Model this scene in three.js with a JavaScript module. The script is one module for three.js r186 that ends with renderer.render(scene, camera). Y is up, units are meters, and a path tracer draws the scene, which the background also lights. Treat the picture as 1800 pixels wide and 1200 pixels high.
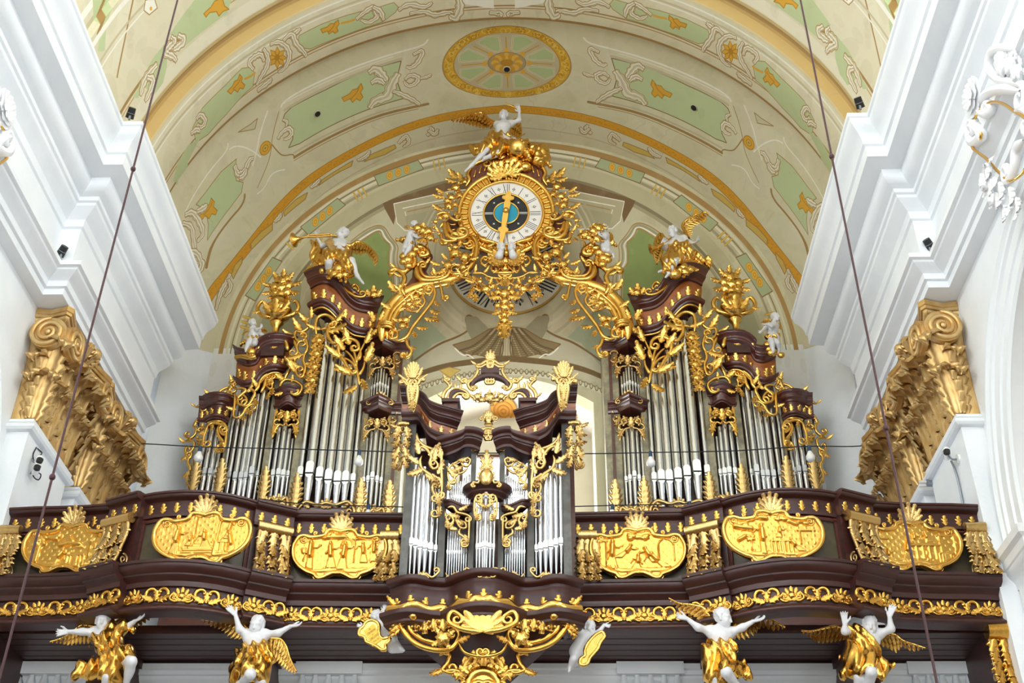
import * as THREE from 'three';
import { mergeGeometries, mergeVertices, toCreasedNormals } from 'three/addons/utils/BufferGeometryUtils.js';
import { RectAreaLightUniformsLib } from 'three/addons/lights/RectAreaLightUniformsLib.js';

// ---------- camera, sky, exposure ----------
const D2R = Math.PI / 180, TAU = Math.PI * 2, V3 = THREE.Vector3;
const v = (x, y, z) => new V3(x, y, z);
const scene = new THREE.Scene();
const FOCAL = 2103.1;                                   // in pixels of the 1800 x 1200 frame
const camera = new THREE.PerspectiveCamera(2 * Math.atan(600 / FOCAL) / D2R, 1.5, 0.1, 200);
camera.rotation.order = 'YXZ';
camera.rotation.set(35.312 * D2R, 1.811 * D2R, 0.649 * D2R);
camera.position.set(0.8, 1.6, 0);
camera.updateMatrixWorld();
scene.add(camera);
scene.background = new THREE.Color().setRGB(0.75, 0.85, 1.0);
const renderer = new THREE.WebGLRenderer({ antialias: true });
renderer.toneMapping = THREE.LinearToneMapping;
renderer.toneMappingExposure = 1.88;
renderer.shadowMap.enabled = true;
RectAreaLightUniformsLib.init();
const LIGHT_SIDE = 0.8, LIGHT_EAST = 4.2, LIGHT_WEST = 6, LIGHT_LUNETTE = 13;
const DAY = new THREE.Color().setRGB(0.90, 0.96, 1.0);
const DAYW = new THREE.Color().setRGB(1.0, 0.97, 0.92);
const WARM = new THREE.Color().setRGB(1.0, 0.93, 0.80);
function windowLight(color, power, w, h, pos, look) {
  const l = new THREE.RectAreaLight(color, power, w, h);
  l.position.copy(pos); l.lookAt(look); scene.add(l); return l;
}
// daylight of the tall nave windows (their panes are built with the walls below)
const SIDE_WIN = [-7.0, -1.5, 4.0, 9.5, 15.0];         // z of the windows in both nave walls
for (const z of SIDE_WIN) for (const s of [-1, 1])
  windowLight(DAY, LIGHT_SIDE, 2.4, 5.0, v(s * 7.24, 8.2, z), v(0, 8.2, z));
// lunette windows above the cornice, in the nave vault
const LUN = [-6.2, -1.0, 4.2, 9.4, 14.6];
for (const z of LUN) for (const s of [-1, 1]) windowLight(DAY, LIGHT_LUNETTE, 3.0, 1.9, v(s * 6.14, 18.2, z), v(0, 17.0, z));
windowLight(DAY, LIGHT_EAST, 7.0, 10.0, v(0, 8.5, 21.9), v(0, 8.5, 0));
windowLight(DAY, LIGHT_WEST, 2.0, 3.3, v(0, 13.2, -22.95), v(0, 13.2, 0));

// ---------- seeded random, pixel rays ----------
let seed = 7;
const rnd = () => { seed = (seed * 1664525 + 1013904223) >>> 0; return seed / 4294967296; };
const rr = (a, b) => a + (b - a) * rnd();
const ray = (px, py) => v((px - 900) / FOCAL, -(py - 600) / FOCAL, -1).applyQuaternion(camera.quaternion);
const CP = camera.position;
function P(px, py, Z) { const d = ray(px, py), t = Z / -d.z; return v(CP.x + d.x * t, CP.y + d.y * t, -Z); }
function PX(px, py, X) { const d = ray(px, py), t = (X - CP.x) / d.x; return v(X, CP.y + d.y * t, d.z * t); }
function PY(px, py, Y) { const d = ray(px, py), t = (Y - CP.y) / d.y; return v(CP.x + d.x * t, Y, d.z * t); }

// ---------- objects ----------
const used = {};
function numbered(n) { const k = used[n] = (used[n] ?? -1) + 1; return k ? n + '_' + String(k).padStart(3, '0') : n; }
function shade(m) { m.castShadow = true; m.receiveShadow = true; return m; }
function thing(name, label, category, pos = v(0, 0, 0), group) {
  const g = new THREE.Group(); g.name = numbered(name); g.position.copy(pos);
  g.userData = { label, category }; if (group) g.userData.group = group;
  scene.add(g); return g;
}
// a part: geometry given in WORLD coordinates, moved into the frame of its thing
function org(o) { const p = v(0, 0, 0); while (o && o !== scene) { p.add(o.position); o = o.parent; } return p; }
function part(name, geo, mat, parent, label) {
  if (Array.isArray(geo)) geo = join(geo);
  const m = shade(new THREE.Mesh(geo, mat)); m.name = name; if (label) m.userData.label = label;
  const o = org(parent); geo.translate(-o.x, -o.y, -o.z); parent.add(m); return m;
}
function structure(name, geo, mat) {
  if (Array.isArray(geo)) geo = join(geo);
  const m = shade(new THREE.Mesh(geo, mat)); m.name = numbered(name); m.userData.kind = 'structure'; scene.add(m); return m;
}
function join(list) {
  const l = list.filter(Boolean).map(g => {
    g = g.index ? g.toNonIndexed() : g;
    for (const k of Object.keys(g.attributes)) if (!['position', 'normal', 'uv'].includes(k)) g.deleteAttribute(k);
    if (!g.attributes.normal) g.computeVertexNormals();
    if (!g.attributes.uv) g.setAttribute('uv', new THREE.BufferAttribute(new Float32Array(g.attributes.position.count * 2), 2));
    return g;
  });
  return l.length === 1 ? l[0] : mergeGeometries(l);
}
function flipGeo(g) {                                     // mirror image across x = 0
  g = g.index ? g.toNonIndexed() : g.clone();
  const p = g.attributes.position, n = g.attributes.normal, u = g.attributes.uv;
  for (let i = 0; i < p.count; i++) { p.setX(i, -p.getX(i)); n.setX(i, -n.getX(i)); }
  for (const a of [p, n, u]) if (a) for (let i = 0; i < a.count; i += 3) {
    const s = a.itemSize, b = a.array;
    for (let k = 0; k < s; k++) { const t = b[(i + 1) * s + k]; b[(i + 1) * s + k] = b[(i + 2) * s + k]; b[(i + 2) * s + k] = t; }
  }
  return g;
}
function mirrored(root, label) {                          // a copy of a thing on the other side of the nave
  const cp = o => {
    const c = o.isMesh ? shade(new THREE.Mesh(flipGeo(o.geometry), o.material)) : new THREE.Group();
    c.name = o.name; c.userData = { ...o.userData }; c.position.set(-o.position.x, o.position.y, o.position.z);
    for (const k of o.children) c.add(cp(k));
    return c;
  };
  const r = cp(root); r.name = numbered(root.name.replace(/_\d\d\d$/, '')); if (label) r.userData.label = label;
  scene.add(r); return r;
}

// ---------- geometry ----------
function box(x0, x1, y0, y1, z0, z1) { const g = new THREE.BoxGeometry(x1 - x0, y1 - y0, z1 - z0); g.translate((x0 + x1) / 2, (y0 + y1) / 2, (z0 + z1) / 2); boxUV(g); return g; }
function boxUV(g) {
  const p = g.attributes.position, n = g.attributes.normal, u = g.attributes.uv;
  for (let i = 0; i < p.count; i++) {
    const ax = Math.abs(n.getX(i)), ay = Math.abs(n.getY(i)), az = Math.abs(n.getZ(i));
    if (ay > ax && ay > az) u.setXY(i, p.getX(i), p.getZ(i)); else if (ax > az) u.setXY(i, p.getZ(i), p.getY(i)); else u.setXY(i, p.getX(i), p.getY(i));
  }
}
// sweep a closed profile [[out, up], ...] along a path of points; out is to the right of travel seen from above (side = 1)
function sweep(path, prof, side = 1, crease = 0.55, caps = true) {
  const n = path.length, m = prof.length, pos = [], uv = [], rings = []; let len = 0;
  for (let i = 0; i < n; i++) {
    const a = path[Math.max(i - 1, 0)], b = path[i], c = path[Math.min(i + 1, n - 1)];
    const t1 = v(b.x - a.x, 0, b.z - a.z), t2 = v(c.x - b.x, 0, c.z - b.z);
    if (t1.lengthSq() < 1e-12) t1.copy(t2); if (t2.lengthSq() < 1e-12) t2.copy(t1);
    t1.normalize(); t2.normalize();
    const n1 = v(-t1.z, 0, t1.x).multiplyScalar(side), n2 = v(-t2.z, 0, t2.x).multiplyScalar(side);
    const nn = n1.clone().add(n2); if (nn.lengthSq() < 1e-6) nn.copy(n1); nn.normalize();
    nn.multiplyScalar(1 / Math.max(0.35, nn.dot(n1)));
    if (i) len += b.distanceTo(a);
    rings.push({ l: len, p: prof.map(q => v(b.x + nn.x * q[0], b.y + q[1], b.z + nn.z * q[0])) });
  }
  const tri = (a, b, c, ua, ub, uc) => { pos.push(a.x, a.y, a.z, b.x, b.y, b.z, c.x, c.y, c.z); uv.push(...ua, ...ub, ...uc); };
  const pl = [0]; for (let j = 1; j <= m; j++) pl[j] = pl[j - 1] + Math.hypot(prof[j % m][0] - prof[j - 1][0], prof[j % m][1] - prof[j - 1][1]);
  let area = 0; for (let j = 0; j < m; j++) area += prof[j][0] * prof[(j + 1) % m][1] - prof[(j + 1) % m][0] * prof[j][1];
  const fl = (area > 0) === (side > 0);
  for (let i = 0; i < n - 1; i++) for (let j = 0; j < m; j++) {
    const k = (j + 1) % m, A = rings[i].p[j], B = rings[i].p[k], C = rings[i + 1].p[k], Dd = rings[i + 1].p[j];
    const ua = [rings[i].l, pl[j]], ub = [rings[i].l, pl[j + 1]], uc = [rings[i + 1].l, pl[j + 1]], ud = [rings[i + 1].l, pl[j]];
    if (fl) { tri(A, B, C, ua, ub, uc); tri(A, C, Dd, ua, uc, ud); } else { tri(A, C, B, ua, uc, ub); tri(A, Dd, C, ua, ud, uc); }
  }
  if (caps) {
    const faces = THREE.ShapeUtils.triangulateShape(prof.map(q => new THREE.Vector2(q[0], q[1])), []);
    for (const [e, f] of [[0, !fl], [n - 1, fl]]) for (const [a, b, c] of faces) {
      const q = rings[e].p, w = area > 0 ? f : !f, U = k => prof[k];
      if (w) tri(q[a], q[b], q[c], U(a), U(b), U(c)); else tri(q[a], q[c], q[b], U(a), U(c), U(b));
    }
  }
  let g = new THREE.BufferGeometry();
  g.setAttribute('position', new THREE.Float32BufferAttribute(pos, 3)); g.setAttribute('uv', new THREE.Float32BufferAttribute(uv, 2));
  g.computeVertexNormals();
  return crease > 0 ? toCreasedNormals(g, crease) : g;
}
// close a moulding profile at the wall: list of [out, up] from bottom to top
const prof = (l, back = -0.06) => [...l, [back, l[l.length - 1][1]], [back, l[0][1]]];
// quarter-round helpers for profiles
function cyma(o0, y0, o1, y1, n = 5) { const r = []; for (let i = 1; i <= n; i++) { const t = i / n, s = t - Math.sin(TAU * t) / TAU * 0.9; r.push([o0 + (o1 - o0) * s, y0 + (y1 - y0) * t]); } return r; }
function round_(o0, y0, o1, y1, n = 4) { const r = []; for (let i = 1; i <= n; i++) { const a = i / n * Math.PI / 2; r.push([o0 + (o1 - o0) * Math.sin(a), y0 + (y1 - y0) * (1 - Math.cos(a))]); } return r; }
function torus_(o, y0, y1, b, n = 5) { const r = []; for (let i = 0; i <= n; i++) { const a = i / n * Math.PI; r.push([o + Math.sin(a) * b, y0 + (y1 - y0) * (1 - Math.cos(a)) / 2]); } return r; }

// tube of varying radius through points (open, closed by its tapering ends); flat < 1 squashes it across "up"
const _curve = pts => pts.length > 2 ? new THREE.CatmullRomCurve3(pts, false, 'centripetal') : new THREE.LineCurve3(pts[0], pts[1]);
function tube(pts, rad, { seg = 0, radial = 7, ridge = 0, closed = false } = {}) {
  const c = closed ? new THREE.CatmullRomCurve3(pts, true, 'centripetal') : _curve(pts), n = seg || Math.min(60, Math.max(6, (pts.length - 1) * 5));
  const f = c.computeFrenetFrames(n, closed), pos = [], idx = [], uv = [], R = typeof rad === 'function' ? rad : () => rad, L = c.getLength();
  for (let i = 0; i <= n; i++) {
    const q = c.getPointAt(i / n), r = R(i / n);
    for (let j = 0; j <= radial; j++) {
      const a = j / radial * TAU, k = r * (1 + ridge * Math.cos(3 * a)), s = Math.sin(a) * k, co = Math.cos(a) * k, N = f.normals[i], B = f.binormals[i];
      pos.push(q.x + N.x * co + B.x * s, q.y + N.y * co + B.y * s, q.z + N.z * co + B.z * s); uv.push(i / n * L, j / radial * r * 6);
    }
  }
  for (let i = 0; i < n; i++) for (let j = 0; j < radial; j++) { const a = i * (radial + 1) + j, b = a + radial + 1; idx.push(a, b, a + 1, b, b + 1, a + 1); }
  const g = new THREE.BufferGeometry();
  g.setAttribute('position', new THREE.Float32BufferAttribute(pos, 3)); g.setAttribute('uv', new THREE.Float32BufferAttribute(uv, 2)); g.setIndex(idx); g.computeVertexNormals();
  return g;
}
const taper = (r0, r1, e = 0.12) => t => (r0 + (r1 - r0) * t) * Math.sqrt(Math.min(1, Math.min(t, 1 - t) / e + 0.02));
const belly = (r, e = 0.25) => t => r * (e + (1 - e) * Math.sin(Math.PI * t));
// grid surface from f(u, v) -> Vector3, u, v in 0..1
function grid(f, nu, nv, closed = false) {
  const pos = [], uv = [], idx = [];
  for (let i = 0; i <= nu; i++) for (let j = 0; j <= nv; j++) { const q = f(i / nu, j / nv); pos.push(q.x, q.y, q.z); uv.push(q.u ?? i / nu, q.w ?? j / nv); }
  for (let i = 0; i < nu; i++) for (let j = 0; j < nv; j++) { const a = i * (nv + 1) + j, b = a + nv + 1; idx.push(a, b, a + 1, b, b + 1, a + 1); }
  const g = new THREE.BufferGeometry();
  g.setAttribute('position', new THREE.Float32BufferAttribute(pos, 3)); g.setAttribute('uv', new THREE.Float32BufferAttribute(uv, 2)); g.setIndex(idx); g.computeVertexNormals();
  return g;
}
// the same, leaving out every cell with a corner that f gives as NaN
function gridCut(f, nu, nv) { const g = grid(f, nu, nv), p = g.attributes.position, ix = Array.from(g.index.array), keep = []; for (let i = 0; i < ix.length; i += 3) if ([0, 1, 2].every(k => !isNaN(p.getX(ix[i + k]) + p.getZ(ix[i + k])))) keep.push(ix[i], ix[i + 1], ix[i + 2]); g.setIndex(keep); const q = g.toNonIndexed(); q.computeVertexNormals(); return toCreasedNormals(q, 1.2); }
// acanthus leaf: grows along +y from the origin, faces +z, tip curls to +z (curl in metres); lens-shaped, closed
function leafGeo(L, W, curl = 0.2, lobes = 4, nu = 6, nv = 20, thick = 0.1) {
  const q = (u, w, back) => {
    const s = u * 2 - 1, as = Math.abs(s), ph = (w * lobes) % 1, saw = ph < 0.7 ? ph / 0.7 : (1 - ph) / 0.3, lob = 0.45 + 0.55 * saw;
    const env = Math.pow(Math.max(0, Math.sin(Math.PI * Math.pow(0.08 + w * 0.9, 0.8))), 0.75), hw = W * 0.5 * env * (1 - as + as * lob) / 1;
    const y = L * w + as * as * W * 0.22 * env * saw, tipc = w > 0.8 ? (w - 0.8) * 5 : 0;
    const z = curl * w * w * (1 + 0.3 * tipc) + W * 0.5 * env * (0.12 * Math.cos(s * 9.4) - 0.3 * as * as + 0.1 * as * saw) - tipc * tipc * 0.12 * L * curl * 3 + (back ? -thick * W * env * (1 - as * 0.9) : 0);
    return v(s * hw, y - tipc * tipc * 0.05 * L, z);
  };
  const a = grid((u, w) => q(1 - u, w, false), nu, nv), b = grid((u, w) => q(u, w, true), nu, nv);
  return join([a, b]);
}
// turn a leaf so that it starts at p, grows along dir and faces face
function put(g, p, dir, face = v(0, 0, 1), s = 1) {
  const y = dir.clone().normalize(), x = y.clone().cross(face).normalize(), z = x.clone().cross(y);
  const m = new THREE.Matrix4().makeBasis(x.multiplyScalar(s), y.multiplyScalar(s), z.multiplyScalar(s)); m.setPosition(p);
  const c = g.clone(); c.applyMatrix4(m); return c;
}
function ball(p, rx, ry = rx, rz = rx, nu = 12, nv = 8) { const g = new THREE.SphereGeometry(1, nu, nv); g.scale(rx, ry, rz); g.translate(p.x, p.y, p.z); return g; }
// a carved rose: petals spiral round a bud
function roseGeo(r) {
  const g = new THREE.SphereGeometry(1, 16, 10), p = g.attributes.position;
  for (let i = 0; i < p.count; i++) {
    const q = v(p.getX(i), p.getY(i), p.getZ(i)), th = Math.atan2(q.y, q.x), ph = Math.acos(Math.max(-1, Math.min(1, q.z)));
    const k = 1 + 0.17 * Math.sin(5 * th + 3 * ph) * Math.sin(ph) + 0.12 * Math.sin(ph * 9 + th);
    q.multiplyScalar(r * k); q.z *= 0.62; p.setXYZ(i, q.x, q.y, q.z);
  }
  g.computeVertexNormals(); return g;
}
// naive surface nets: mesh f(x,y,z) < 0 inside the box
function nets(f, lo, hi, cell) {
  const nx = Math.ceil((hi[0] - lo[0]) / cell) + 1, ny = Math.ceil((hi[1] - lo[1]) / cell) + 1, nz = Math.ceil((hi[2] - lo[2]) / cell) + 1;
  const d = new Float32Array(nx * ny * nz), at = (i, j, k) => i + nx * (j + ny * k);
  for (let k = 0; k < nz; k++) for (let j = 0; j < ny; j++) for (let i = 0; i < nx; i++) d[at(i, j, k)] = f(lo[0] + i * cell, lo[1] + j * cell, lo[2] + k * cell);
  const id = new Int32Array(nx * ny * nz).fill(-1), pos = [], idx = [];
  for (let k = 0; k < nz - 1; k++) for (let j = 0; j < ny - 1; j++) for (let i = 0; i < nx - 1; i++) {
    let m = 0; const c = [];
    for (let q = 0; q < 8; q++) { const w = d[at(i + (q & 1), j + (q >> 1 & 1), k + (q >> 2))]; c.push(w); if (w < 0) m |= 1 << q; }
    if (m === 0 || m === 255) continue;
    let sx = 0, sy = 0, sz = 0, n = 0;
    for (let a = 0; a < 8; a++) for (const bit of [1, 2, 4]) {
      const b = a | bit; if (b === a) continue; if ((c[a] < 0) === (c[b] < 0)) continue;
      const t = c[a] / (c[a] - c[b]);
      sx += (a & 1) + (bit === 1 ? t : 0); sy += (a >> 1 & 1) + (bit === 2 ? t : 0); sz += (a >> 2) + (bit === 4 ? t : 0); n++;
    }
    id[at(i, j, k)] = pos.length / 3; pos.push(lo[0] + (i + sx / n) * cell, lo[1] + (j + sy / n) * cell, lo[2] + (k + sz / n) * cell);
  }
  const quad = (a, b, c, e, flip) => { if (a < 0 || b < 0 || c < 0 || e < 0) return; if (flip) idx.push(a, c, b, a, e, c); else idx.push(a, b, c, a, c, e); };
  for (let k = 1; k < nz - 1; k++) for (let j = 1; j < ny - 1; j++) for (let i = 1; i < nx - 1; i++) {
    const s = d[at(i, j, k)] < 0;
    if (s !== d[at(i + 1, j, k)] < 0) quad(id[at(i, j - 1, k - 1)], id[at(i, j, k - 1)], id[at(i, j, k)], id[at(i, j - 1, k)], !s);
    if (s !== d[at(i, j + 1, k)] < 0) quad(id[at(i - 1, j, k - 1)], id[at(i - 1, j, k)], id[at(i, j, k)], id[at(i, j, k - 1)], !s);
    if (s !== d[at(i, j, k + 1)] < 0) quad(id[at(i - 1, j - 1, k)], id[at(i, j - 1, k)], id[at(i, j, k)], id[at(i - 1, j, k)], !s);
  }
  const g = new THREE.BufferGeometry(); g.setAttribute('position', new THREE.Float32BufferAttribute(pos, 3)); g.setIndex(idx); g.computeVertexNormals(); return g;
}

// ---------- textures and materials ----------
function canvas(w, h) { const c = document.createElement('canvas'); c.width = w; c.height = h; return [c, c.getContext('2d')]; }
function noise2(n, oct, sd) {                             // tileable value noise in 0..1
  const out = new Float32Array(n * n); let amp = 1, tot = 0, s0 = sd;
  const r = () => { s0 = (s0 * 1664525 + 1013904223) >>> 0; return s0 / 4294967296; };
  for (const f of oct) {
    const t = new Float32Array(f * f).map(() => r());
    for (let y = 0; y < n; y++) for (let x = 0; x < n; x++) {
      const fx = x / n * f, fy = y / n * f, x0 = fx | 0, y0 = fy | 0, ax = fx - x0, ay = fy - y0, sx = ax * ax * (3 - 2 * ax), sy = ay * ay * (3 - 2 * ay), x1 = (x0 + 1) % f, y1 = (y0 + 1) % f;
      out[y * n + x] += amp * ((t[y0 * f + x0] * (1 - sx) + t[y0 * f + x1] * sx) * (1 - sy) + (t[y1 * f + x0] * (1 - sx) + t[y1 * f + x1] * sx) * sy);
    }
    tot += amp; amp *= 0.6;
  }
  for (let i = 0; i < out.length; i++) out[i] /= tot; return out;
}
function dataTex(n, fn, rep, srgb = true) {
  const d = new Uint8Array(n * n * 4);
  for (let i = 0; i < n * n; i++) { const c = fn(i % n, (i / n) | 0, i); d[i * 4] = c[0]; d[i * 4 + 1] = c[1]; d[i * 4 + 2] = c[2]; d[i * 4 + 3] = 255; }
  const t = new THREE.DataTexture(d, n, n); t.wrapS = t.wrapT = THREE.RepeatWrapping; t.repeat.set(rep, rep); t.magFilter = THREE.LinearFilter; t.minFilter = THREE.LinearMipmapLinearFilter; t.generateMipmaps = true;
  if (srgb) t.colorSpace = THREE.SRGBColorSpace; t.needsUpdate = true; return t;
}
const NA = noise2(256, [4, 8, 16, 32, 64, 128], 11), NB = noise2(256, [3, 6, 12, 24, 96], 29), NC = noise2(256, [24, 48, 96, 128], 5);
const mixc = (a, b, t) => a.map((x, i) => x + (b[i] - x) * t);
const cl = x => Math.max(0, Math.min(1, x));
const std = o => new THREE.MeshPhysicalMaterial(o);
const M = {};
const noiseTex = dataTex(256, (x, y, i) => { const k = NA[i] * 255; return [k, k, k]; }, 2, false);
const fineTex = dataTex(256, (x, y, i) => { const k = NC[i] * 255; return [k, k, k]; }, 6, false);
M.plaster = std({ map: dataTex(256, (x, y, i) => mixc([232, 236, 240], [244, 246, 247], cl(NA[i] * 1.6 - 0.3)), 0.3), roughness: 0.75, bumpMap: noiseTex, bumpScale: 0.004 });
M.stucco = std({ color: 0xf2f3f6, roughness: 0.55 });
M.beige = std({ map: dataTex(256, (x, y, i) => mixc([214, 203, 186], [226, 217, 202], NA[i]), 0.3), roughness: 0.8 });
M.cream = std({ map: dataTex(256, (x, y, i) => mixc([196, 190, 166], [216, 208, 184], cl(NA[i] * 1.8 - 0.4)), 0.25), roughness: 0.85 });
M.floor = std({ map: dataTex(256, (x, y, i) => mixc([112, 100, 88], [140, 128, 114], NA[i]), 0.2), roughness: 0.5 });
M.gold = std({ color: new THREE.Color().setRGB(0.80, 0.48, 0.12), metalness: 1, roughness: 0.2, bumpMap: noiseTex, bumpScale: 0.004 });
M.goldPale = std({ color: new THREE.Color().setRGB(0.64, 0.43, 0.17), metalness: 1, roughness: 0.27, bumpMap: noiseTex, bumpScale: 0.004 });
M.goldDeep = std({ color: new THREE.Color().setRGB(0.76, 0.43, 0.09), metalness: 1, roughness: 0.22, bumpMap: noiseTex, bumpScale: 0.004 });
M.goldRelief = std({ color: new THREE.Color().setRGB(0.80, 0.48, 0.11), metalness: 1, roughness: 0.34, bumpMap: noiseTex, bumpScale: 0.006 });
M.goldOld = std({ map: dataTex(256, (x, y, i) => mixc([206, 166, 104], [226, 196, 140], cl(NA[i] * 2 - 0.5)), 1.5), metalness: 0.75, roughness: 0.45 });
M.tin = std({ color: new THREE.Color().setRGB(0.64, 0.65, 0.675), metalness: 1, roughness: 0.21, bumpMap: noiseTex, bumpScale: 0.0006 });
M.tinLip = std({ color: new THREE.Color().setRGB(0.72, 0.73, 0.75), metalness: 1, roughness: 0.34 });
M.wood = std({ map: dataTex(256, (x, y, i) => { const g = NB[((y * 5) % 256) * 256 + (x >> 2)]; return mixc([58, 25, 20], [92, 42, 33], cl(g * 1.5 - 0.2)); }, 1), roughness: 0.32, clearcoat: 0.6, clearcoatRoughness: 0.18 });
M.woodDark = std({ map: dataTex(256, (x, y, i) => { const g = NB[((y * 5) % 256) * 256 + (x >> 2)]; return mixc([42, 17, 14], [68, 29, 24], cl(g * 1.5 - 0.2)); }, 1), roughness: 0.5, clearcoat: 0.22, clearcoatRoughness: 0.25 });
M.walnut = std({ map: dataTex(256, (x, y, i) => { const g = NB[((y * 3) % 256) * 256 + (x >> 1)]; return mixc([118, 58, 22], [166, 92, 40], cl(g * 1.7 - 0.3)); }, 1), roughness: 0.3, clearcoat: 0.6, clearcoatRoughness: 0.15 });
M.marble = std({ map: dataTex(256, (x, y, i) => { const k = Math.abs(NA[i] - 0.5) * 6; return mixc(mixc([164, 154, 124], [128, 122, 100], cl(k)), [104, 98, 82], cl(NB[i] * 3 - 1.8)); }, 0.8), roughness: 0.4 });
M.marbleDark = std({ map: dataTex(256, (x, y, i) => { const k = Math.abs(NA[i] - 0.5) * 6; return mixc(mixc([98, 96, 92], [78, 76, 72], cl(k)), [60, 56, 52], cl(NB[i] * 3 - 1.7)); }, 0.8), roughness: 0.35 });
M.panel = std({ map: dataTex(256, (x, y, i) => { const k = Math.abs(NA[i] - 0.5) * 6; return mixc(mixc([86, 78, 58], [70, 64, 50], cl(k)), [104, 98, 82], cl(NB[i] * 3 - 2.0)); }, 0.8), roughness: 0.35 });
M.statue = std({ map: dataTex(256, (x, y, i) => mixc([206, 206, 210], [228, 228, 230], NA[i]), 2), roughness: 0.38 });
M.redwood = std({ map: dataTex(256, (x, y, i) => mixc([86, 34, 18], [128, 58, 34], cl(NA[i] * 2 - 0.5)), 1.5), roughness: 0.35, clearcoat: 0.5, clearcoatRoughness: 0.2 });
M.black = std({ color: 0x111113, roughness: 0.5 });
M.grey = std({ color: 0x8e949b, roughness: 0.4, metalness: 0.6 });
M.cable = std({ color: 0x3a1014, roughness: 0.6 });
M.wire = std({ color: 0x1d2026, roughness: 0.7 });
M.bulb = std({ color: 0xf4f4f2, roughness: 0.15, clearcoat: 1 });
M.socket = std({ color: 0x27405c, roughness: 0.5 });
// ---------- the church: floor, walls, vault ----------
const WZ = 21.6, VC = 16.1;                               // west wall distance, centre height of the vault
const sm = (a, b, x) => { const t = cl((x - a) / (b - a)); return t; };
function vaultR(Z) { return Z < 13.4 ? 7.1 : Z < 15.85 ? 6.97 : Z < 16.2 ? 7.03 : Z < 17.7 ? 6.87 : Z < 20.4 ? 7.1 : 7.1 - 0.6 * sm(20.4, WZ, Z); }
const vaultC = Z => VC + (Z > 20.4 ? 0.55 * sm(20.4, WZ, Z) : 0);
function PV(px, py) {                                     // pixel to the vault surface: [angle from the crown, Z]
  const d = ray(px, py); let t = 12, s = 0.5;
  const f = t => { const Z = -d.z * t, X = CP.x + d.x * t, Y = CP.y + d.y * t - vaultC(Z); return (Y < 0 ? Math.abs(X) : Math.hypot(X, Y)) - vaultR(Z); };
  while (f(t) < 0 && t < 60) t += 0.02;
  return [Math.atan2(CP.x + d.x * t, CP.y + d.y * t - vaultC(-d.z * t)), -d.z * t];
}
structure('floor', box(-12, 12, -0.4, 0, -24, 23), M.floor);

// --- frescoed vault: one half painted, the other its mirror image ---
const FW = 2048, FH = 2048, FZ0 = 9, FZ1 = WZ;
const COL = { base: '#ddd5b4', pale: '#e9e2c8', green: '#c3cf9e', greenD: '#b3c08c', gold: '#e0aa3c', goldD: '#b98524', brown: '#a8844e', brownD: '#84643c', white: '#f5f1e4', taupe: '#cbc09e', ochre: '#d8b85e' };
function mottle(ctx, w, h, n, cols, a, r0, r1) { for (let i = 0; i < n; i++) { ctx.globalAlpha = a * rnd(); ctx.fillStyle = cols[(rnd() * cols.length) | 0]; ctx.beginPath(); ctx.ellipse(rnd() * w, rnd() * h, rr(r0, r1), rr(r0, r1) * 0.6, rr(0, 3), 0, TAU); ctx.fill(); } ctx.globalAlpha = 1; }
function spline(ctx, p) { ctx.beginPath(); ctx.moveTo(p[0][0], p[0][1]); for (let i = 1; i < p.length - 1; i++) { const a = p[i], b = p[i + 1]; ctx.quadraticCurveTo(a[0], a[1], (a[0] + b[0]) / 2, (a[1] + b[1]) / 2); } const e = p[p.length - 1]; ctx.lineTo(e[0], e[1]); }
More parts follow.
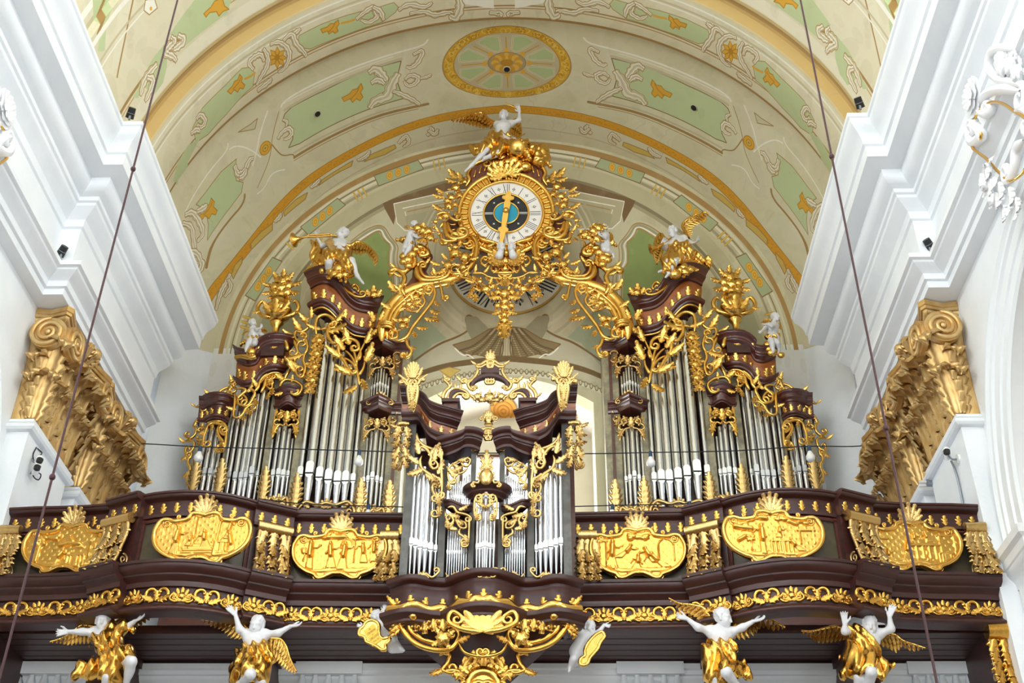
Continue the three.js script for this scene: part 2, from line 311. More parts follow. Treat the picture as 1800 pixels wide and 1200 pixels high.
function painter(ctx, map, k) {                           // k: texels per metre
  const o = {
    poly(pts, col, edge, ew) { ctx.beginPath(); pts.forEach((q, i) => { const [x, y] = map(q); i ? ctx.lineTo(x, y) : ctx.moveTo(x, y); }); ctx.closePath(); ctx.fillStyle = col; ctx.fill(); if (edge) { ctx.lineJoin = 'round'; ctx.strokeStyle = edge; ctx.lineWidth = (ew || 0.02) * k; ctx.stroke(); } },
    line(pts, col, w) { spline(ctx, pts.map(map)); ctx.strokeStyle = col; ctx.lineWidth = w * k; ctx.lineCap = 'round'; ctx.lineJoin = 'round'; ctx.stroke(); },
    // painted stucco ribbon: tapering pale band with a thin brown contour and flowing lines
    relief(pts, w, c0 = COL.brown, c1 = '#dfd6b8', c2 = COL.white) {
      w *= 1.25; const P2 = pts.map(map), n = P2.length, cr = []; for (let i = 0; i < n - 1; i++) for (let s = 0; s < 8; s++) { const t = s / 8, a = P2[Math.max(0, i - 1)], b = P2[i], c = P2[i + 1], d = P2[Math.min(n - 1, i + 2)], f = k => 0.5 * (2 * b[k] + (c[k] - a[k]) * t + (2 * a[k] - 5 * b[k] + 4 * c[k] - d[k]) * t * t + (3 * b[k] - a[k] - 3 * c[k] + d[k]) * t * t * t); cr.push([f(0), f(1)]); } cr.push(P2[n - 1]);
      const m = cr.length, nor = cr.map((q, i) => { const a = cr[Math.max(0, i - 1)], b = cr[Math.min(m - 1, i + 1)], l = Math.hypot(b[0] - a[0], b[1] - a[1]) || 1; return [-(b[1] - a[1]) / l, (b[0] - a[0]) / l]; }), wd = cr.map((_, i) => w * k * 0.5 * (0.25 + 0.85 * Math.sin(Math.PI * (0.12 + 0.8 * i / (m - 1)))) * (1 + 0.16 * Math.sin(i * 1.3)));
      const off = o => cr.map((q, i) => [q[0] + nor[i][0] * wd[i] * o, q[1] + nor[i][1] * wd[i] * o]);
      ctx.beginPath(); [...off(1), ...off(-1).reverse()].forEach((q, i) => i ? ctx.lineTo(q[0], q[1]) : ctx.moveTo(q[0], q[1])); ctx.closePath(); ctx.fillStyle = c1; ctx.fill(); ctx.lineWidth = 0.016 * k; ctx.strokeStyle = c0; ctx.stroke();
      for (const [o2, cc, lw] of [[0.55, c2, 0.02], [0.1, '#b9a67c', 0.013], [-0.35, c2, 0.018], [-0.65, '#b39c70', 0.014]]) { ctx.beginPath(); off(o2).slice(1, -1).forEach((q, i) => i ? ctx.lineTo(q[0], q[1]) : ctx.moveTo(q[0], q[1])); ctx.strokeStyle = cc; ctx.lineWidth = lw * k; ctx.stroke(); }
    },
    dot(q, r, col) { const [x, y] = map(q); ctx.fillStyle = col; ctx.beginPath(); ctx.arc(x, y, r * k, 0, TAU); ctx.fill(); },
  };
  return o;
}
const KV = FW / (7.1 * Math.PI / 2);                      // texels per metre round the arch
const zv = Z => (Z - FZ0) / (FZ1 - FZ0) * FH;
const KZ = FH / (FZ1 - FZ0);
function paintVault() {
  const [c, x] = canvas(FW, FH), map = q => { const [a, Z] = PV(q[0], q[1]); return [Math.abs(a) / (Math.PI / 2) * FW, zv(Z)]; };
  x.fillStyle = COL.base; x.fillRect(0, 0, FW, FH);
  x.fillStyle = COL.pale; x.fillRect(0, 0, FW, zv(13.4)); x.fillStyle = '#e4dcbe'; x.fillRect(0, zv(13.4), FW, zv(17.7) - zv(13.4));
  mottle(x, FW, FH, 900, ['#d2c8a4', '#e6dfc4', '#cdc7a6', '#ded5b6'], 0.3, 20, 120);
  const o = painter(x, map, KV);
  const band = (z0, z1, col) => { x.fillStyle = col; x.fillRect(0, zv(z0), FW, Math.max(1.5, (z1 - z0) * KZ)); };
  // nave vault: ribs and green fields
  band(13.05, 13.18, COL.white); band(13.3, 13.38, COL.taupe);
  o.poly([[162, -10], [195, -10], [187, 40], [183, 90], [172, 90], [176, 40]], COL.green);
  o.poly([[205, -10], [236, -10], [212, 110], [196, 130]], '#e6dfc4'); o.line([[236, -10], [222, 60], [205, 135]], COL.brown, 0.04);
  o.line([[186, -10], [176, 30], [171, 60]], COL.brown, 0.06);
  // band next the nave: green field with leaf and brown fillets
  for (const [z, w, q] of [[13.5, 0.1, COL.white], [13.9, 0.05, COL.taupe], [14.02, 0.03, COL.white], [15.1, 0.07, COL.brown], [15.22, 0.03, '#c9a06a'], [15.45, 0.3, COL.pale]]) band(z, z + w, q);
  o.poly([[410, -10], [350, -10], [318, 30], [298, 60], [305, 65], [320, 62], [328, 66], [326, 80], [350, 60], [376, 40], [398, 24]], COL.green);
  o.poly([[296, 70], [268, 102], [252, 132], [240, 160], [232, 172], [243, 172], [250, 150], [262, 160], [272, 165], [286, 146], [292, 120]], COL.green);
  for (const p of [[[300, 65], [306, 72], [298, 80], [290, 92], [304, 100], [310, 108]], [[312, 62], [322, 70], [312, 82], [304, 86]], [[276, 112], [262, 128], [252, 146], [246, 168]], [[258, 136], [268, 140], [264, 156], [254, 178]]]) o.relief(p, 0.13);
  o.poly([[377, 2], [390, -4], [394, 10], [402, 16], [392, 20], [384, 28], [380, 20], [368, 22], [362, 30], [358, 24], [370, 12]], COL.gold, COL.goldD, 0.02);
  o.poly([[255, 0], [270, -4], [276, 14], [262, 26], [252, 18]], COL.white, COL.brown, 0.02); o.dot([265, 15], 0.035, COL.gold);
  // brown hollow between the two ribs
  band(15.78, 15.9, '#c9b07a'); band(15.9, 16.02, '#b4925a'); band(16.02, 16.22, '#cbab6c'); band(16.22, 16.3, '#e0d3aa');
  // sunflower rib
  for (const [z, w, q] of [[16.36, 0.04, COL.white], [16.5, 0.05, COL.taupe], [16.58, 0.025, COL.white], [17.28, 0.035, COL.brown], [17.36, 0.025, '#b99060'], [17.62, 0.08, COL.brown]]) band(z, z + w, q);
  o.poly([[355, 190], [395, 150], [425, 120], [440, 118], [447, 128], [444, 152], [432, 162], [398, 200], [365, 236], [345, 250], [338, 225]], COL.green, COL.brown, 0.015);
  o.poly([[526, 62], [565, 42], [610, 26], [660, 14], [692, 4], [700, 12], [695, 22], [672, 38], [610, 60], [545, 86], [530, 84], [522, 76]], COL.green, COL.brown, 0.015);
  o.poly([[330, 255], [352, 243], [330, 285], [312, 325], [304, 318], [312, 285]], COL.green);
  const leafA = (x0, y0, s, r, col = COL.gold) => { const pts = [[0, -16], [6, -10], [5, -3], [11, 2], [9, 9], [3, 8], [0, 16], [-6, 12], [-12, 20], [-18, 16], [-10, 6], [-8, -2], [-2, -6]]; o.poly(pts.map(([a, b]) => [x0 + (a * Math.cos(r) - b * Math.sin(r)) * s, y0 + (a * Math.sin(r) + b * Math.cos(r)) * s]), col, COL.goldD, 0.02); o.line([[x0 - 10 * s, y0 + 10 * s], [x0, y0], [x0 + 3 * s, y0 - 9 * s]], COL.goldD, 0.02); };
  leafA(419, 146, 1, 0.1); leafA(586, 47, 0.95, 0.55);
  o.line([[430, 138], [440, 134], [448, 128]], COL.gold, 0.05); o.line([[600, 40], [612, 38], [622, 34]], COL.gold, 0.05);
  for (let i = 0; i < 8; i++) { const a = i / 8 * TAU, p = [487 + Math.cos(a) * 17, 101 + Math.sin(a) * 19], q = [487 + Math.cos(a + 0.36) * 11, 101 + Math.sin(a + 0.36) * 12], w = [487 + Math.cos(a - 0.36) * 11, 101 + Math.sin(a - 0.36) * 12]; o.poly([[487, 101], q, p, w], COL.gold, COL.goldD, 0.015); }
  o.dot([487, 101], 0.07, COL.goldD);
  for (const p of [[[462, 85], [470, 100], [468, 118], [458, 134], [450, 150]], [[474, 78], [490, 74], [504, 84], [508, 100], [500, 118], [488, 126]], [[506, 64], [518, 58], [528, 50]], [[446, 122], [438, 110], [448, 100], [458, 96], [464, 108]], [[498, 72], [512, 60], [520, 76], [534, 92], [538, 100]], [[452, 160], [470, 146], [478, 138]], [[626, 34], [640, 22], [655, 14], [662, 28], [648, 38], [634, 34]], [[655, 12], [668, 20], [674, 36]], [[700, 18], [720, 8], [745, 12], [760, 4]], [[720, 24], [745, 20], [765, 26], [790, 22], [800, 30]], [[345, 210], [352, 202], [360, 212], [354, 222], [346, 218]], [[335, 235], [345, 228], [352, 232]]]) o.relief(p, 0.1);
  o.poly([[812, 6], [860, 14], [905, 14], [905, -8], [815, -8]], COL.white); o.relief([[806, -4], [808, 14], [800, 30], [790, 26]], 0.16); o.relief([[860, 22], [880, 24], [900, 26]], 0.1);
  // recessed bay: lines and long panels
  band(17.7, 17.85, COL.taupe);
  o.poly([[512, 188], [533, 177], [572, 158], [638, 127], [705, 107], [697, 140], [709, 173], [645, 193], [580, 221], [526, 252], [507, 259], [514, 244], [516, 227], [496, 212], [500, 200]], COL.green, COL.brownD, 0.022);
  o.line([[494, 187], [493, 179], [590, 131], [700, 92], [745, 80], [752, 70]], COL.white, 0.04); o.line([[500, 193], [600, 142], [705, 103]], COL.taupe, 0.07); o.line([[496, 183], [590, 137], [690, 99]], '#f0ecdc', 0.02);
  o.line([[517, 276], [587, 238], [658, 205], [732, 187], [752, 182]], COL.brown, 0.07); o.line([[517, 268], [587, 231], [658, 199], [735, 180]], COL.taupe, 0.05); o.line([[517, 282], [590, 242], [660, 209], [735, 191]], COL.brown, 0.018);
  o.line([[478, 254], [490, 270], [500, 274], [516, 270], [517, 278]], COL.brown, 0.03);
  leafA(627, 163, 1.15, 0.42);
  for (const [p, w] of [[[[700, 128], [690, 145], [680, 168], [660, 176], [649, 190]], 0.2], [[[648, 128], [660, 122], [672, 132], [680, 142]], 0.16], [[[652, 146], [664, 140], [676, 148]], 0.12], [[[712, 140], [722, 132], [734, 136], [730, 146], [718, 150], [710, 142]], 0.1], [[[690, 160], [706, 166], [726, 176], [738, 184]], 0.1], [[[726, 96], [742, 90], [734, 108], [722, 118], [714, 116]], 0.1], [[[738, 138], [752, 134], [758, 130]], 0.07], [[[488, 244], [496, 232], [508, 226], [512, 234], [506, 242], [498, 244]], 0.1], [[[496, 210], [504, 214], [502, 222]], 0.06]]) o.relief(p, w);
  // strap crossing with its gold disc
  o.line([[482, 200], [468, 235], [464, 270], [452, 310], [448, 345]], '#d9d1b2', 0.34); o.line([[490, 196], [478, 235], [476, 270], [466, 300], [452, 330]], COL.brown, 0.02); o.line([[470, 195], [456, 235], [452, 262], [444, 290]], COL.white, 0.03);
  o.line([[403, 262], [414, 254], [440, 262], [458, 276]], COL.white, 0.03); o.line([[500, 298], [478, 300], [466, 330], [452, 340]], COL.white, 0.03); o.poly([[418, 232], [440, 218], [452, 208], [448, 226], [440, 228]], '#cfc9a6', COL.brown, 0.02);
  o.dot([466, 260], 0.17, COL.goldD); o.dot([466, 260], 0.15, COL.gold); o.dot([466, 260], 0.085, COL.goldD); o.dot([466, 260], 0.065, COL.ochre); o.dot([466, 260], 0.03, COL.goldD);
  // lower panel
  o.poly([[344, 359], [361, 338], [388, 302], [415, 279], [412, 302], [415, 317], [427, 320], [424, 338], [406, 362], [364, 422], [366, 395], [361, 368]], COL.green, COL.brown, 0.02);
  o.line([[400, 252], [402, 262], [372, 296], [345, 335], [325, 372]], COL.white, 0.03); o.line([[430, 342], [431, 356], [400, 390], [372, 430], [362, 470]], COL.brown, 0.06);
  leafA(369, 366, 1.15, 0.1);
  for (const p of [[[412, 290], [418, 306], [430, 300], [438, 282], [446, 278]], [[420, 312], [428, 308], [434, 296]], [[325, 378], [338, 374], [350, 390], [356, 410], [346, 424]], [[320, 392], [336, 400], [340, 430], [346, 460], [350, 480]], [[330, 440], [346, 446], [354, 462], [348, 480]], [[346, 372], [358, 366], [364, 360]]]) o.relief(p, 0.13);
  // orange stripe and the last band
  const stripe = [[900, 191], [820, 199], [740, 215], [640, 258], [586, 288], [533, 324], [490, 367], [450, 418], [408, 470], [370, 515], [355, 545]];
  o.line(stripe, '#b07a22', 0.22); o.line(stripe, '#e0a22e', 0.19);
  const so = stripe.map(map); x.fillStyle = '#d29228'; for (let i = 0; i < so.length - 1; i++) for (let k = 0; k < 30; k++) { const t = k / 22, ax = so[i][0] + (so[i + 1][0] - so[i][0]) * t, ay = so[i][1] + (so[i + 1][1] - so[i][1]) * t; x.beginPath(); x.arc(ax + rr(-6, 6), ay + rr(-10, 10), rr(2, 4), 0, TAU); x.fill(); }
  const off = (pts, d) => pts.map(([a, b]) => [a + (890 - a) * d, b + (620 - b) * d]);
  o.line(off(stripe, 0.035), '#ddd6b8', 0.12); o.line(off(stripe, 0.075), COL.taupe, 0.03);
  o.poly([[596, 296], [620, 282], [617, 292], [592, 304], [560, 326], [566, 316]], COL.ochre, COL.brown, 0.02); o.poly([[540, 338], [536, 350], [500, 380], [497, 372], [520, 350]], COL.ochre, COL.brown, 0.02); o.poly([[478, 392], [478, 404], [442, 438], [440, 428], [458, 408]], COL.ochre, COL.brown, 0.02); o.poly([[426, 452], [424, 462], [410, 490], [406, 482], [412, 466]], COL.ochre, COL.brown, 0.02); o.poly([[672, 262], [694, 254], [696, 260], [676, 272], [640, 284], [650, 272]], COL.ochre, COL.brown, 0.02);
  for (const p of [[[700, 252], [706, 246], [714, 240], [718, 250], [708, 258]], [[628, 282], [638, 278], [646, 272], [650, 264]], [[545, 330], [556, 322], [562, 314]], [[482, 390], [490, 382], [494, 374]], [[404, 480], [396, 496], [388, 510], [384, 526], [378, 545]], [[400, 490], [404, 504], [394, 522]], [[750, 238], [760, 230], [756, 222]], [[752, 228], [764, 236], [770, 226]]]) o.relief(p, 0.09);
  // oval wheel at the crown
  const cz = 19.15, ex = (a, r) => [Math.abs(Math.cos(a) * r * 1.47 / (7.1 * Math.PI / 2) * FW), zv(cz + Math.sin(a) * r * 1.06)];
  const oval = (r, col) => { x.beginPath(); for (let i = 0; i <= 40; i++) { const a = -Math.PI / 2 + i / 40 * Math.PI, [X, Y] = ex(a, r); i ? x.lineTo(X, Y) : x.moveTo(X, Y); } x.lineTo(0, zv(cz)); x.closePath(); x.fillStyle = col; x.fill(); };
  oval(1.04, COL.brown); oval(1.02, '#d8a934'); oval(0.86, COL.goldD); oval(0.845, '#c3b692');
  for (let i = 0; i < 90; i++) { const a = rr(-1.57, 1.57), [X, Y] = ex(a, rr(0.9, 0.98)); x.strokeStyle = i % 2 ? '#e8c662' : '#b8861e'; x.lineWidth = 3; x.beginPath(); x.arc(X, Y, rr(5, 11), rr(0, 6), rr(6, 9)); x.stroke(); }
  for (let i = 0; i < 4; i++) { const a0 = -Math.PI / 2 + i * Math.PI / 4, q = [[a0 + 0.14, 0.76], [a0 + 0.39, 0.82], [a0 + 0.645, 0.76], [a0 + 0.56, 0.4], [a0 + 0.39, 0.34], [a0 + 0.22, 0.4]]; x.beginPath(); q.forEach(([a, r], k) => { const [X, Y] = ex(a, r); k ? x.lineTo(X, Y) : x.moveTo(X, Y); }); x.closePath(); x.fillStyle = COL.greenD; x.fill(); x.strokeStyle = COL.pale; x.lineWidth = 6; x.stroke(); x.strokeStyle = COL.brown; x.lineWidth = 2; x.stroke(); }
  for (let i = 0; i < 5; i++) { const a = -Math.PI / 2 + i * Math.PI / 4, [X, Y] = ex(a, 0.36), [X2, Y2] = ex(a, 0.72); x.strokeStyle = '#c99a3a'; x.lineWidth = 5; x.beginPath(); x.moveTo(X, Y); x.lineTo(X2, Y2); x.stroke(); x.fillStyle = COL.gold; x.beginPath(); x.arc(X, Y, 11, 0, TAU); x.fill(); }
  oval(0.31, COL.brown); oval(0.29, '#a79a78'); for (let i = 0; i < 9; i++) { const a = -Math.PI / 2 + i * Math.PI / 8, [X, Y] = ex(a, 0.19); x.fillStyle = i % 2 ? '#cf9a34' : '#e0b24a'; x.beginPath(); x.ellipse(X, Y, 17, 14, a, 0, TAU); x.fill(); } oval(0.1, '#b98524');
  mottle(x, FW, FH, 1500, ['#9a8f68', '#e4dcc0', '#a79a72', '#8f8a66'], 0.07, 5, 40);
  x.strokeStyle = '#8d8058'; for (let i = 0; i < 16; i++) { x.globalAlpha = 0.35; x.lineWidth = 1.2; let X = rr(0, FW), Y = rr(zv(16), FH); x.beginPath(); x.moveTo(X, Y); for (let k = 0; k < 8; k++) { X += rr(-14, 14); Y += rr(6, 18); x.lineTo(X, Y); } x.stroke(); } x.globalAlpha = 1;
  const t = new THREE.CanvasTexture(c); t.colorSpace = THREE.SRGBColorSpace; t.flipY = false; t.anisotropy = 8; return t;
}
M.fresco = std({ map: paintVault(), roughness: 0.85, bumpMap: fineTex, bumpScale: 0.003 });
function vaultGeo(stations, nA, uvOf, extra = 0) {
  const pos = [], uv = [], idx = [], st = stations;
  for (const [Z, R, C] of st) for (let j = 0; j <= nA; j++) { const a = -Math.PI / 2 + j / nA * Math.PI; pos.push(Math.sin(a) * (R + extra), C + Math.cos(a) * (R + extra), -Z); uv.push(...uvOf(a, Z)); }
  for (let i = 0; i < st.length - 1; i++) for (let j = 0; j < nA; j++) { const a = i * (nA + 1) + j, b = a + nA + 1; if (extra) idx.push(a, a + 1, b, b, a + 1, b + 1); else idx.push(a, b, a + 1, b, b + 1, a + 1); }
  const g = new THREE.BufferGeometry(); g.setAttribute('position', new THREE.Float32BufferAttribute(pos, 3)); g.setAttribute('uv', new THREE.Float32BufferAttribute(uv, 2)); g.setIndex(idx); g.computeVertexNormals(); return toCreasedNormals(g, 0.5);
}
const st1 = [[9, 7.1, VC], [13.38, 7.1, VC], [13.42, 6.97, VC], [15.85, 6.97, VC], [15.95, 7.04, VC], [16.1, 7.04, VC], [16.22, 6.87, VC], [17.66, 6.87, VC], [17.7, 6.89, VC], [17.705, 7.1, VC], [20.4, 7.1, VC], [WZ, 6.5, VC + 0.55], [WZ + 0.3, 6.5, VC + 0.55]];
const fuv = (a, Z) => [Math.abs(a) / (Math.PI / 2), (Z - FZ0) / (FZ1 - FZ0)];
structure('ceiling', [vaultGeo(st1, 96, fuv), vaultGeo([[9, 7.5, VC], [WZ + 0.3, 7.5, VC]], 48, fuv)], M.fresco);
structure('ceiling', [vaultGeo([[-22.4, 7.1, VC], [9, 7.1, VC]], 48, (a, Z) => [a * 7, Z]), vaultGeo([[-22.4, 7.5, VC], [9, 7.5, VC]], 48, (a, Z) => [a * 7, Z])], M.cream);
// holes in the vault for lamp cords, inner shade painted as a black disc
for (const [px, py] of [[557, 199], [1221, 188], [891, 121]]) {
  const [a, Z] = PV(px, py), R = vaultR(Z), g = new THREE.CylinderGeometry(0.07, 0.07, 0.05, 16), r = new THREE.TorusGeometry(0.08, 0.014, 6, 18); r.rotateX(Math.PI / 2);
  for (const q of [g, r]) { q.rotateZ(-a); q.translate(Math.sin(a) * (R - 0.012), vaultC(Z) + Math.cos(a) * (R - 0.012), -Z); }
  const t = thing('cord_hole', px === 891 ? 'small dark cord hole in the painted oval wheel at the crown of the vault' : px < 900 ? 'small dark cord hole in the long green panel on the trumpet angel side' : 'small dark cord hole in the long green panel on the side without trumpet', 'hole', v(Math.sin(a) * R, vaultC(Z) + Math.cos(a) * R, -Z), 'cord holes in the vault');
  part('hole_dark_disc', g, M.black, t, 'black disc painted as the dark of the hole'); part('rim', r, M.cream, t);
}

// --- west wall with its painted architecture and the window niche ---
const HX = 1.87, NJ = 15.3, NC0 = 15.95;                  // half width of the niche, height of its jambs and crown
const WW = 2048, WH = 2048, WY0 = 9, WY1 = 23.4, WXH = 7.2;
function paintWest() {
  const [c, x] = canvas(WW, WH), kx = WW / WXH, ky = WH / (WY1 - WY0);
  const wm = (X, Y) => [Math.abs(X) * kx, (Y - WY0) * ky], map = q => { const p = P(q[0], q[1], WZ); return wm(p.x, p.y); };
  const imp = P(400, 612, WZ).y;
  x.fillStyle = '#c9c1a0'; x.fillRect(0, 0, WW, WH); x.fillStyle = '#d9d8d0'; x.fillRect(2.4 * kx, 0, WW, (imp - WY0) * ky);
  mottle(x, WW, WH, 700, ['#aaa17e', '#cdc6a8', '#b4ab88', '#c6bd9a'], 0.25, 20, 130);
  x.fillStyle = '#dcdbd6'; x.fillRect(4.2 * kx, 0, WW, (imp - WY0) * ky);
  const o = painter(x, map, ky), cy = 16.63;
  const arc = (R, col, w, a0 = 0, a1 = Math.PI / 2) => { x.beginPath(); for (let i = 0; i <= 60; i++) { const a = a0 + (a1 - a0) * i / 60, [X, Y] = wm(Math.sin(a) * R, cy + Math.cos(a) * R); i ? x.lineTo(X, Y) : x.moveTo(X, Y); } x.strokeStyle = col; x.lineWidth = w * ky; x.lineCap = 'butt'; x.stroke(); };
  arc(6.34, COL.brown, 0.2); arc(6.2, '#d6cfb2', 0.1); arc(6.12, '#8e7c58', 0.05); arc(6.05, '#dcd6bc', 0.08);
  arc(5.92, '#a3987a', 0.1); arc(5.84, '#cbc3a2', 0.06); arc(5.56, '#bdb592', 0.5); arc(5.3, '#8b8062', 0.12); arc(5.2, '#a99f7c', 0.12);
  // guilloche plaques and triple bars
  for (const [px, py, a] of [[700, 303, -0.34], [567, 380, -0.66], [463, 490, -0.95]]) {
    const r = (u, w) => [px + u * Math.cos(a) - w * Math.sin(a), py + u * Math.sin(a) + w * Math.cos(a)];
    o.poly([r(-42, -9), r(40, -9), r(44, 9), r(-40, 11)], '#a7b088', COL.brownD, 0.03);
    for (const u of [-16, 0, 16]) { o.dot(r(u, 0), 0.15, COL.goldD); o.dot(r(u, 0), 0.135, COL.gold); } for (const u of [-16, 0, 16]) { o.dot(r(u, 0), 0.07, COL.goldD); o.dot(r(u, 0), 0.05, COL.gold); }
  }
  for (const [px, py, a] of [[772, 288, -0.2], [633, 341, -0.5], [516, 426, -0.8], [433, 567, -1.3]]) for (const u of [-9, 0, 9]) { const r = (q, w) => [px + q * Math.cos(a) - w * Math.sin(a), py + q * Math.sin(a) + w * Math.cos(a)]; o.line([r(u, -8), r(u, 8)], COL.goldD, 0.07); o.line([r(u, -8), r(u, 8)], COL.ochre, 0.045); }
  // painted coffer above the clock, with its dark reveal
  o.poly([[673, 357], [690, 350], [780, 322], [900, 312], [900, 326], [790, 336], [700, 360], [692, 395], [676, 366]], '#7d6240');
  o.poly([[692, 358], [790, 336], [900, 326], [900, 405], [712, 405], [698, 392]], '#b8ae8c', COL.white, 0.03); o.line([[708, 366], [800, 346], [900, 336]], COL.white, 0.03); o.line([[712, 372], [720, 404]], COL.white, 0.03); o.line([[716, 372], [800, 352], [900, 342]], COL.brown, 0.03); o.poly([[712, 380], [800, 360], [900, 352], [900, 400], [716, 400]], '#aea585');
  // stepped frame beside it and the green side field
  o.poly([[605, 445], [640, 420], [665, 405], [672, 420], [686, 428], [684, 470], [690, 480], [690, 560], [620, 560], [600, 500]], '#8d9c5e');
  for (const [d, col, w] of [[0, COL.brown, 0.05], [5, COL.white, 0.04], [10, '#a39a78', 0.08], [16, COL.brown, 0.04], [20, '#cbc3a4', 0.05]]) o.line([[612 + d * 0.3, 440 - d], [640, 420 - d], [668 + d * 0.3, 402 - d * 0.6], [671 + d, 418], [688 + d * 0.8, 432], [682 + d, 446], [682 + d, 466], [692 + d, 478], [692 + d, 520], [692 + d, 560]], col, w);
  o.line([[600, 452], [560, 500], [545, 560]], '#d6d0b6', 0.12); o.line([[590, 440], [545, 490], [520, 560], [505, 612]], '#cfc8aa', 0.08);
  o.poly([[440, 612], [470, 540], [505, 490], [530, 500], [520, 612]], '#a9a584');
  // round frame of the wall dial and the painted shell below it
  for (const [r, col] of [[158, '#b7ad8c'], [150, COL.taupe], [140, '#d0c8aa'], [126, '#bdb392']]) o.line(Array.from({ length: 25 }, (_, i) => { const a = Math.PI * (0.3 + i / 24 * 0.72); return [890 - Math.sin(a) * r, 452 - Math.cos(a) * r]; }), col, 0.09);
  o.poly([[700, 560], [735, 545], [790, 600], [760, 625], [712, 655], [690, 660], [690, 600]], '#a5ad8e');
  o.poly([[712, 660], [760, 605], [800, 588], [828, 580], [830, 600], [820, 640], [720, 668]], '#c2bca0'); o.line([[720, 640], [765, 606], [805, 592], [828, 578], [822, 560]], COL.brownD, 0.06);
  o.line([[822, 574], [816, 560], [824, 552], [834, 560], [830, 570]], COL.brownD, 0.05); o.poly([[818, 556], [838, 556], [864, 582], [852, 600], [830, 598], [820, 580]], '#9d9578'); 
  o.poly([[796, 606], [830, 596], [860, 578], [900, 574], [900, 638], [880, 634], [858, 628], [838, 622], [822, 626], [806, 614]], '#8f7c58', COL.brownD, 0.03);
  for (let i = 0; i < 9; i++) { const u = i / 8; o.line([[866 + u * 34, 578], [840 + u * 55, 606], [808 + u * 92, 616 + u * 18]], i % 2 ? '#b9a884' : '#6d5a3c', 0.05); }
  for (let i = 0; i < 12; i++) { const u = i / 11; o.line([[900, 584 + u * 46], [868 - u * 20, 588 + u * 38], [852 - u * 40, 592 + u * 26]], '#77643f', 0.018); }
  o.line([[800, 612], [812, 626], [824, 622], [836, 634], [852, 628], [864, 640], [880, 636], [900, 640]], COL.white, 0.035);
  // painted arch mouldings over the niche
  const nar = (px0, y0, y1, col, w) => o.line([[900 - 8, y1], [820, y1 + (y0 - y1) * 0.16], [760, y1 + (y0 - y1) * 0.48], [715, y0], [690, y0 + 14]], col, w);
  nar(0, 668, 630, '#77603c', 0.16); nar(0, 676, 640, '#c9c2a6', 0.14); nar(0, 690, 650, '#8f8460', 0.05); nar(0, 694, 655, '#d8d2ba', 0.09);
  for (let i = 0; i < 20; i++) { const u = i / 19, X = 892 - u * 180, Y = 652 + 40 * u * u; o.dot([X, Y], 0.075, '#7c6d4a'); o.dot([X, Y - 0.5], 0.05, '#c8be9e'); }
  o.poly([[772, 650], [790, 645], [810, 650], [800, 656], [792, 664], [780, 656]], COL.ochre, COL.brown, 0.02);
  mottle(x, WW, WH, 1400, ['#8f8664', '#d9d2b6', '#99906c', '#7c7658'], 0.08, 5, 50);
  const t = new THREE.CanvasTexture(c); t.colorSpace = THREE.SRGBColorSpace; t.flipY = false; t.anisotropy = 8; return t;
}
M.west = std({ map: paintWest(), roughness: 0.85, bumpMap: fineTex, bumpScale: 0.003 });
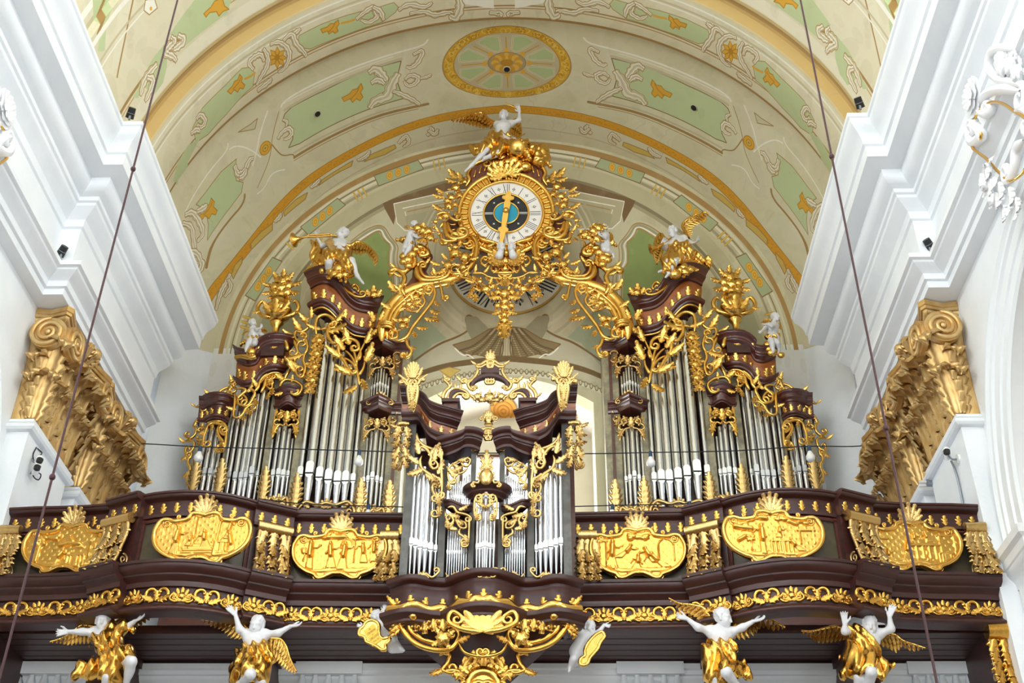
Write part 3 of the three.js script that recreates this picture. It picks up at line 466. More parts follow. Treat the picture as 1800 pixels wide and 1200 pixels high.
{
  const s = new THREE.Shape(); s.moveTo(-7.4, 7.6); s.lineTo(7.4, 7.6); s.lineTo(7.4, 24); s.lineTo(-7.4, 24); s.closePath();
  const h = new THREE.Path(); h.moveTo(-HX, 11); h.lineTo(HX, 11); h.lineTo(HX, NJ); h.quadraticCurveTo(HX * 0.5, NC0, 0, NC0); h.quadraticCurveTo(-HX * 0.5, NC0, -HX, NJ); h.closePath(); s.holes.push(h);
  const g = new THREE.ExtrudeGeometry(s, { depth: 0.4, bevelEnabled: false, curveSegments: 12 }); g.translate(0, 0, -WZ - 0.4);
  const p = g.attributes.position, u = g.attributes.uv; for (let i = 0; i < p.count; i++) u.setXY(i, Math.abs(p.getX(i)) / WXH, (p.getY(i) - WY0) / (WY1 - WY0));
  // mirrored uv needs a seam at x = 0: split every triangle there by building the face as a grid of columns is not needed, the seam is cut below
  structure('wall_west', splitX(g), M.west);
  // niche: jambs, vaulted head and the wall with the window
  const head = []; for (let i = 0; i <= 12; i++) { const t = i / 12 * 2 - 1, a = Math.abs(t); head.push(v(t * HX, a > 0.999 ? NJ : NC0 - (NC0 - NJ) * a * a, 0)); }
  structure('wall_niche', [grid((a, b) => { const k = a * 12, i = Math.min(11, k | 0), q = head[i].clone().lerp(head[i + 1], k - i); return v(q.x, q.y, -WZ - 0.4 - b * 1.1); }, 24, 1), box(-HX - 0.3, -HX, 10.6, NJ, -23.1, -WZ - 0.4), box(HX, HX + 0.3, 10.6, NJ, -23.1, -WZ - 0.4), box(-HX, HX, 10.6, 11, -23.1, -WZ - 0.4), box(-HX - 0.3, HX + 0.3, NC0, NC0 + 0.3, -23.4, -WZ - 0.4)], M.beige);
  const s2 = new THREE.Shape(); s2.moveTo(-2.4, 10.4); s2.lineTo(2.4, 10.4); s2.lineTo(2.4, 16.3); s2.lineTo(-2.4, 16.3); s2.closePath();
  const h2 = new THREE.Path(); h2.moveTo(-1.05, 11.5); h2.lineTo(1.05, 11.5); h2.lineTo(1.05, 14.93); h2.lineTo(-1.05, 14.93); h2.closePath(); s2.holes.push(h2);
  const g2 = new THREE.ExtrudeGeometry(s2, { depth: 0.35, bevelEnabled: false }); g2.translate(0, 0, -23.45); structure('wall_niche', g2, M.cream);
  const dsk = P(885, 720, 1); const Yd = NC0 - 0.04, dd = PY(885, 720, Yd); const disc = new THREE.CylinderGeometry(0.3, 0.3, 0.03, 40); disc.scale(1, 1, 1.9); disc.translate(dd.x, Yd - 0.03, dd.z);
  const td = thing('painted_rosette', 'round ochre rosette with concentric rings on the niche vault behind the front organ', 'rosette', v(dd.x, Yd, dd.z));
  part('ground', disc, std({ color: 0xcf9038, roughness: 0.8 }), td);
  for (const [r, w] of [[0.21, 0.02], [0.13, 0.018], [0.05, 0.018]]) { const t = new THREE.TorusGeometry(r, w, 6, 32); t.rotateX(Math.PI / 2); t.scale(1, 1, 1.9); t.translate(dd.x, Yd - 0.045, dd.z); part('ring', t, std({ color: 0xb87a28, roughness: 0.8 }), td); }
}
function splitX(g) {                                      // cut triangles along x = 0 so that mirrored uv stay right
  g = g.index ? g.toNonIndexed() : g; const p = g.attributes.position, out = [];
  for (let i = 0; i < p.count; i += 3) {
    let poly = [0, 1, 2].map(k => v(p.getX(i + k), p.getY(i + k), p.getZ(i + k)));
    for (const s of [1, -1]) { const r = []; for (let k = 0; k < poly.length; k++) { const a = poly[k], b = poly[(k + 1) % poly.length]; if (a.x * s >= 0) r.push(a); if ((a.x * s > 0 && b.x * s < 0) || (a.x * s < 0 && b.x * s > 0)) r.push(a.clone().lerp(b, a.x / (a.x - b.x))); } for (let k = 1; k < r.length - 1; k++) if (r[0].distanceTo(r[k]) + r[k].distanceTo(r[k + 1]) > 1e-5) out.push(r[0], r[k], r[k + 1]); }
  }
  const o = new THREE.BufferGeometry(); o.setAttribute('position', new THREE.Float32BufferAttribute(out.flatMap(q => [q.x, q.y, q.z]), 3)); o.setAttribute('uv', new THREE.Float32BufferAttribute(out.flatMap(q => [Math.abs(q.x) / WXH, (q.y - WY0) / (WY1 - WY0)]), 2)); o.computeVertexNormals(); return o;
}
M.pane = std({ color: 0xffffff, roughness: 0.2, emissive: new THREE.Color().setRGB(0.92, 0.97, 1), emissiveIntensity: 2.5 });
function windowAt(n, x0, x1, y0, y1, plane, rot) {        // frame, glazing bars and bright panes, built facing +z and turned
  const t = new THREE.Group(); t.name = 'window_' + n; t.userData.kind = 'structure'; scene.add(t);
  const w = x1 - x0, h = y1 - y0, bars = [box(-w / 2, w / 2, -h / 2, -h / 2 + 0.07, -0.05, 0.05), box(-w / 2, w / 2, h / 2 - 0.07, h / 2, -0.05, 0.05), box(-w / 2, -w / 2 + 0.07, -h / 2, h / 2, -0.05, 0.05), box(w / 2 - 0.07, w / 2, -h / 2, h / 2, -0.05, 0.05)];
  const nx = 2, ny = Math.round(h / 0.85);
  for (let i = 1; i < nx; i++) bars.push(box(-w / 2 + w * i / nx - 0.03, -w / 2 + w * i / nx + 0.03, -h / 2, h / 2, -0.04, 0.04));
  for (let j = 1; j < ny; j++) bars.push(box(-w / 2, w / 2, -h / 2 + h * j / ny - 0.02, -h / 2 + h * j / ny + 0.02, -0.03, 0.03));
  const f = shade(new THREE.Mesh(join(bars), M.wood)); f.name = 'window_frame'; t.add(f);
  for (let i = 0; i < nx; i++) for (let j = 0; j < ny; j++) { const g = box(-w / 2 + w * i / nx, -w / 2 + w * (i + 1) / nx, -h / 2 + h * j / ny, -h / 2 + h * (j + 1) / ny, -0.06, -0.045), m = new THREE.Mesh(g, M.pane); m.name = 'pane'; t.add(m); }
  t.position.copy(plane); t.rotation.y = rot;
}
windowAt(1, -1.05, 1.05, 11.5, 14.93, v(0, 13.215, -23.2), 0);

// --- side walls, arches, pilasters, entablatures ---
const SX = 7.33;
function sideShape() {
  const s = new THREE.Shape(); s.moveTo(-22.4, 0); s.lineTo(20.4, 0); s.lineTo(20.4, 16.5); s.lineTo(-22.4, 16.5); s.closePath();
  const a = new THREE.Path(); a.moveTo(8.35, 0.02); a.lineTo(14.75, 0.02); a.lineTo(14.75, 8.9); a.absarc(11.55, 8.9, 3.2, 0, Math.PI, false); a.lineTo(8.35, 0.02); s.holes.push(a);
  for (const z of SIDE_WIN) { const Z = -z, h = new THREE.Path(); h.moveTo(Z - 1.2, 5.7); h.lineTo(Z + 1.2, 5.7); h.lineTo(Z + 1.2, 10.7); h.lineTo(Z - 1.2, 10.7); h.closePath(); s.holes.push(h); }
  return s;
}
function sideGeo() { const g = new THREE.ExtrudeGeometry(sideShape(), { depth: 0.5, bevelEnabled: false, curveSegments: 32 }); g.rotateY(Math.PI / 2); g.translate(-SX - 0.5, 0, 0); return g; }   // shape x = Z distance -> -z
const wl = sideGeo(); structure('wall_left', wl, M.plaster); structure('wall_right', flipGeo(wl), M.plaster);
{
  let k = 2; for (const z of SIDE_WIN) for (const s of [-1, 1]) windowAt(k++, -1.2, 1.2, 5.7, 10.7, v(s * (SX + 0.12), 8.2, z), s * -Math.PI / 2);
  for (const z of LUN) for (const s of [-1, 1]) { windowAt(k++, -1.5, 1.5, 17.25, 19.15, v(s * 6.22, 18.2, z), s * -Math.PI / 2); structure('trim_10', [box(Math.min(s * 6.16, s * 7.2), Math.max(s * 6.16, s * 7.2), 19.15, 19.35, z - 1.6, z + 1.6), box(Math.min(s * 6.16, s * 7.2), Math.max(s * 6.16, s * 7.2), 17.05, 17.25, z - 1.6, z + 1.6), box(Math.min(s * 6.16, s * 7.2), Math.max(s * 6.16, s * 7.2), 17.05, 19.35, z - 1.65, z - 1.5), box(Math.min(s * 6.16, s * 7.2), Math.max(s * 6.16, s * 7.2), 17.05, 19.35, z + 1.5, z + 1.65), box(Math.min(s * 6.3, s * 6.4), Math.max(s * 6.3, s * 6.4), 17.05, 19.35, z - 1.6, z + 1.6)], M.plaster); }
  windowAt(k, -3.5, 3.5, 3.5, 13.5, v(0, 8.5, 22.05), Math.PI);
  const e = new THREE.Shape(); e.moveTo(-8, 0); e.lineTo(8, 0); e.lineTo(8, 24); e.lineTo(-8, 24); e.closePath(); const h = new THREE.Path(); h.moveTo(-3.5, 3.5); h.lineTo(3.5, 3.5); h.lineTo(3.5, 13.5); h.lineTo(-3.5, 13.5); h.closePath(); e.holes.push(h);
  const g = new THREE.ExtrudeGeometry(e, { depth: 0.4, bevelEnabled: false }); g.translate(0, 0, 22); structure('wall_east', g, M.plaster);
}
// splayed walls of the organ bay, below the vault
{
  const g = sweep([v(-7.1, 0, -20.38), v(-6.5, 0, -WZ - 0.02)], [[0, 7.6], [0, 16.7], [-0.6, 16.7], [-0.6, 7.6]], 1, 0.4);
  structure('wall_left', g, M.plaster); structure('wall_right', flipGeo(g), M.plaster);
  const b = box(-9.6, -9.3, 0, 13, -16, -7.4), c2 = box(-9.6, -SX - 0.5, 0, 13.4, -16.0, -15.7), c3 = box(-9.6, -SX - 0.5, 0, 13.4, -7.6, -7.4), c4 = box(-9.6, -SX - 0.5, 13, 13.4, -16, -7.4);
  const q = join([b, c2, c3, c4]); structure('wall_left', q, M.beige); structure('wall_right', flipGeo(q), M.beige);
}
// archivolt of the side bay, with impost
{
  const pr = [[0, 0], [0.02, 0], [0.06, 0.04], [0.06, 0.2], [0.09, 0.22], [0.09, 0.4], [0.13, 0.43], [0.13, 0.5], [0.17, 0.55], [0, 0.55]];
  const pos = [], n = 40, ring = i => { const a = i / n * Math.PI; return pr.map(([o, r]) => v(-SX + o, 8.9 + Math.sin(a) * (3.2 + r), -(11.55 + Math.cos(a) * (3.2 + r)))); };
  for (let i = 0; i < n; i++) { const A = ring(i), B = ring(i + 1); for (let j = 0; j < pr.length - 1; j++) { const t = (a, b, c) => pos.push(a.x, a.y, a.z, b.x, b.y, b.z, c.x, c.y, c.z); t(A[j], B[j], A[j + 1]); t(B[j], B[j + 1], A[j + 1]); } }
  let g = new THREE.BufferGeometry(); g.setAttribute('position', new THREE.Float32BufferAttribute(pos, 3)); g.setAttribute('uv', new THREE.Float32BufferAttribute(new Float32Array(pos.length / 3 * 2), 2)); g.computeVertexNormals(); g = toCreasedNormals(g, 0.5);
  const imp = prof([[0, 0], [0.1, 0.02], ...cyma(0.1, 0.06, 0.2, 0.28), [0.22, 0.3], [0.22, 0.42], [0.28, 0.46], [0.28, 0.58], [0, 0.62]]);
  const path = [v(-SX - 0.5, 8.28, -14.75), v(-SX, 8.28, -14.75), v(-SX, 8.28, -15.4)], i1 = sweep(path, imp, 1, 0.5);
  const q = join([g, i1, box(-SX - 0.02, -SX + 0.1, 0, 8.9, -15.35, -14.78)]); structure('trim_1', q, M.plaster); structure('trim_2', flipGeo(q), M.plaster);
}
// pilasters under the entablature
const PIL = [[15.4, 17.07], [17.56, 19.2]];
{
  const list = [];
  for (const [z0, z1] of PIL) {
    list.push(box(-SX - 0.05, -7.0, 0, 11.0, -z1, -z0));
    const a = prof([[0, 0], ...torus_(0.02, 0, 0.14, 0.08), [0.05, 0.15], [0.05, 0.2], [0, 0.22]], -0.3);
    list.push(sweep([v(-SX, 10.9, -z0), v(-7.0, 10.9, -z0), v(-7.0, 10.9, -z1), v(-SX, 10.9, -z1)], a, 1, 0.5));
  }
  const q = join(list); structure('trim_3', q, M.plaster); structure('trim_4', flipGeo(q), M.plaster);
}
// entablature: architrave, frieze and cornice as one moulding, broken forward over the pilasters
const EY = 13.1;
const ENT = prof([[0, 0], [0, 0.12], [0.05, 0.13], [0.05, 0.2], ...cyma(0.05, 0.2, 0.24, 0.36), [0.3, 0.37], [0.3, 0.45], [0.06, 0.5], [0, 0.52], [0, 1.36], [0.04, 1.38], [0.04, 1.44], ...cyma(0.05, 1.46, 0.26, 1.7), [0.3, 1.72], [0.3, 1.8], ...round_(0.34, 1.82, 0.5, 1.98), [0.5, 2.04], [0.78, 2.06], [0.78, 2.28], [0.82, 2.3], [0.82, 2.36], ...cyma(0.84, 2.38, 1.02, 2.68, 7), [1.05, 2.7], [1.05, 2.77], [0, 2.83]], -0.7);
{
  const x0 = -7.12, x1 = -6.8, path = [v(x0, EY, 22), v(x0, EY, -14.85), v(x1, EY, -14.85), v(x1, EY, -19.32)];
  const g = sweep(path, ENT, 1, 0.5); structure('trim_5', g, M.plaster); structure('trim_6', flipGeo(g), M.plaster);
}
// ---------- carved ornament kit: works in a local frame (a right, b up, c out) ----------
function frame(o, e1, e2) { const x = e1.clone().normalize(), n = x.clone().cross(e2).normalize(), y = n.clone().cross(x); const m = new THREE.Matrix4().makeBasis(x, y, n); m.setPosition(o); return { m, at: (a, b, c = 0) => v(a, b, c).applyMatrix4(m), n, x, y }; }
const zFrame = Z => frame(v(0, 0, -Z), v(1, 0, 0), v(0, 1, 0));
const LEAVES = [leafGeo(1, 0.7, 0.16, 3, 6, 15), leafGeo(1, 0.56, 0.3, 4), leafGeo(1, 0.8, 0.12, 3, 6, 15), leafGeo(1, 0.36, 0.1, 2, 4, 8), leafGeo(1, 0.42, 0.06, 7, 6, 35)];
const ROSE = roseGeo(1);
class Carving {                                           // gathers pieces; each call adds a part, or, inside fuse(), a piece of one part
  constructor(parent, fr, mat) { this.p = parent; this.f = fr; this.mat = mat; this.buf = null; this.z = 0; }
  on(fr) { this.f = fr; return this; }
  add(name, g, mat) { if (this.buf) this.buf.push(g); else return part(name, g, mat || this.mat, this.p); }
  fuse(name, fn, mat) { const old = this.buf; this.buf = []; fn(this); const l = this.buf; this.buf = old; if (!l.length) return; return part(name, l, mat || this.mat, this.p); }
  w(q) { return this.f.at(q[0], q[1], (q[2] ?? 0) + this.z); }
  scroll(pts, r0 = 0.05, r1 = r0 * 0.5, name = 'scroll', o = {}) {
    r0 *= 0.8; r1 *= 0.8;
    if (name === 'scroll' && pts.length > 2) {            // carved ends roll up into a small volute
      const n = pts.length, [a, b, e] = [pts[n - 3], pts[n - 2], pts[n - 1]], s = Math.sign((b[0] - a[0]) * (e[1] - b[1]) - (b[1] - a[1]) * (e[0] - b[0])) || 1, dx = e[0] - b[0], dy = e[1] - b[1], l = Math.hypot(dx, dy) || 1, R = Math.min(r0 * 2.4, l * 0.7), nx = -dy / l * s, ny = dx / l * s, a0 = Math.atan2(-ny, -nx), cx = e[0] + nx * R, cy = e[1] + ny * R;
      pts = [...pts]; for (let i = 1; i <= 9; i++) { const t = i / 9, A = a0 + s * t * 7.2, k = R * (1 - 0.72 * t); pts.push([cx + Math.cos(A) * k, cy + Math.sin(A) * k, t * r0 * 0.5]); }
    }
    return this.add(name, tube(pts.map(q => this.w(q)), taper(r0, r1), o)); }
  volute(x, y, R, a0, turns, r = 0.03, dir = 1, name = 'volute') { const n = Math.ceil(turns * 9) + 2, pts = []; for (let i = 0; i <= n; i++) { const t = i / n, a = a0 + dir * t * turns * TAU, k = R * (1 - 0.82 * t); pts.push([x + Math.cos(a) * k, y + Math.sin(a) * k, 0.02 * t]); } return this.add(name, tube(pts.map(q => this.w(q)), taper(r, r * 0.75, 0.06), { seg: n * 2, radial: 6 })); }
  // C-scroll: arc with a volute at both ends
  cscroll(x, y, R, a0, a1, r = 0.04, name = 'c_scroll') { const pts = [], sp = (a, d, rr_) => { const q = []; for (let i = 0; i <= 10; i++) { const t = i / 10, b = a + Math.PI + d * t * 4.4, k = rr_ * (1 - 0.75 * t), cx = x + Math.cos(a) * (R - rr_), cy = y + Math.sin(a) * (R - rr_); q.push([cx + Math.cos(b + Math.PI) * k, cy + Math.sin(b + Math.PI) * k]); } return q; }; const d = Math.sign(a1 - a0), e = R * 0.3; pts.push(...sp(a0, -d, e).reverse()); const n = 8; for (let i = 1; i < n; i++) { const a = a0 + (a1 - a0) * i / n; pts.push([x + Math.cos(a) * R, y + Math.sin(a) * R]); } pts.push(...sp(a1, d, e)); return this.add(name, tube(pts.map(q => this.w(q)), t => r * (0.55 + 0.6 * Math.sin(Math.PI * t)), { seg: 50, radial: 6 })); }
  leaf(x, y, ang, L, k = 0, lift = 0, name = 'acanthus_leaf') { L *= 0.88; const d = this.f.x.clone().multiplyScalar(Math.cos(ang)).add(this.f.y.clone().multiplyScalar(Math.sin(ang))); return this.add(name, put(LEAVES[k], this.w([x, y, lift]), d, this.f.n, L)); }
  rose(x, y, r, leaves = 3, name = 'rose') { const l = []; const g = ROSE.clone(); g.scale(r, r, r); g.rotateZ(rnd() * 6); g.applyMatrix4(this.f.m.clone().multiply(new THREE.Matrix4().makeTranslation(x, y, r * 0.3 + this.z))); l.push(g); const a0 = rnd() * 6; for (let i = 0; i < leaves; i++) { const a = a0 + i / leaves * TAU, d = this.f.x.clone().multiplyScalar(Math.cos(a)).add(this.f.y.clone().multiplyScalar(Math.sin(a))); l.push(put(LEAVES[0], this.w([x + Math.cos(a) * r * 0.6, y + Math.sin(a) * r * 0.6, 0]), d, this.f.n, r * 1.5)); } return this.add(name, join(l)); }
  bead(x, y, r, name = 'bead') { return this.add(name, ball(this.w([x, y, 0]), r, r, r, 8, 6)); }
  // fan of leaves or flutes
  fan(x, y, R, a, spread, n = 7, k = 3, name = 'palmette', wide = 1) { const l = []; for (let i = 0; i < n; i++) { const t = n > 1 ? i / (n - 1) * 2 - 1 : 0, b = a + t * spread, d = this.f.x.clone().multiplyScalar(Math.cos(b)).add(this.f.y.clone().multiplyScalar(Math.sin(b))), g = LEAVES[k].clone(); g.scale(wide, 1, 1); l.push(put(g, this.w([x, y, 0.01 * (1 - Math.abs(t))]), d, this.f.n, R * (1 - 0.3 * t * t))); } return this.add(name, join(l)); }
  // leafy scroll: stem that ends in a volute, with leaves growing off it
  tendril(pts, r = 0.035, leaves = 3, side = 1, L = 0.22) { this.scroll(pts, r, r * 0.5, 'stem'); const n = pts.length; for (let i = 0; i < leaves; i++) { const t = (i + 0.6) / leaves * (n - 1), k = Math.min(n - 2, t | 0), u = t - k, x = pts[k][0] + (pts[k + 1][0] - pts[k][0]) * u, y = pts[k][1] + (pts[k + 1][1] - pts[k][1]) * u, a = Math.atan2(pts[k + 1][1] - pts[k][1], pts[k + 1][0] - pts[k][0]); this.leaf(x, y, a + side * (i % 2 ? -0.9 : 0.9), L * rr(0.8, 1.15), i % 2); } }
}
// frame of a vertical thing that faces n (in plan)
const faceFrame = (o, n) => frame(o, v(n.z, 0, -n.x), v(0, 1, 0));
// pixel strokes on the plane Z, as [a, b] of zFrame(Z)
const tr = (pts, Z) => pts.map(([x, y]) => { const p = P(x, y, Z); return [p.x, p.y]; });

// gilded console bracket: scroll on top, strap covered with acanthus, volutes below
function consoleBracket(parent, base, n, w, h, outTop, outBot, gold, edge) {
  const f = faceFrame(base, n), c = new Carving(parent, f, gold);
  const S = t => outTop * Math.pow(t, 2.2) * 0.9 + outBot * Math.pow(1 - t, 1.3) * (0.5 - 0.5 * Math.cos(Math.PI * Math.min(1, (1 - t) * 1.5))) + 0.03;
  const strap = join([-1, 1].map(s => tube(Array.from({ length: 9 }, (_, i) => f.at(s * w * 0.47, h * i / 8, S(i / 8))), w * 0.06, { radial: 6 })));
  part('edge_strap', strap, edge, parent);
  part('web', grid((a, b) => f.at((a - 0.5) * w * 0.86, h * b, S(b) - 0.03), 2, 10), M.woodDark, parent);
  for (const s of [-1, 1]) { c.f = frame(f.at(s * w * 0.5, h * 0.13, outBot * 0.35), n.clone().multiplyScalar(s), v(0, 1, 0)); c.mat = edge; c.volute(0, 0, h * 0.11, 1, 1.6, h * 0.02); c.mat = gold; }
  c.f = f;
  const roll = new THREE.CylinderGeometry(outTop * 0.62, outTop * 0.62, w * 1.1, 14); roll.rotateZ(Math.PI / 2); roll.applyMatrix4(f.m.clone().multiply(new THREE.Matrix4().makeTranslation(0, h * 0.97, outTop * 0.85))); part('roll', roll, gold, parent);
  for (let r = 0; r < 4; r++) { const t = 0.92 - r * 0.235; c.fuse('acanthus_leaf', k => { for (const s of [-1, 0, 1]) { const d = v(0, 0, 0).addScaledVector(f.y, -1).addScaledVector(f.n, (S(t - 0.2) - S(t)) / (h * 0.2)).addScaledVector(f.x, s * 0.3); k.add('l', put(LEAVES[r % 2], f.at(s * w * 0.28, h * t, S(t) + 0.015), d, f.n, h * 0.4)); } }); }
  return c;
}
// ---------- organ gallery: parapet with gilded reliefs ----------
const GSEC = [
  { pts: [[-7.0, 15.6], [-6.6, 15.56], [-6.2, 15.55], [-5.8, 15.52], [-5.42, 15.46]], out: 0 },
  { pts: [[-5.42, 15.4], [-4.88, 15.14]], out: 0.07, pil: 1 },
  { pts: [[-4.88, 15.2], [-4.7, 15.135], [-4.5, 15.095], [-4.3, 15.075], [-4.1, 15.08], [-3.9, 15.12], [-3.7, 15.19], [-3.52, 15.29], [-3.38, 15.4]], out: 0 },
  { pts: [[-3.38, 15.4], [-2.87, 15.68]], out: 0.07, pil: 1 },
  { pts: [[-2.87, 15.74], [-2.3, 15.76], [-1.2, 15.8]], out: 0 },
];
const GP = (s, y) => s.pts.map(([x, Z]) => v(x, y, -Z));
function along(path, t) { let L = 0; const d = []; for (let i = 1; i < path.length; i++) { const l = path[i].distanceTo(path[i - 1]); d.push(l); L += l; } let s = t * L; for (let i = 0; i < d.length; i++) { if (s <= d[i] || i === d.length - 1) { const p = path[i].clone().lerp(path[i + 1], s / d[i]), tg = path[i + 1].clone().sub(path[i]).normalize(); return { p, n: v(-tg.z, 0, tg.x), L }; } s -= d[i]; } }
const gal = thing('gallery_parapet', 'dark wooden organ gallery front with gilded leaf friezes, half beside the trumpet angel', 'gallery', v(-4, 7.85, -15.5), 'two halves of the gallery front');
const railP = prof([[0.0, 0], [0.05, 0.01], [0.06, 0.05], [0.02, 0.07], [0.02, 0.26], [0.05, 0.28], ...round_(0.06, 0.28, 0.12, 0.33), [0.14, 0.34], [0.14, 0.37], [0.08, 0.39]], -0.22);
const ledgeP = prof([[0.06, 0], [0.1, 0.01], [0.1, 0.05], ...cyma(0.1, 0.06, 0.2, 0.16), [0.22, 0.17], ...round_(0.22, 0.18, 0.3, 0.26), [0.32, 0.27], [0.32, 0.31], [0.02, 0.34]], -0.1);
const lipP = prof([[0.1, 0], [0.14, 0.01], ...torus_(0.14, 0.01, 0.07, 0.03), [0.1, 0.1], [0.08, 0.12]], -0.1);
const cutLeaf = LEAVES[0];
GSEC.forEach((s, i) => {
  const A = GP(s, 0), up = y => A.map(p => v(p.x, y, p.z));
  const o = s.out, ext = l => l.map(([a, b]) => [a + o, b]);
  part('top_rail', sweep(up(9.28), ext(railP), 1), M.woodDark, gal);
  part('ledge', sweep(up(8.2), ext(ledgeP), 1), M.woodDark, gal);
  part('fascia', sweep(up(7.95), [[o + 0.06, 0], [o + 0.06, 0.26], [-0.1, 0.26], [-0.1, 0]], 1), M.woodDark, gal);
  part('lower_moulding', sweep(up(7.84), ext(lipP), 1), M.woodDark, gal);
  part(s.pil ? 'pilaster' : 'panel', sweep(up(8.5), [[o, 0], [o, 0.8], [-0.12, 0.8], [-0.12, 0]], 1), s.pil ? M.woodDark : M.panel, gal);
  if (!s.pil) {                                           // moulded frame of the panel
    const fr = [[0, 0], [0.035, 0.0], [0.05, 0.02], [0.035, 0.05], [0, 0.07], [-0.02, 0.07], [-0.02, 0]];
    part('panel_frame', sweep(up(9.22), fr, 1), M.wood, gal); 
    for (const t of [0.015, 0.985]) { const q = along(up(8.52), t); const b = new THREE.BoxGeometry(0.07, 0.76, 0.07); b.applyMatrix4(faceFrame(v(q.p.x, 8.9, q.p.z), q.n).m); part('panel_frame', b, M.wood, gal); }
  }
  const L = along(up(0), 0).L, nl = s.pil ? 3 : Math.max(5, Math.round(L / 0.19));
  for (let k = 0; k < nl; k++) { const q = along(up(9.37), (k + 0.5) / nl), f = faceFrame(v(q.p.x, 9.355, q.p.z).addScaledVector(q.n, o + 0.03), q.n); part('gilded_leaf', put(LEAVES[2], f.at(0, 0, 0), v(0, 1, 0), q.n, 0.155), M.goldDeep, gal); }
  // scrolling gilded frieze: palmettes and paired C-scrolls in turn
  const nf = s.pil ? 2 : Math.max(3, Math.round(L / 0.3));
  for (let k = 0; k < nf; k++) {
    const q = along(up(0), (k + 0.5) / nf), f = faceFrame(v(q.p.x, 7.975, q.p.z).addScaledVector(q.n, o + 0.075), q.n), c = new Carving(gal, f, M.goldDeep), W = L / nf / 2;
    if (k % 2) c.fuse('frieze_scroll', c => { for (const d of [-1, 1]) { c.cscroll(d * W * 0.52, 0.135, 0.075, d > 0 ? -1.2 : Math.PI + 1.2, d > 0 ? 2.4 : Math.PI - 2.4, 0.026); c.leaf(d * W * 0.2, 0.03, Math.PI / 2 - d * 1.2, 0.2, 0, 0.02); } c.leaf(0, 0.03, Math.PI / 2, 0.17, 2, 0.02); c.bead(0, 0.06, 0.03); });
    else c.fuse('frieze_palmette', c => { c.fan(0, 0.03, 0.2, Math.PI / 2, 1.25, 7, 3, 'x', 1.2); c.rose(0, 0.1, 0.045, 0); for (const d of [-1, 1]) c.scroll([[d * 0.04, 0.03], [d * W * 0.6, 0.02], [d * W * 0.95, 0.06], [d * W * 0.85, 0.11]], 0.024, 0.015); });
  }
});
// console brackets on the pilasters and at both ends
for (const [x, Z, nx, nz, w] of [[-5.15, 15.27, -0.43, 0.9, 0.46], [-3.12, 15.54, 0.48, 0.88, 0.46], [-6.86, 15.58, 0, 1, 0.26], [-1.42, 15.79, 0, 1, 0.24]]) {
  const n = v(nx, 0, nz).normalize(); consoleBracket(gal, v(x, 8.54, -Z).addScaledVector(n, 0.06), nx === 0 ? n : n, w, 0.74, 0.13, 0.2, M.goldPale, M.goldOld);
}
const galR = mirrored(gal, 'dark wooden organ gallery front with gilded leaf friezes, half opposite the trumpet angel');
// gallery slab, its dark boarded soffit and the white wall that carries it
{
  const sl = [v(-7.33, 0, -15.45)], pts = GSEC.flatMap(s => s.pts);
  const sh = new THREE.Shape(); sh.moveTo(-7.33, -21.5); for (const [x, Z] of pts) sh.lineTo(x, -Z - 0.05); for (const [x, Z] of [...pts].reverse()) sh.lineTo(-x, -Z - 0.05); sh.lineTo(7.33, -21.5); sh.closePath();
  const g = new THREE.ExtrudeGeometry(sh, { depth: 0.4, bevelEnabled: false }); g.rotateX(Math.PI / 2); g.scale(1, 1, -1); const q = g.toNonIndexed(); const p = q.attributes.position; for (let i = 0; i < p.count; i += 3) for (let k = 0; k < 3; k++) { const a = p.array, t = a[(i + 1) * 3 + k]; a[(i + 1) * 3 + k] = a[(i + 2) * 3 + k]; a[(i + 2) * 3 + k] = t; } q.translate(0, 8.27, 0);
  q.computeVertexNormals();
  const s1 = structure('floor_gallery', q, M.woodDark);
  // soffit boards step down towards the wall
  const bd = []; for (let i = 0; i < 6; i++) bd.push(box(-7.3, 7.3, 7.84 - i * 0.006, 7.96, -15.75 - (i + 1) * 0.2 + 0.006, -15.75 - i * 0.2)); 
  structure('trim_7', bd, M.woodDark);
  structure('wall_under_gallery', box(-7.4, 7.4, 0, 7.9, -17.6, -16.95), M.plaster);
  const cor = prof([[0, 0], [0.05, 0.01], [0.05, 0.06], ...cyma(0.05, 0.08, 0.14, 0.2), [0.18, 0.21], [0.18, 0.27], [0.22, 0.29], [0.22, 0.36], [0, 0.38]], -0.2);
  structure('trim_8', sweep([v(-7.4, 7.42, -16.95), v(7.4, 7.42, -16.95)], cor, 1), M.plaster);
  // groups of guttae under the cornice
  for (const [px, n] of [[80, 5], [1655, 5], [578, 5], [1143, 5]]) {
    const c0 = P(px, 1180, 16.75), t = [];
    t.push(box(c0.x - 0.48, c0.x + 0.48, 7.62, 7.8, -16.78, -16.7));
    for (let k = 0; k < n; k++) { const g = new THREE.CylinderGeometry(0.04, 0.085, 0.16, 4); g.rotateY(Math.PI / 4); g.translate(c0.x - 0.38 + k * 0.19, 7.54, -16.78); t.push(g); }
    structure('trim_9', t, M.plaster);
  }
}
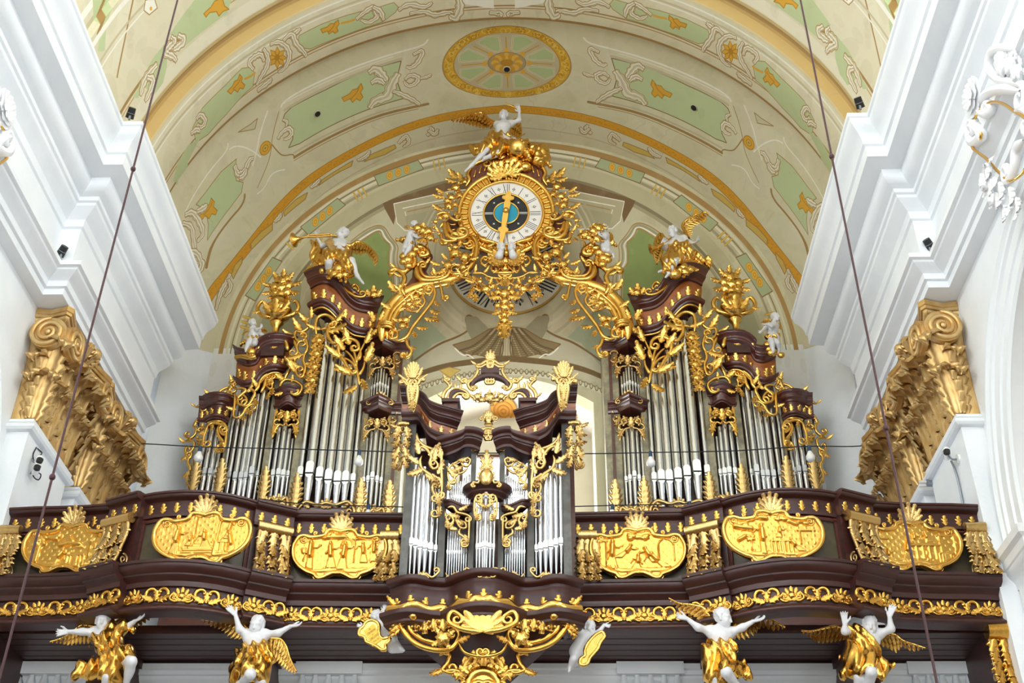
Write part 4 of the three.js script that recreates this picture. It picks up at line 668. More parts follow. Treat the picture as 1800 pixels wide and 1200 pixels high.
// ---------- relief medallions ----------
function medallion(pos, n, label, scene_, W = 1.34) {
  const s = W / 765, t = thing('relief_medallion', label, 'relief', pos, 'gilded reliefs on the gallery front'), f = faceFrame(pos, n), c = new Carving(t, f, M.gold);
  const half = [[0, 415], [-35, 405], [-80, 398], [-115, 410], [-135, 448], [-185, 462], [-250, 466], [-290, 452], [-345, 462], [-378, 520], [-384, 590], [-365, 660], [-318, 722], [-240, 772], [-180, 796], [-165, 822], [-125, 826], [-75, 800], [-30, 782], [0, 784]].map(([x, y]) => [x * s, (620 - y) * s]);
  const ring = [...half, ...half.slice(1, -1).reverse().map(([x, y]) => [-x, y])], inside = (x, y) => { let r = false; for (let i = 0, j = ring.length - 1; i < ring.length; j = i++) { const [xi, yi] = ring[i], [xj, yj] = ring[j]; if ((yi > y) !== (yj > y) && x < (xj - xi) * (y - yi) / (yj - yi) + xi) r = !r; } return r; };
  const edge = (x, y) => { let d = 9; for (let i = 0, j = ring.length - 1; i < ring.length; j = i++) { const [x1, y1] = ring[j], [x2, y2] = ring[i], l = (x2 - x1) ** 2 + (y2 - y1) ** 2, k = cl(((x - x1) * (x2 - x1) + (y - y1) * (y2 - y1)) / l); d = Math.min(d, Math.hypot(x - x1 - k * (x2 - x1), y - y1 - k * (y2 - y1))); } return d; };
  const sh = new THREE.Shape(ring.map(([x, y]) => new THREE.Vector2(x, y))), pl = new THREE.ExtrudeGeometry(sh, { depth: 0.05, bevelEnabled: true, bevelSize: 0.015, bevelThickness: 0.015, bevelSegments: 2 }); pl.applyMatrix4(f.m); part('plate', pl, M.goldRelief, t);
  c.z = 0.06;
  part('rim', tube(ring.map(q => c.w([q[0], q[1], 0.012])), 0.034, { closed: true, seg: 120, radial: 7 }), M.gold, t);
  // the carved scene as one relief
  const caps = [], cap = (x1, y1, x2, y2, r, h = 1) => caps.push([x1, y1, x2, y2, r, h]);
  const man = (x, y, H, lean = 0, arm = 0.7, kneel = 0, robe = 0.5) => {
    const up = H * (kneel ? 0.62 : 1), hx = x + lean * up, hy = y + up * 0.9;
    cap(hx, hy, hx, hy + H * 0.03, H * 0.075, 1.15); cap(hx - lean * H * 0.1, hy - H * 0.12, x + lean * up * 0.4, y + up * 0.45, H * 0.1, 1.1);
    for (let k = -2; k <= 2; k++) cap(x + lean * up * 0.4 + k * H * 0.02, y + up * 0.48, x + k * H * 0.07 * robe * 2 - lean * H * (kneel ? 0.5 : 0.1), y, H * 0.045, 0.9);
    const sx = hx, sy = hy - H * 0.15; cap(sx, sy, sx + Math.cos(arm) * H * 0.2, sy + Math.sin(arm) * H * 0.2 - H * 0.05, H * 0.04); cap(sx + Math.cos(arm) * H * 0.2, sy + Math.sin(arm) * H * 0.2 - H * 0.05, sx + Math.cos(arm) * H * 0.33, sy + Math.sin(arm * 1.3) * H * 0.3, H * 0.03); cap(sx, sy, sx - Math.cos(arm) * H * 0.14, sy - H * 0.2, H * 0.04);
  };
  const tree = (x, y, H) => { cap(x, y, x + 0.01, y + H * 0.6, H * 0.05); for (let k = 0; k < 9; k++) cap(x + rr(-0.3, 0.3) * H * 0.7, y + H * rr(0.55, 1), x + rr(-0.3, 0.3) * H * 0.7, y + H * rr(0.6, 1), H * rr(0.05, 0.09), 0.9); };
  const arch = (x, y, w, h) => { cap(x - w, y, x - w, y + h, 0.012, 1); cap(x + w, y, x + w, y + h, 0.012, 1); for (let k = 0; k < 8; k++) { const a = k / 8 * Math.PI, b = (k + 1) / 8 * Math.PI; cap(x + Math.cos(a) * w, y + h + Math.sin(a) * w, x + Math.cos(b) * w, y + h + Math.sin(b) * w, 0.012); } };
  const table = (x, y, w, h) => { cap(x - w, y + h, x + w, y + h, 0.016, 1.1); for (const q of [-w, 0, w]) cap(x + q, y, x + q, y + h, 0.014, 0.9); for (let k = 0; k < 5; k++) cap(x - w + k * w / 2.5, y + h * 0.1, x - w + k * w / 2.5, y + h, 0.02, 0.6); };
  const cloud = (x, y, w) => { for (let k = 0; k < 7; k++) cap(x + rr(-w, w), y + rr(-0.03, 0.03), x + rr(-w, w), y + rr(-0.03, 0.03), rr(0.02, 0.04), 0.8); };
  const step = (x, y, w, k) => { for (let i = 0; i < k; i++) cap(x - w * (1 - i * 0.18), y + i * 0.035, x + w * (1 - i * 0.18), y + i * 0.035, 0.02, 0.7); };
  const door = (x, y, w, h) => { cap(x - w, y, x - w, y + h, 0.013); cap(x + w, y, x + w, y + h, 0.013); cap(x - w * 1.3, y + h, x + w * 1.3, y + h, 0.016); };
  scene_({ man, tree, arch, table, cloud, step, door, cap });
  for (let k = 0; k < 14; k++) cap(rr(-0.5, 0.5), rr(-0.27, -0.22), rr(-0.5, 0.5), rr(-0.27, -0.22), 0.02, 0.5);
  const H = (x, y) => { let h = 0.006 * Math.sin(x * 60) * Math.sin(y * 55); for (const [x1, y1, x2, y2, r, k] of caps) { const dx = x2 - x1, dy = y2 - y1, q = cl(((x - x1) * dx + (y - y1) * dy) / (dx * dx + dy * dy + 1e-9)), d2 = (x - x1 - q * dx) ** 2 + (y - y1 - q * dy) ** 2; if (d2 < r * r) h = Math.max(h, Math.sqrt(r * r - d2) * 1.9 * k); } return h; };
  const nx = 140, ny = 84; const x0 = -0.68, x1 = 0.68, y0 = -0.37, y1 = 0.4;
  part('carved_scene', gridCut((a, b) => { const x = x0 + (x1 - x0) * a, y = y0 + (y1 - y0) * b, k = inside(x, y) ? edge(x, y) : 0, q = k <= 0.012 ? NaN : 0.014 + H(x, y) * cl((k - 0.02) * 30); return f.at(x, y, 0.05 + q); }, nx, ny), M.goldRelief, t);
  // volutes, crest and lower shell
  for (const d of [-1, 1]) { c.volute(d * 298 * s, (620 - 488) * s, 0.062, d > 0 ? 1.57 : 1.57, 1.7, 0.016, -d); c.volute(d * 172 * s, (620 - 810) * s, 0.04, -1.57, 1.4, 0.013, d); c.volute(d * 38 * s, (620 - 402) * s, 0.055, 1.2 * d + 1.57, 1.6, 0.018, d); c.leaf(d * 90 * s, (620 - 420) * s, d > 0 ? 0.7 : Math.PI - 0.7, 0.13, 1, 0.01); c.scroll([[d * 0.2, 0.37], [d * 0.27, 0.305], [d * 0.34, 0.29], [d * 0.38, 0.31]], 0.025, 0.016); c.bead(d * 0.36, 0.33, 0.025, 'bud'); c.leaf(d * 0.06, -0.275, d > 0 ? -0.3 : Math.PI + 0.3, 0.15, 1, 0.02); }
  c.z = 0.08; part('crest', (() => { c.buf = []; c.fan(0, 0.36, 0.3, Math.PI / 2, 1.05, 7, 1, 'x'); const l = c.buf; c.buf = null; return l; })(), M.goldPale, t); c.bead(0, -0.28, 0.03, 'bud');
  return t;
}
{
  const mPos = (px, py, Z) => P(px, py, Z);
  const left = [[122, 968, 15.46, v(-0.03, 0, 1)], [356, 950, 14.98, v(-0.02, 0, 1)], [597, 978, 15.68, v(0, 0, 1)]];
  const scenesL = [
    s => { s.tree(-0.42, -0.2, 0.4); s.man(-0.12, -0.22, 0.34, 0.35, 0.4, 1); s.man(0.1, 0.02, 0.3, -0.5, 3.0, 1); s.cloud(0.05, 0.08, 0.2); s.arch(0.4, -0.15, 0.09, 0.25); s.tree(0.42, -0.15, 0.25); s.table(0.14, -0.26, 0.12, 0.16); s.cloud(-0.25, 0.18, 0.1); },
    s => { s.step(0, -0.24, 0.35, 5); s.man(-0.35, -0.22, 0.4, 0.05, 0.1, 0); s.man(-0.16, -0.1, 0.26, 0.1, 0.5, 1); s.man(0.06, -0.12, 0.38, -0.1, 2.8, 1); s.door(0.03, -0.05, 0.12, 0.4); s.arch(-0.45, 0, 0.1, 0.15); s.man(0.46, -0.24, 0.34, -0.2, 2.6, 0); s.man(0.36, 0.0, 0.26, 0.1, 0.4, 0); s.table(0.3, -0.2, 0.1, 0.14); s.cap(0.2, -0.25, 0.24, 0.3, 0.02); },
    s => { s.man(-0.41, -0.22, 0.44, 0, 0.2, 0, 0.3); s.man(-0.1, -0.2, 0.4, -0.08, 0.1); s.man(0.06, -0.22, 0.42, 0.05, 0.3); s.door(0.34, -0.12, 0.12, 0.36); s.man(0.36, -0.12, 0.32, -0.08, 2.7); s.man(0.5, -0.1, 0.3, 0, 2.8); s.cloud(-0.1, 0.28, 0.2); s.tree(-0.5, -0.1, 0.2); s.arch(0.1, 0.1, 0.08, 0.06); },
  ];
  const scenesR = [
    s => { s.table(0.15, -0.2, 0.22, 0.22); s.man(-0.14, -0.22, 0.36, 0.15, 0.4, 0); s.man(-0.4, -0.2, 0.26, 0.1, 0.3, 1); s.man(0.0, 0.05, 0.26, 0.1, 0.2, 1); s.man(0.2, 0.08, 0.24, -0.2, 3.0, 1); s.door(0.46, -0.15, 0.1, 0.32); s.cap(-0.52, -0.2, -0.5, 0.2, 0.02); s.cap(-0.5, 0.12, -0.35, 0.12, 0.015); s.table(0.42, -0.24, 0.1, 0.14); },
    s => { s.cloud(-0.2, 0.28, 0.15); s.cloud(0.12, 0.28, 0.12); s.man(-0.16, -0.24, 0.44, 0.0, 2.6, 0, 0.2); s.tree(-0.32, -0.2, 0.24); s.table(0.1, -0.24, 0.14, 0.18); s.man(0.08, 0.0, 0.26, 0.1, 0.2, 1); s.man(0.3, -0.2, 0.3, -0.4, 2.8, 1); s.door(0.45, -0.1, 0.09, 0.2); s.cloud(-0.4, 0.14, 0.12); s.cloud(0.36, 0.22, 0.14); s.cap(-0.48, -0.05, -0.4, 0.0, 0.03); },
    s => { s.man(-0.38, -0.22, 0.44, 0.05, 0.1, 0, 0.6); s.man(-0.2, -0.05, 0.32, 0.5, 0.0, 1); s.man(-0.02, -0.22, 0.34, 0.1, 2.9, 1); s.man(0.18, -0.12, 0.36, -0.35, 3.0, 1); s.man(0.3, -0.2, 0.36, -0.5, 2.9, 1); s.arch(0.4, -0.1, 0.11, 0.22); s.cloud(0.02, 0.26, 0.2); s.door(-0.5, -0.15, 0.05, 0.35); },
  ];
  const labL = ['gilded relief of a kneeling figure beside a tree, next to the end bracket', 'gilded relief of figures round a stepped dais, on the bulging gallery section', 'gilded relief of standing travellers and a doorway, next to the front organ'];
  const labR = ['gilded relief of figures round a slanting bed and table, crossed by the hanging cord', 'gilded relief of a draped table below clouds, on the bulging gallery section', 'gilded relief of a crowd round a child under an arch, next to the front organ'];
  left.forEach(([px, py, Z, n], i) => { const p = mPos(px, py, Z); medallion(p, n, labL[i], scenesL[i], i === 0 ? 1.3 : 1.34); medallion(v(-p.x, p.y, p.z), v(-n.x, 0, n.z), labR[i], scenesR[i], i === 0 ? 1.3 : 1.34); });
}
// ---------- main organ: two cases with towers of tin pipes ----------
function pipe(parent, x, Z, y0, yM, yT, d) {              // y0 toe, yM mouth, yT top
  // the body is open below: the mouth is a real gap in front, closed by a half shell behind
  const r = d / 2, gap = d * 0.16, tubeG = new THREE.CylinderGeometry(r, r, yT - yM - gap, 18, 1, true), capG = new THREE.CircleGeometry(r, 18), bk = new THREE.CylinderGeometry(r, r, gap, 12, 1, true, Math.PI * 0.42, Math.PI * 1.16);
  tubeG.translate(x, (yT + yM + gap) / 2, -Z); capG.rotateX(-Math.PI / 2); capG.translate(x, yT, -Z); bk.translate(x, yM + gap / 2, -Z); const g = join([tubeG, capG, bk]);
  const m = part('organ_pipe', g, M.tin, parent);
  const sub = (n, geo, mat) => { const o = org(parent), k = shade(new THREE.Mesh(geo, mat)); k.name = n; geo.translate(-o.x, -o.y, -o.z); m.add(k); };
  const fh = Math.min(yM - y0, 0.9), ft = new THREE.CylinderGeometry(r, r * 0.35, fh, 16, 1); ft.translate(x, yM - fh / 2, -Z); sub('foot', ft, M.tin);
  // flattened upper lip with an arched top, and lower lip
  const w = r * 0.82, lh = d * 1.35, s = new THREE.Shape(); s.moveTo(-w, 0); s.lineTo(w, 0); s.lineTo(w, lh * 0.72); s.quadraticCurveTo(w, lh, 0, lh * 1.02); s.quadraticCurveTo(-w, lh, -w, lh * 0.72); s.closePath();
  const lp = new THREE.ExtrudeGeometry(s, { depth: r * 0.4, bevelEnabled: false, curveSegments: 4 }); lp.translate(x, yM + gap, -Z + r * 0.62); sub('upper_lip', lp, M.tinLip);
  const s2 = new THREE.Shape(); s2.moveTo(-w, 0); s2.quadraticCurveTo(-w * 0.8, -d * 0.4, 0, -d * 0.45); s2.quadraticCurveTo(w * 0.8, -d * 0.4, w, 0); s2.closePath(); const ll = new THREE.ExtrudeGeometry(s2, { depth: r * 0.36, bevelEnabled: false, curveSegments: 4 }); ll.translate(x, yM, -Z + r * 0.6); sub('lower_lip', ll, M.tinLip);
  return m;
}
// row of pipes from pixels: [x, mouth y, top y, diameter] at distance Z(i)
function pipeRow(parent, list, Zf, toe, pxm) { list.forEach(([x, ym, yt, d], i) => { const Z = typeof Zf === 'function' ? Zf(i, list.length) : Zf, m = P(x, ym, Z), t = P(x, yt, Z); pipe(parent, m.x, Z, typeof toe === 'number' ? P(x, toe, Z).y : toe(x, Z), m.y, t.y, d * pxm); }); }
function stile(parent, x0, x1, yRef, yBot, yTop, Z, mat, depth = 0.75) { const a = P(x0, yRef, Z), b = P(x1, yRef, Z), t = P((x0 + x1) / 2, yTop, Z); part('stile', box(a.x, b.x, yBot, t.y, -Z - depth, -Z), mat, parent); }
const dense = (pts, n = 4) => { const c = new THREE.CatmullRomCurve3(pts, false, 'centripetal'); return c.getPoints((pts.length - 1) * n); };
// cornice of a tower: lower moulding, frieze with gilded leaves, projecting upper cornice
function cornice(parent, px, k, { leaves = 6, smooth = true, frieze = M.walnut, wood = M.wood, back = -0.45, gold = M.gold, up = 1 } = {}) {
  let path = px.map(([x, y, Z]) => P(x, y, Z)); if (smooth) path = dense(path);
  const sc = l => l.map(([a, b]) => [a * k, b * k]), raise = d => path.map(p => v(p.x, p.y + d * k, p.z));
  part('lower_moulding', sweep(path, prof(sc([[0.0, 0], [0.04, 0.01], [0.06, 0.05], [0.1, 0.06], ...round_(0.1, 0.07, 0.15, 0.13), [0.15, 0.16], [0.02, 0.18]]), back), 1), wood, parent);
  part('frieze', sweep(raise(0.18), prof(sc([[0.02, 0], ...cyma(0.02, 0, 0.08, 0.3 * up)]), back), 1), frieze, parent);
  part('upper_cornice', sweep(raise(0.18 + 0.3 * up), prof(sc([[0.08, 0], [0.12, 0.01], [0.12, 0.04], ...cyma(0.12, 0.05, 0.25, 0.16), [0.27, 0.17], [0.27, 0.21], ...cyma(0.28, 0.22, 0.38, 0.32), [0.4, 0.33], [0.4, 0.37], [0.3, 0.4]]), back), 1), wood, parent);
  for (let i = 0; i < leaves; i++) { const q = along(path, (i + 0.5) / leaves), n = q.n; part('gilded_leaf', put(LEAVES[2], v(q.p.x, q.p.y + 0.2 * k, q.p.z).addScaledVector(n, 0.05 * k), v(n.x * 0.2, 1, n.z * 0.2), n, 0.27 * k), gold, parent); }
  return path;
}
// symmetrical pierced pipe shade in the frame of c: triangle-topped field from (x0,yt) to (x1,yt), hanging to yl, yr and only yc in the middle
function pierced(c, x0, x1, yt, yl, yc, r = 0.03) {
  const w = x1 - x0, xm = (x0 + x1) / 2, h = yt - yl;
  c.scroll([[x0, yl], [x0, yt]], r * 0.5, r * 0.5, 'border'); c.scroll([[x1, yl], [x1, yt]], r * 0.5, r * 0.5, 'border');
  for (const s of [-1, 1]) {
    const X = t => xm + s * w / 2 * t;
    c.scroll([[X(0.97), yl], [X(0.82), yl + h * 0.25], [X(0.5), yl + h * 0.45], [X(0.2), yc], [X(0), yc + h * 0.12]], r, r * 0.7, 'edge_scroll');
    c.volute(X(0.5), yt - h * 0.28, Math.min(w * 0.17, h * 0.2), s > 0 ? 3 : 0.1, 1.5, r * 0.8, -s); c.cscroll(X(0.72), yl + h * 0.52, Math.min(w * 0.14, h * 0.17), s > 0 ? -1.6 : Math.PI + 1.6, s > 0 ? 2 : Math.PI - 2, r * 0.75);
    c.leaf(X(0.78), yl + h * 0.42, -Math.PI / 2 + s * 0.25, h * 0.4, 0, 0.01); c.leaf(X(0.3), yt - h * 0.12, -Math.PI / 2 + s * 0.5, h * 0.36, 1, 0.01); c.leaf(X(0.62), yt - h * 0.08, -Math.PI / 2 - s * 0.7, h * 0.26, 1, 0.01); c.leaf(X(0.9), yt - h * 0.05, -Math.PI / 2, h * 0.3, 3, 0.01);
  }
  c.leaf(xm, yt - h * 0.5, Math.PI / 2, h * 0.42, 2, 0.02); c.bead(xm, yt - h * 0.45, r * 1.3);
}
const PXM = 0.0113;                                       // metres per pixel at the main case
const LOFT = 8.32;
function buildCase() {
  const t = thing('organ_case', 'tall organ case of tin pipes below the trumpet angel, marbled stiles and brown cornices', 'organ', v(-4, LOFT, -20.9), 'two cases of the main organ'), c = new Carving(t, zFrame(20.4), M.gold);
  const pz = (x, y, Z) => P(x, y, Z);
  // pipes
  const toe = (x, Z) => LOFT + 3.2;
  pipeRow(t, [[349.7, 835, 757, 8.4], [359.3, 835, 752, 8.8], [369.4, 835, 757, 8.6], [377.5, 836, 785, 7]], (i) => [20.6, 20.5, 20.5, 20.6][i], toe, PXM);
  pipeRow(t, [[393.5, 838.7, 733, 8.4], [402.5, 841.6, 724, 8.8], [413.2, 843, 714, 9.4], [423.5, 842.5, 703, 9.0], [432, 841.6, 694, 8.2], [442.5, 835.4, 678, 10.5], [452, 837.7, 690, 7]], (i) => [20.68, 20.62, 20.58, 20.58, 20.6, 20.55, 20.68][i], toe, PXM);
  pipeRow(t, [[470, 837, 773, 8], [480, 837.5, 752, 8.6], [489.3, 836.5, 732, 9], [498.3, 837.5, 755, 8.6], [506, 838, 772, 7.4]], (i) => [20.72, 20.64, 20.58, 20.64, 20.72][i], toe, PXM);
  pipeRow(t, [[528, 837.5, 678, 12], [544.5, 836, 572, 16.6], [561.7, 843, 598, 14.8], [577.5, 847.5, 622, 15.2], [593, 850, 644, 14.6], [607.3, 849, 662, 14], [620.7, 847.5, 680, 10.4]], (i) => [20.6, 20.45, 20.5, 20.56, 20.62, 20.68, 20.78][i], toe, PXM);
  pipeRow(t, [[639.3, 848, 771, 6.6], [646.7, 846, 760, 7], [654.5, 841, 746, 8], [662.7, 846, 758, 7], [670, 848, 771, 6.4]], (i) => [20.86, 20.78, 20.7, 20.78, 20.86][i], toe, PXM);
  pipeRow(t, [[653.6, 684, 664, 4.4], [658.2, 681.5, 657, 4.4], [663, 679, 650, 4.6], [667.9, 677.5, 642, 5], [672.8, 679, 650, 4.6], [677.4, 681.5, 657, 4.4], [682, 684, 664, 4.4]], (i) => 20.86 - 0.05 * (3 - Math.abs(3 - i)), 704, PXM);
  // stiles and dark interior
  stile(t, 331, 344, 850, LOFT, 738, 20.6, M.marble); stile(t, 383, 390, 850, LOFT, 735, 20.66, M.marble); stile(t, 456, 466, 850, LOFT, 668, 20.66, M.marble); stile(t, 508.5, 521, 850, LOFT, 555, 20.62, M.marble); stile(t, 626, 636, 850, LOFT, 585, 20.84, M.marble); stile(t, 674.5, 703, 850, LOFT, 595, 20.92, M.marble);
  stile(t, 634, 638, 850, LOFT, 596, 20.95, M.marble, 0.2);
  for (const [a, b, yt, Z] of [[333, 386, 740, 20.95], [384, 462, 662, 20.95], [460, 516, 712, 20.95], [512, 632, 560, 20.95], [630, 690, 598, 21.0]]) { const l = P(a, 850, Z), r = P(b, 850, Z), y = P((a + b) / 2, yt, Z).y; part('case_back', box(l.x, r.x, LOFT, y, -21.5, -21.42), M.wood, t); part('case_side', box(r.x - 0.03, r.x + 0.03, LOFT, y, -21.45, -20.9), M.wood, t); }
  { const l = P(331, 850, 20.6), r = P(703, 850, 20.9); part('plinth', box(l.x, r.x, LOFT, LOFT + 3.2, -21.4, -20.35), M.wood, t); }
  // cornices
  cornice(t, [[346, 744, 20.62], [361, 744, 20.62], [366, 740, 20.55], [375, 737, 20.45], [384, 737, 20.45], [392, 740, 20.55], [399, 744, 20.62]], 0.56, { leaves: 5, frieze: M.wood, up: 1.3 });
  cornice(t, [[413, 673, 20.6], [424, 680, 20.55], [436, 682, 20.52], [449, 677, 20.52], [459, 664, 20.48], [470, 655, 20.44], [484, 652, 20.44], [501, 655, 20.6]], 0.78, { leaves: 7, up: 1.5 });
  cornice(t, [[482, 719, 20.66], [493, 719, 20.62], [499, 714, 20.52], [506, 711, 20.5], [513, 714, 20.52], [520, 719, 20.62], [529, 719, 20.66]], 0.46, { leaves: 0, frieze: M.wood });
  cornice(t, [[546, 547, 20.5], [555, 541, 20.42], [566, 538, 20.36], [577, 543, 20.38], [590, 556, 20.46], [603, 572, 20.54], [620, 585, 20.6], [640, 590, 20.66], [657, 589, 20.78]], 0.86, { leaves: 8, up: 1.5 });
  // pointed cornices of the inner pier
  for (const [y0, y1, x0, xm, x1, dx] of [[621, 611, 651, 672, 692, 28], [729, 720, 641, 665, 686, 19]]) {
    const path = [[x0, y0, 20.9], [xm, y1, 20.58], [x1, y0, 20.9], [x1 + dx, y0 + 1, 20.92]].map(q => P(...q));
    part('pier_cornice', sweep(path, prof([[0, 0], [0.04, 0.01], [0.05, 0.04], ...cyma(0.05, 0.04, 0.11, 0.11), [0.13, 0.12], [0.13, 0.15], ...round_(0.14, 0.155, 0.19, 0.19), [0.19, 0.22], [0.08, 0.235]], -0.3), 1), M.wood, t);
  }
  // gilded beading under the big cornices
  for (const l of [[[546, 549, 20.44], [556, 543, 20.36], [567, 540, 20.3], [578, 545, 20.32], [591, 558, 20.4], [604, 574, 20.48], [620, 588, 20.54], [645, 593, 20.62]], [[456, 676, 20.46], [466, 663, 20.4], [476, 656, 20.38], [488, 655, 20.4], [499, 660, 20.5]], [[366, 743, 20.45], [376, 740, 20.36], [386, 740, 20.36], [396, 744, 20.45]]]) part('gilded_fillet', tube(l.map(q => P(...q)), 0.025), M.gold, t);
  // ---- pierced carvings (traced in pixels of the photograph on the plane of the case) ----
  const on = (Z, m) => { c.f = zFrame(Z); c.mat = m || M.gold; return pts => tr(pts, Z); };
  const z1 = (x, y) => [480 + x / 3, 500 + y / 3];
  let q = on(20.32);
  const S = (pts, r = 0.05, r1, n) => c.scroll(q(pts), r, r1 ?? r * 0.6, n), LF = (x, y, a, L, k = 0, l = 0.02) => { const [p] = q([[x, y]]); c.leaf(p[0], p[1], a, L, k, l); }, VO = (x, y, R, a, n, r, d) => { const [p] = q([[x, y]]); c.volute(p[0], p[1], R, a, n, r, d); }, RO = (x, y, r, n) => { const [p] = q([[x, y]]); c.rose(p[0], p[1], r, n); };
  // big tower: loops at the top, plume at the inner side, leaf drop at the outer side
  for (const l of [[[228, 262], [224, 215], [238, 172], [280, 160], [318, 184], [330, 208]], [[246, 238], [284, 232], [288, 268], [318, 308], [356, 300], [380, 268], [362, 240], [330, 232], [312, 218]], [[352, 372], [344, 336], [362, 300], [398, 286], [440, 300], [452, 326]], [[352, 372], [378, 410], [398, 446], [418, 470], [432, 468]]]) S(l.map(p => z1(...p)), 0.06, 0.045);
  for (const l of [[[456, 530], [446, 470], [440, 420], [452, 372], [486, 300], [492, 284]], [[446, 470], [424, 420], [396, 396], [368, 384]], [[440, 440], [420, 390], [392, 356], [376, 346]], [[442, 420], [432, 370], [416, 330], [404, 318]], [[448, 400], [462, 370], [456, 340], [436, 320]], [[450, 480], [476, 440], [484, 400]]]) S(l.map(p => z1(...p)), 0.05, 0.025, 'plume');
  for (const [x, y, a, L] of [[368, 384, 2.6, 0.5], [376, 346, 2.2, 0.45], [404, 318, 1.9, 0.45], [486, 310, 1.2, 0.4], [484, 404, 1.2, 0.5], [440, 536, -2.4, 0.4], [468, 500, -1.2, 0.4], [430, 470, 2.8, 0.5], [415, 440, 3.4, 0.45], [288, 250, 0.3, 0.5], [320, 206, 0.9, 0.4], [250, 236, 2.9, 0.35]]) LF(...z1(x, y), a, L, 1);
  for (let i = 0; i < 9; i++) { const u = i / 8, [x, y] = z1(244 - 46 * u, 262 + 280 * u); LF(x, y, -Math.PI / 2 - 0.6, 0.3 - 0.06 * u, 0); LF(x, y, -Math.PI / 2 + 0.5, 0.3 - 0.06 * u, 0); if (i % 2) RO(x, y, 0.075, 0); }
  // carved wing between the two towers
  for (const l of [[[196, 176], [172, 190], [186, 224], [150, 250], [120, 246], [118, 284], [150, 300], [172, 280]], [[150, 252], [176, 300], [180, 340], [156, 372], [130, 350], [128, 318]], [[176, 340], [160, 400], [170, 440], [150, 490], [130, 480], [120, 456]], [[106, 288], [120, 320], [128, 352]]]) S(l.map(p => z1(...p)), 0.05, 0.03);
  for (const [x, y, a, L] of [[186, 200, 2.4, 0.35], [150, 246, 2.2, 0.4], [112, 280, 2.6, 0.35], [150, 372, 3.6, 0.4], [140, 440, 2.6, 0.4], [118, 460, 2.2, 0.35], [170, 420, 0.2, 0.3], [200, 180, 1.6, 0.3]]) LF(...z1(x, y), a, L, 1);
  // shades of the inner pier
  for (const [xa, xb, ya, yl, yc, Z] of [[652, 691, 622, 667, 646, 20.66], [642, 682, 730, 777, 754, 20.6]]) { q = on(Z, M.goldPale); const [a, b, e] = q([[xa, ya], [xb, yl], [(xa + xb) / 2, yc]]); pierced(c, a[0], b[0], a[1], b[1], e[1], 0.03); c.cscroll((a[0] + b[0]) / 2, b[1] - 0, 0.01, 0, 1, 0.002); }
  q = on(20.88, M.goldPale);
  for (const [x, y] of [[697, 632], [690, 735], [649, 625]]) { const [p] = q([[x, y]]); c.fuse('hanging_boss', k => { k.cscroll(p[0], p[1] + 0.1, 0.09, 0.4, 2.7, 0.025); k.cscroll(p[0], p[1] - 0.02, 0.08, -0.4, -2.7, 0.022); k.leaf(p[0], p[1] - 0.05, -Math.PI / 2, 0.24, 0, 0.01); k.bead(p[0], p[1], 0.04); k.bead(p[0], p[1] - 0.34, 0.03); }); }
  for (const [x, y] of [[668, 703]]) { q = on(20.6, M.goldPale); const [p] = q([[x, y]]); c.fuse('crest', k => { k.fan(p[0], p[1], 0.2, Math.PI / 2, 1.3, 7, 0); for (const s of [-1, 1]) k.scroll([[p[0], p[1] + 0.03], [p[0] + s * 0.15, p[1] + 0.05], [p[0] + s * 0.25, p[1] - 0.02]], 0.03, 0.02); }); }
  // shade of the middle tower and the one above its cornice
  q = on(20.44); { const [a, b, e] = q([[487, 716], [525, 770], [505, 748]]); pierced(c, a[0] - 0.02, b[0] - 0.05, a[1], b[1], e[1], 0.035); }
  for (const l of [[[496, 688], [493, 676], [500, 668], [512, 668], [524, 672], [531, 680], [527, 690]], [[500, 668], [504, 658], [513, 648], [520, 656], [527, 660], [532, 652]], [[502, 682], [512, 676], [522, 682]]]) S(l, 0.05, 0.035); for (const [x, y, a, L] of [[513, 648, 1.57, 0.3], [500, 668, 2.5, 0.3], [528, 664, 0.6, 0.3], [513, 672, 1.57, 0.2], [497, 690, 3.6, 0.2]]) LF(x, y, a, L, 0);
  // shade of the second flat: two ringed scrolls stepping down outward
  for (const l of [[[413, 690], [412, 712], [411, 732], [418, 734], [426, 728], [432, 718], [440, 712]], [[414, 684], [424, 682], [432, 686], [424, 694], [418, 700], [420, 710], [428, 712], [434, 704], [430, 696]], [[432, 690], [440, 684], [448, 690], [444, 700], [438, 710]], [[446, 690], [454, 680], [458, 668], [466, 660]], [[460, 668], [470, 662], [478, 668], [476, 684], [470, 678]], [[458, 690], [464, 680], [468, 666], [474, 660]]]) S(l, 0.05, 0.032);
  for (const [x, y, a, L] of [[420, 732, -0.4, 0.25], [432, 718, -0.8, 0.3], [444, 700, -0.9, 0.3], [454, 682, 2.2, 0.3], [466, 664, -1.0, 0.35], [478, 680, -1.4, 0.3], [474, 690, -1.7, 0.25], [416, 720, 3.0, 0.25], [436, 690, 1.2, 0.25]]) LF(x, y, a, L, 1);
  // shade of the outer tower
  q = on(20.36); for (const l of [[[366, 745], [362, 756], [358, 768], [357, 780]], [[364, 750], [372, 744], [382, 744], [392, 748], [398, 752]], [[384, 748], [392, 744], [398, 752], [396, 764], [390, 762], [386, 756]], [[384, 748], [382, 758], [386, 768], [392, 776], [392, 788]], [[398, 754], [397, 770], [394, 786]]]) S(l, 0.045, 0.03); for (const [x, y, a, L] of [[358, 772, -1.7, 0.28], [391, 776, -1.5, 0.3], [364, 754, -2.3, 0.25], [374, 746, -1.6, 0.2], [388, 770, -1.2, 0.25], [392, 788, -1.5, 0.15]]) LF(x, y, a, L, 1);
  RO(391, 781, 0.06, 0);
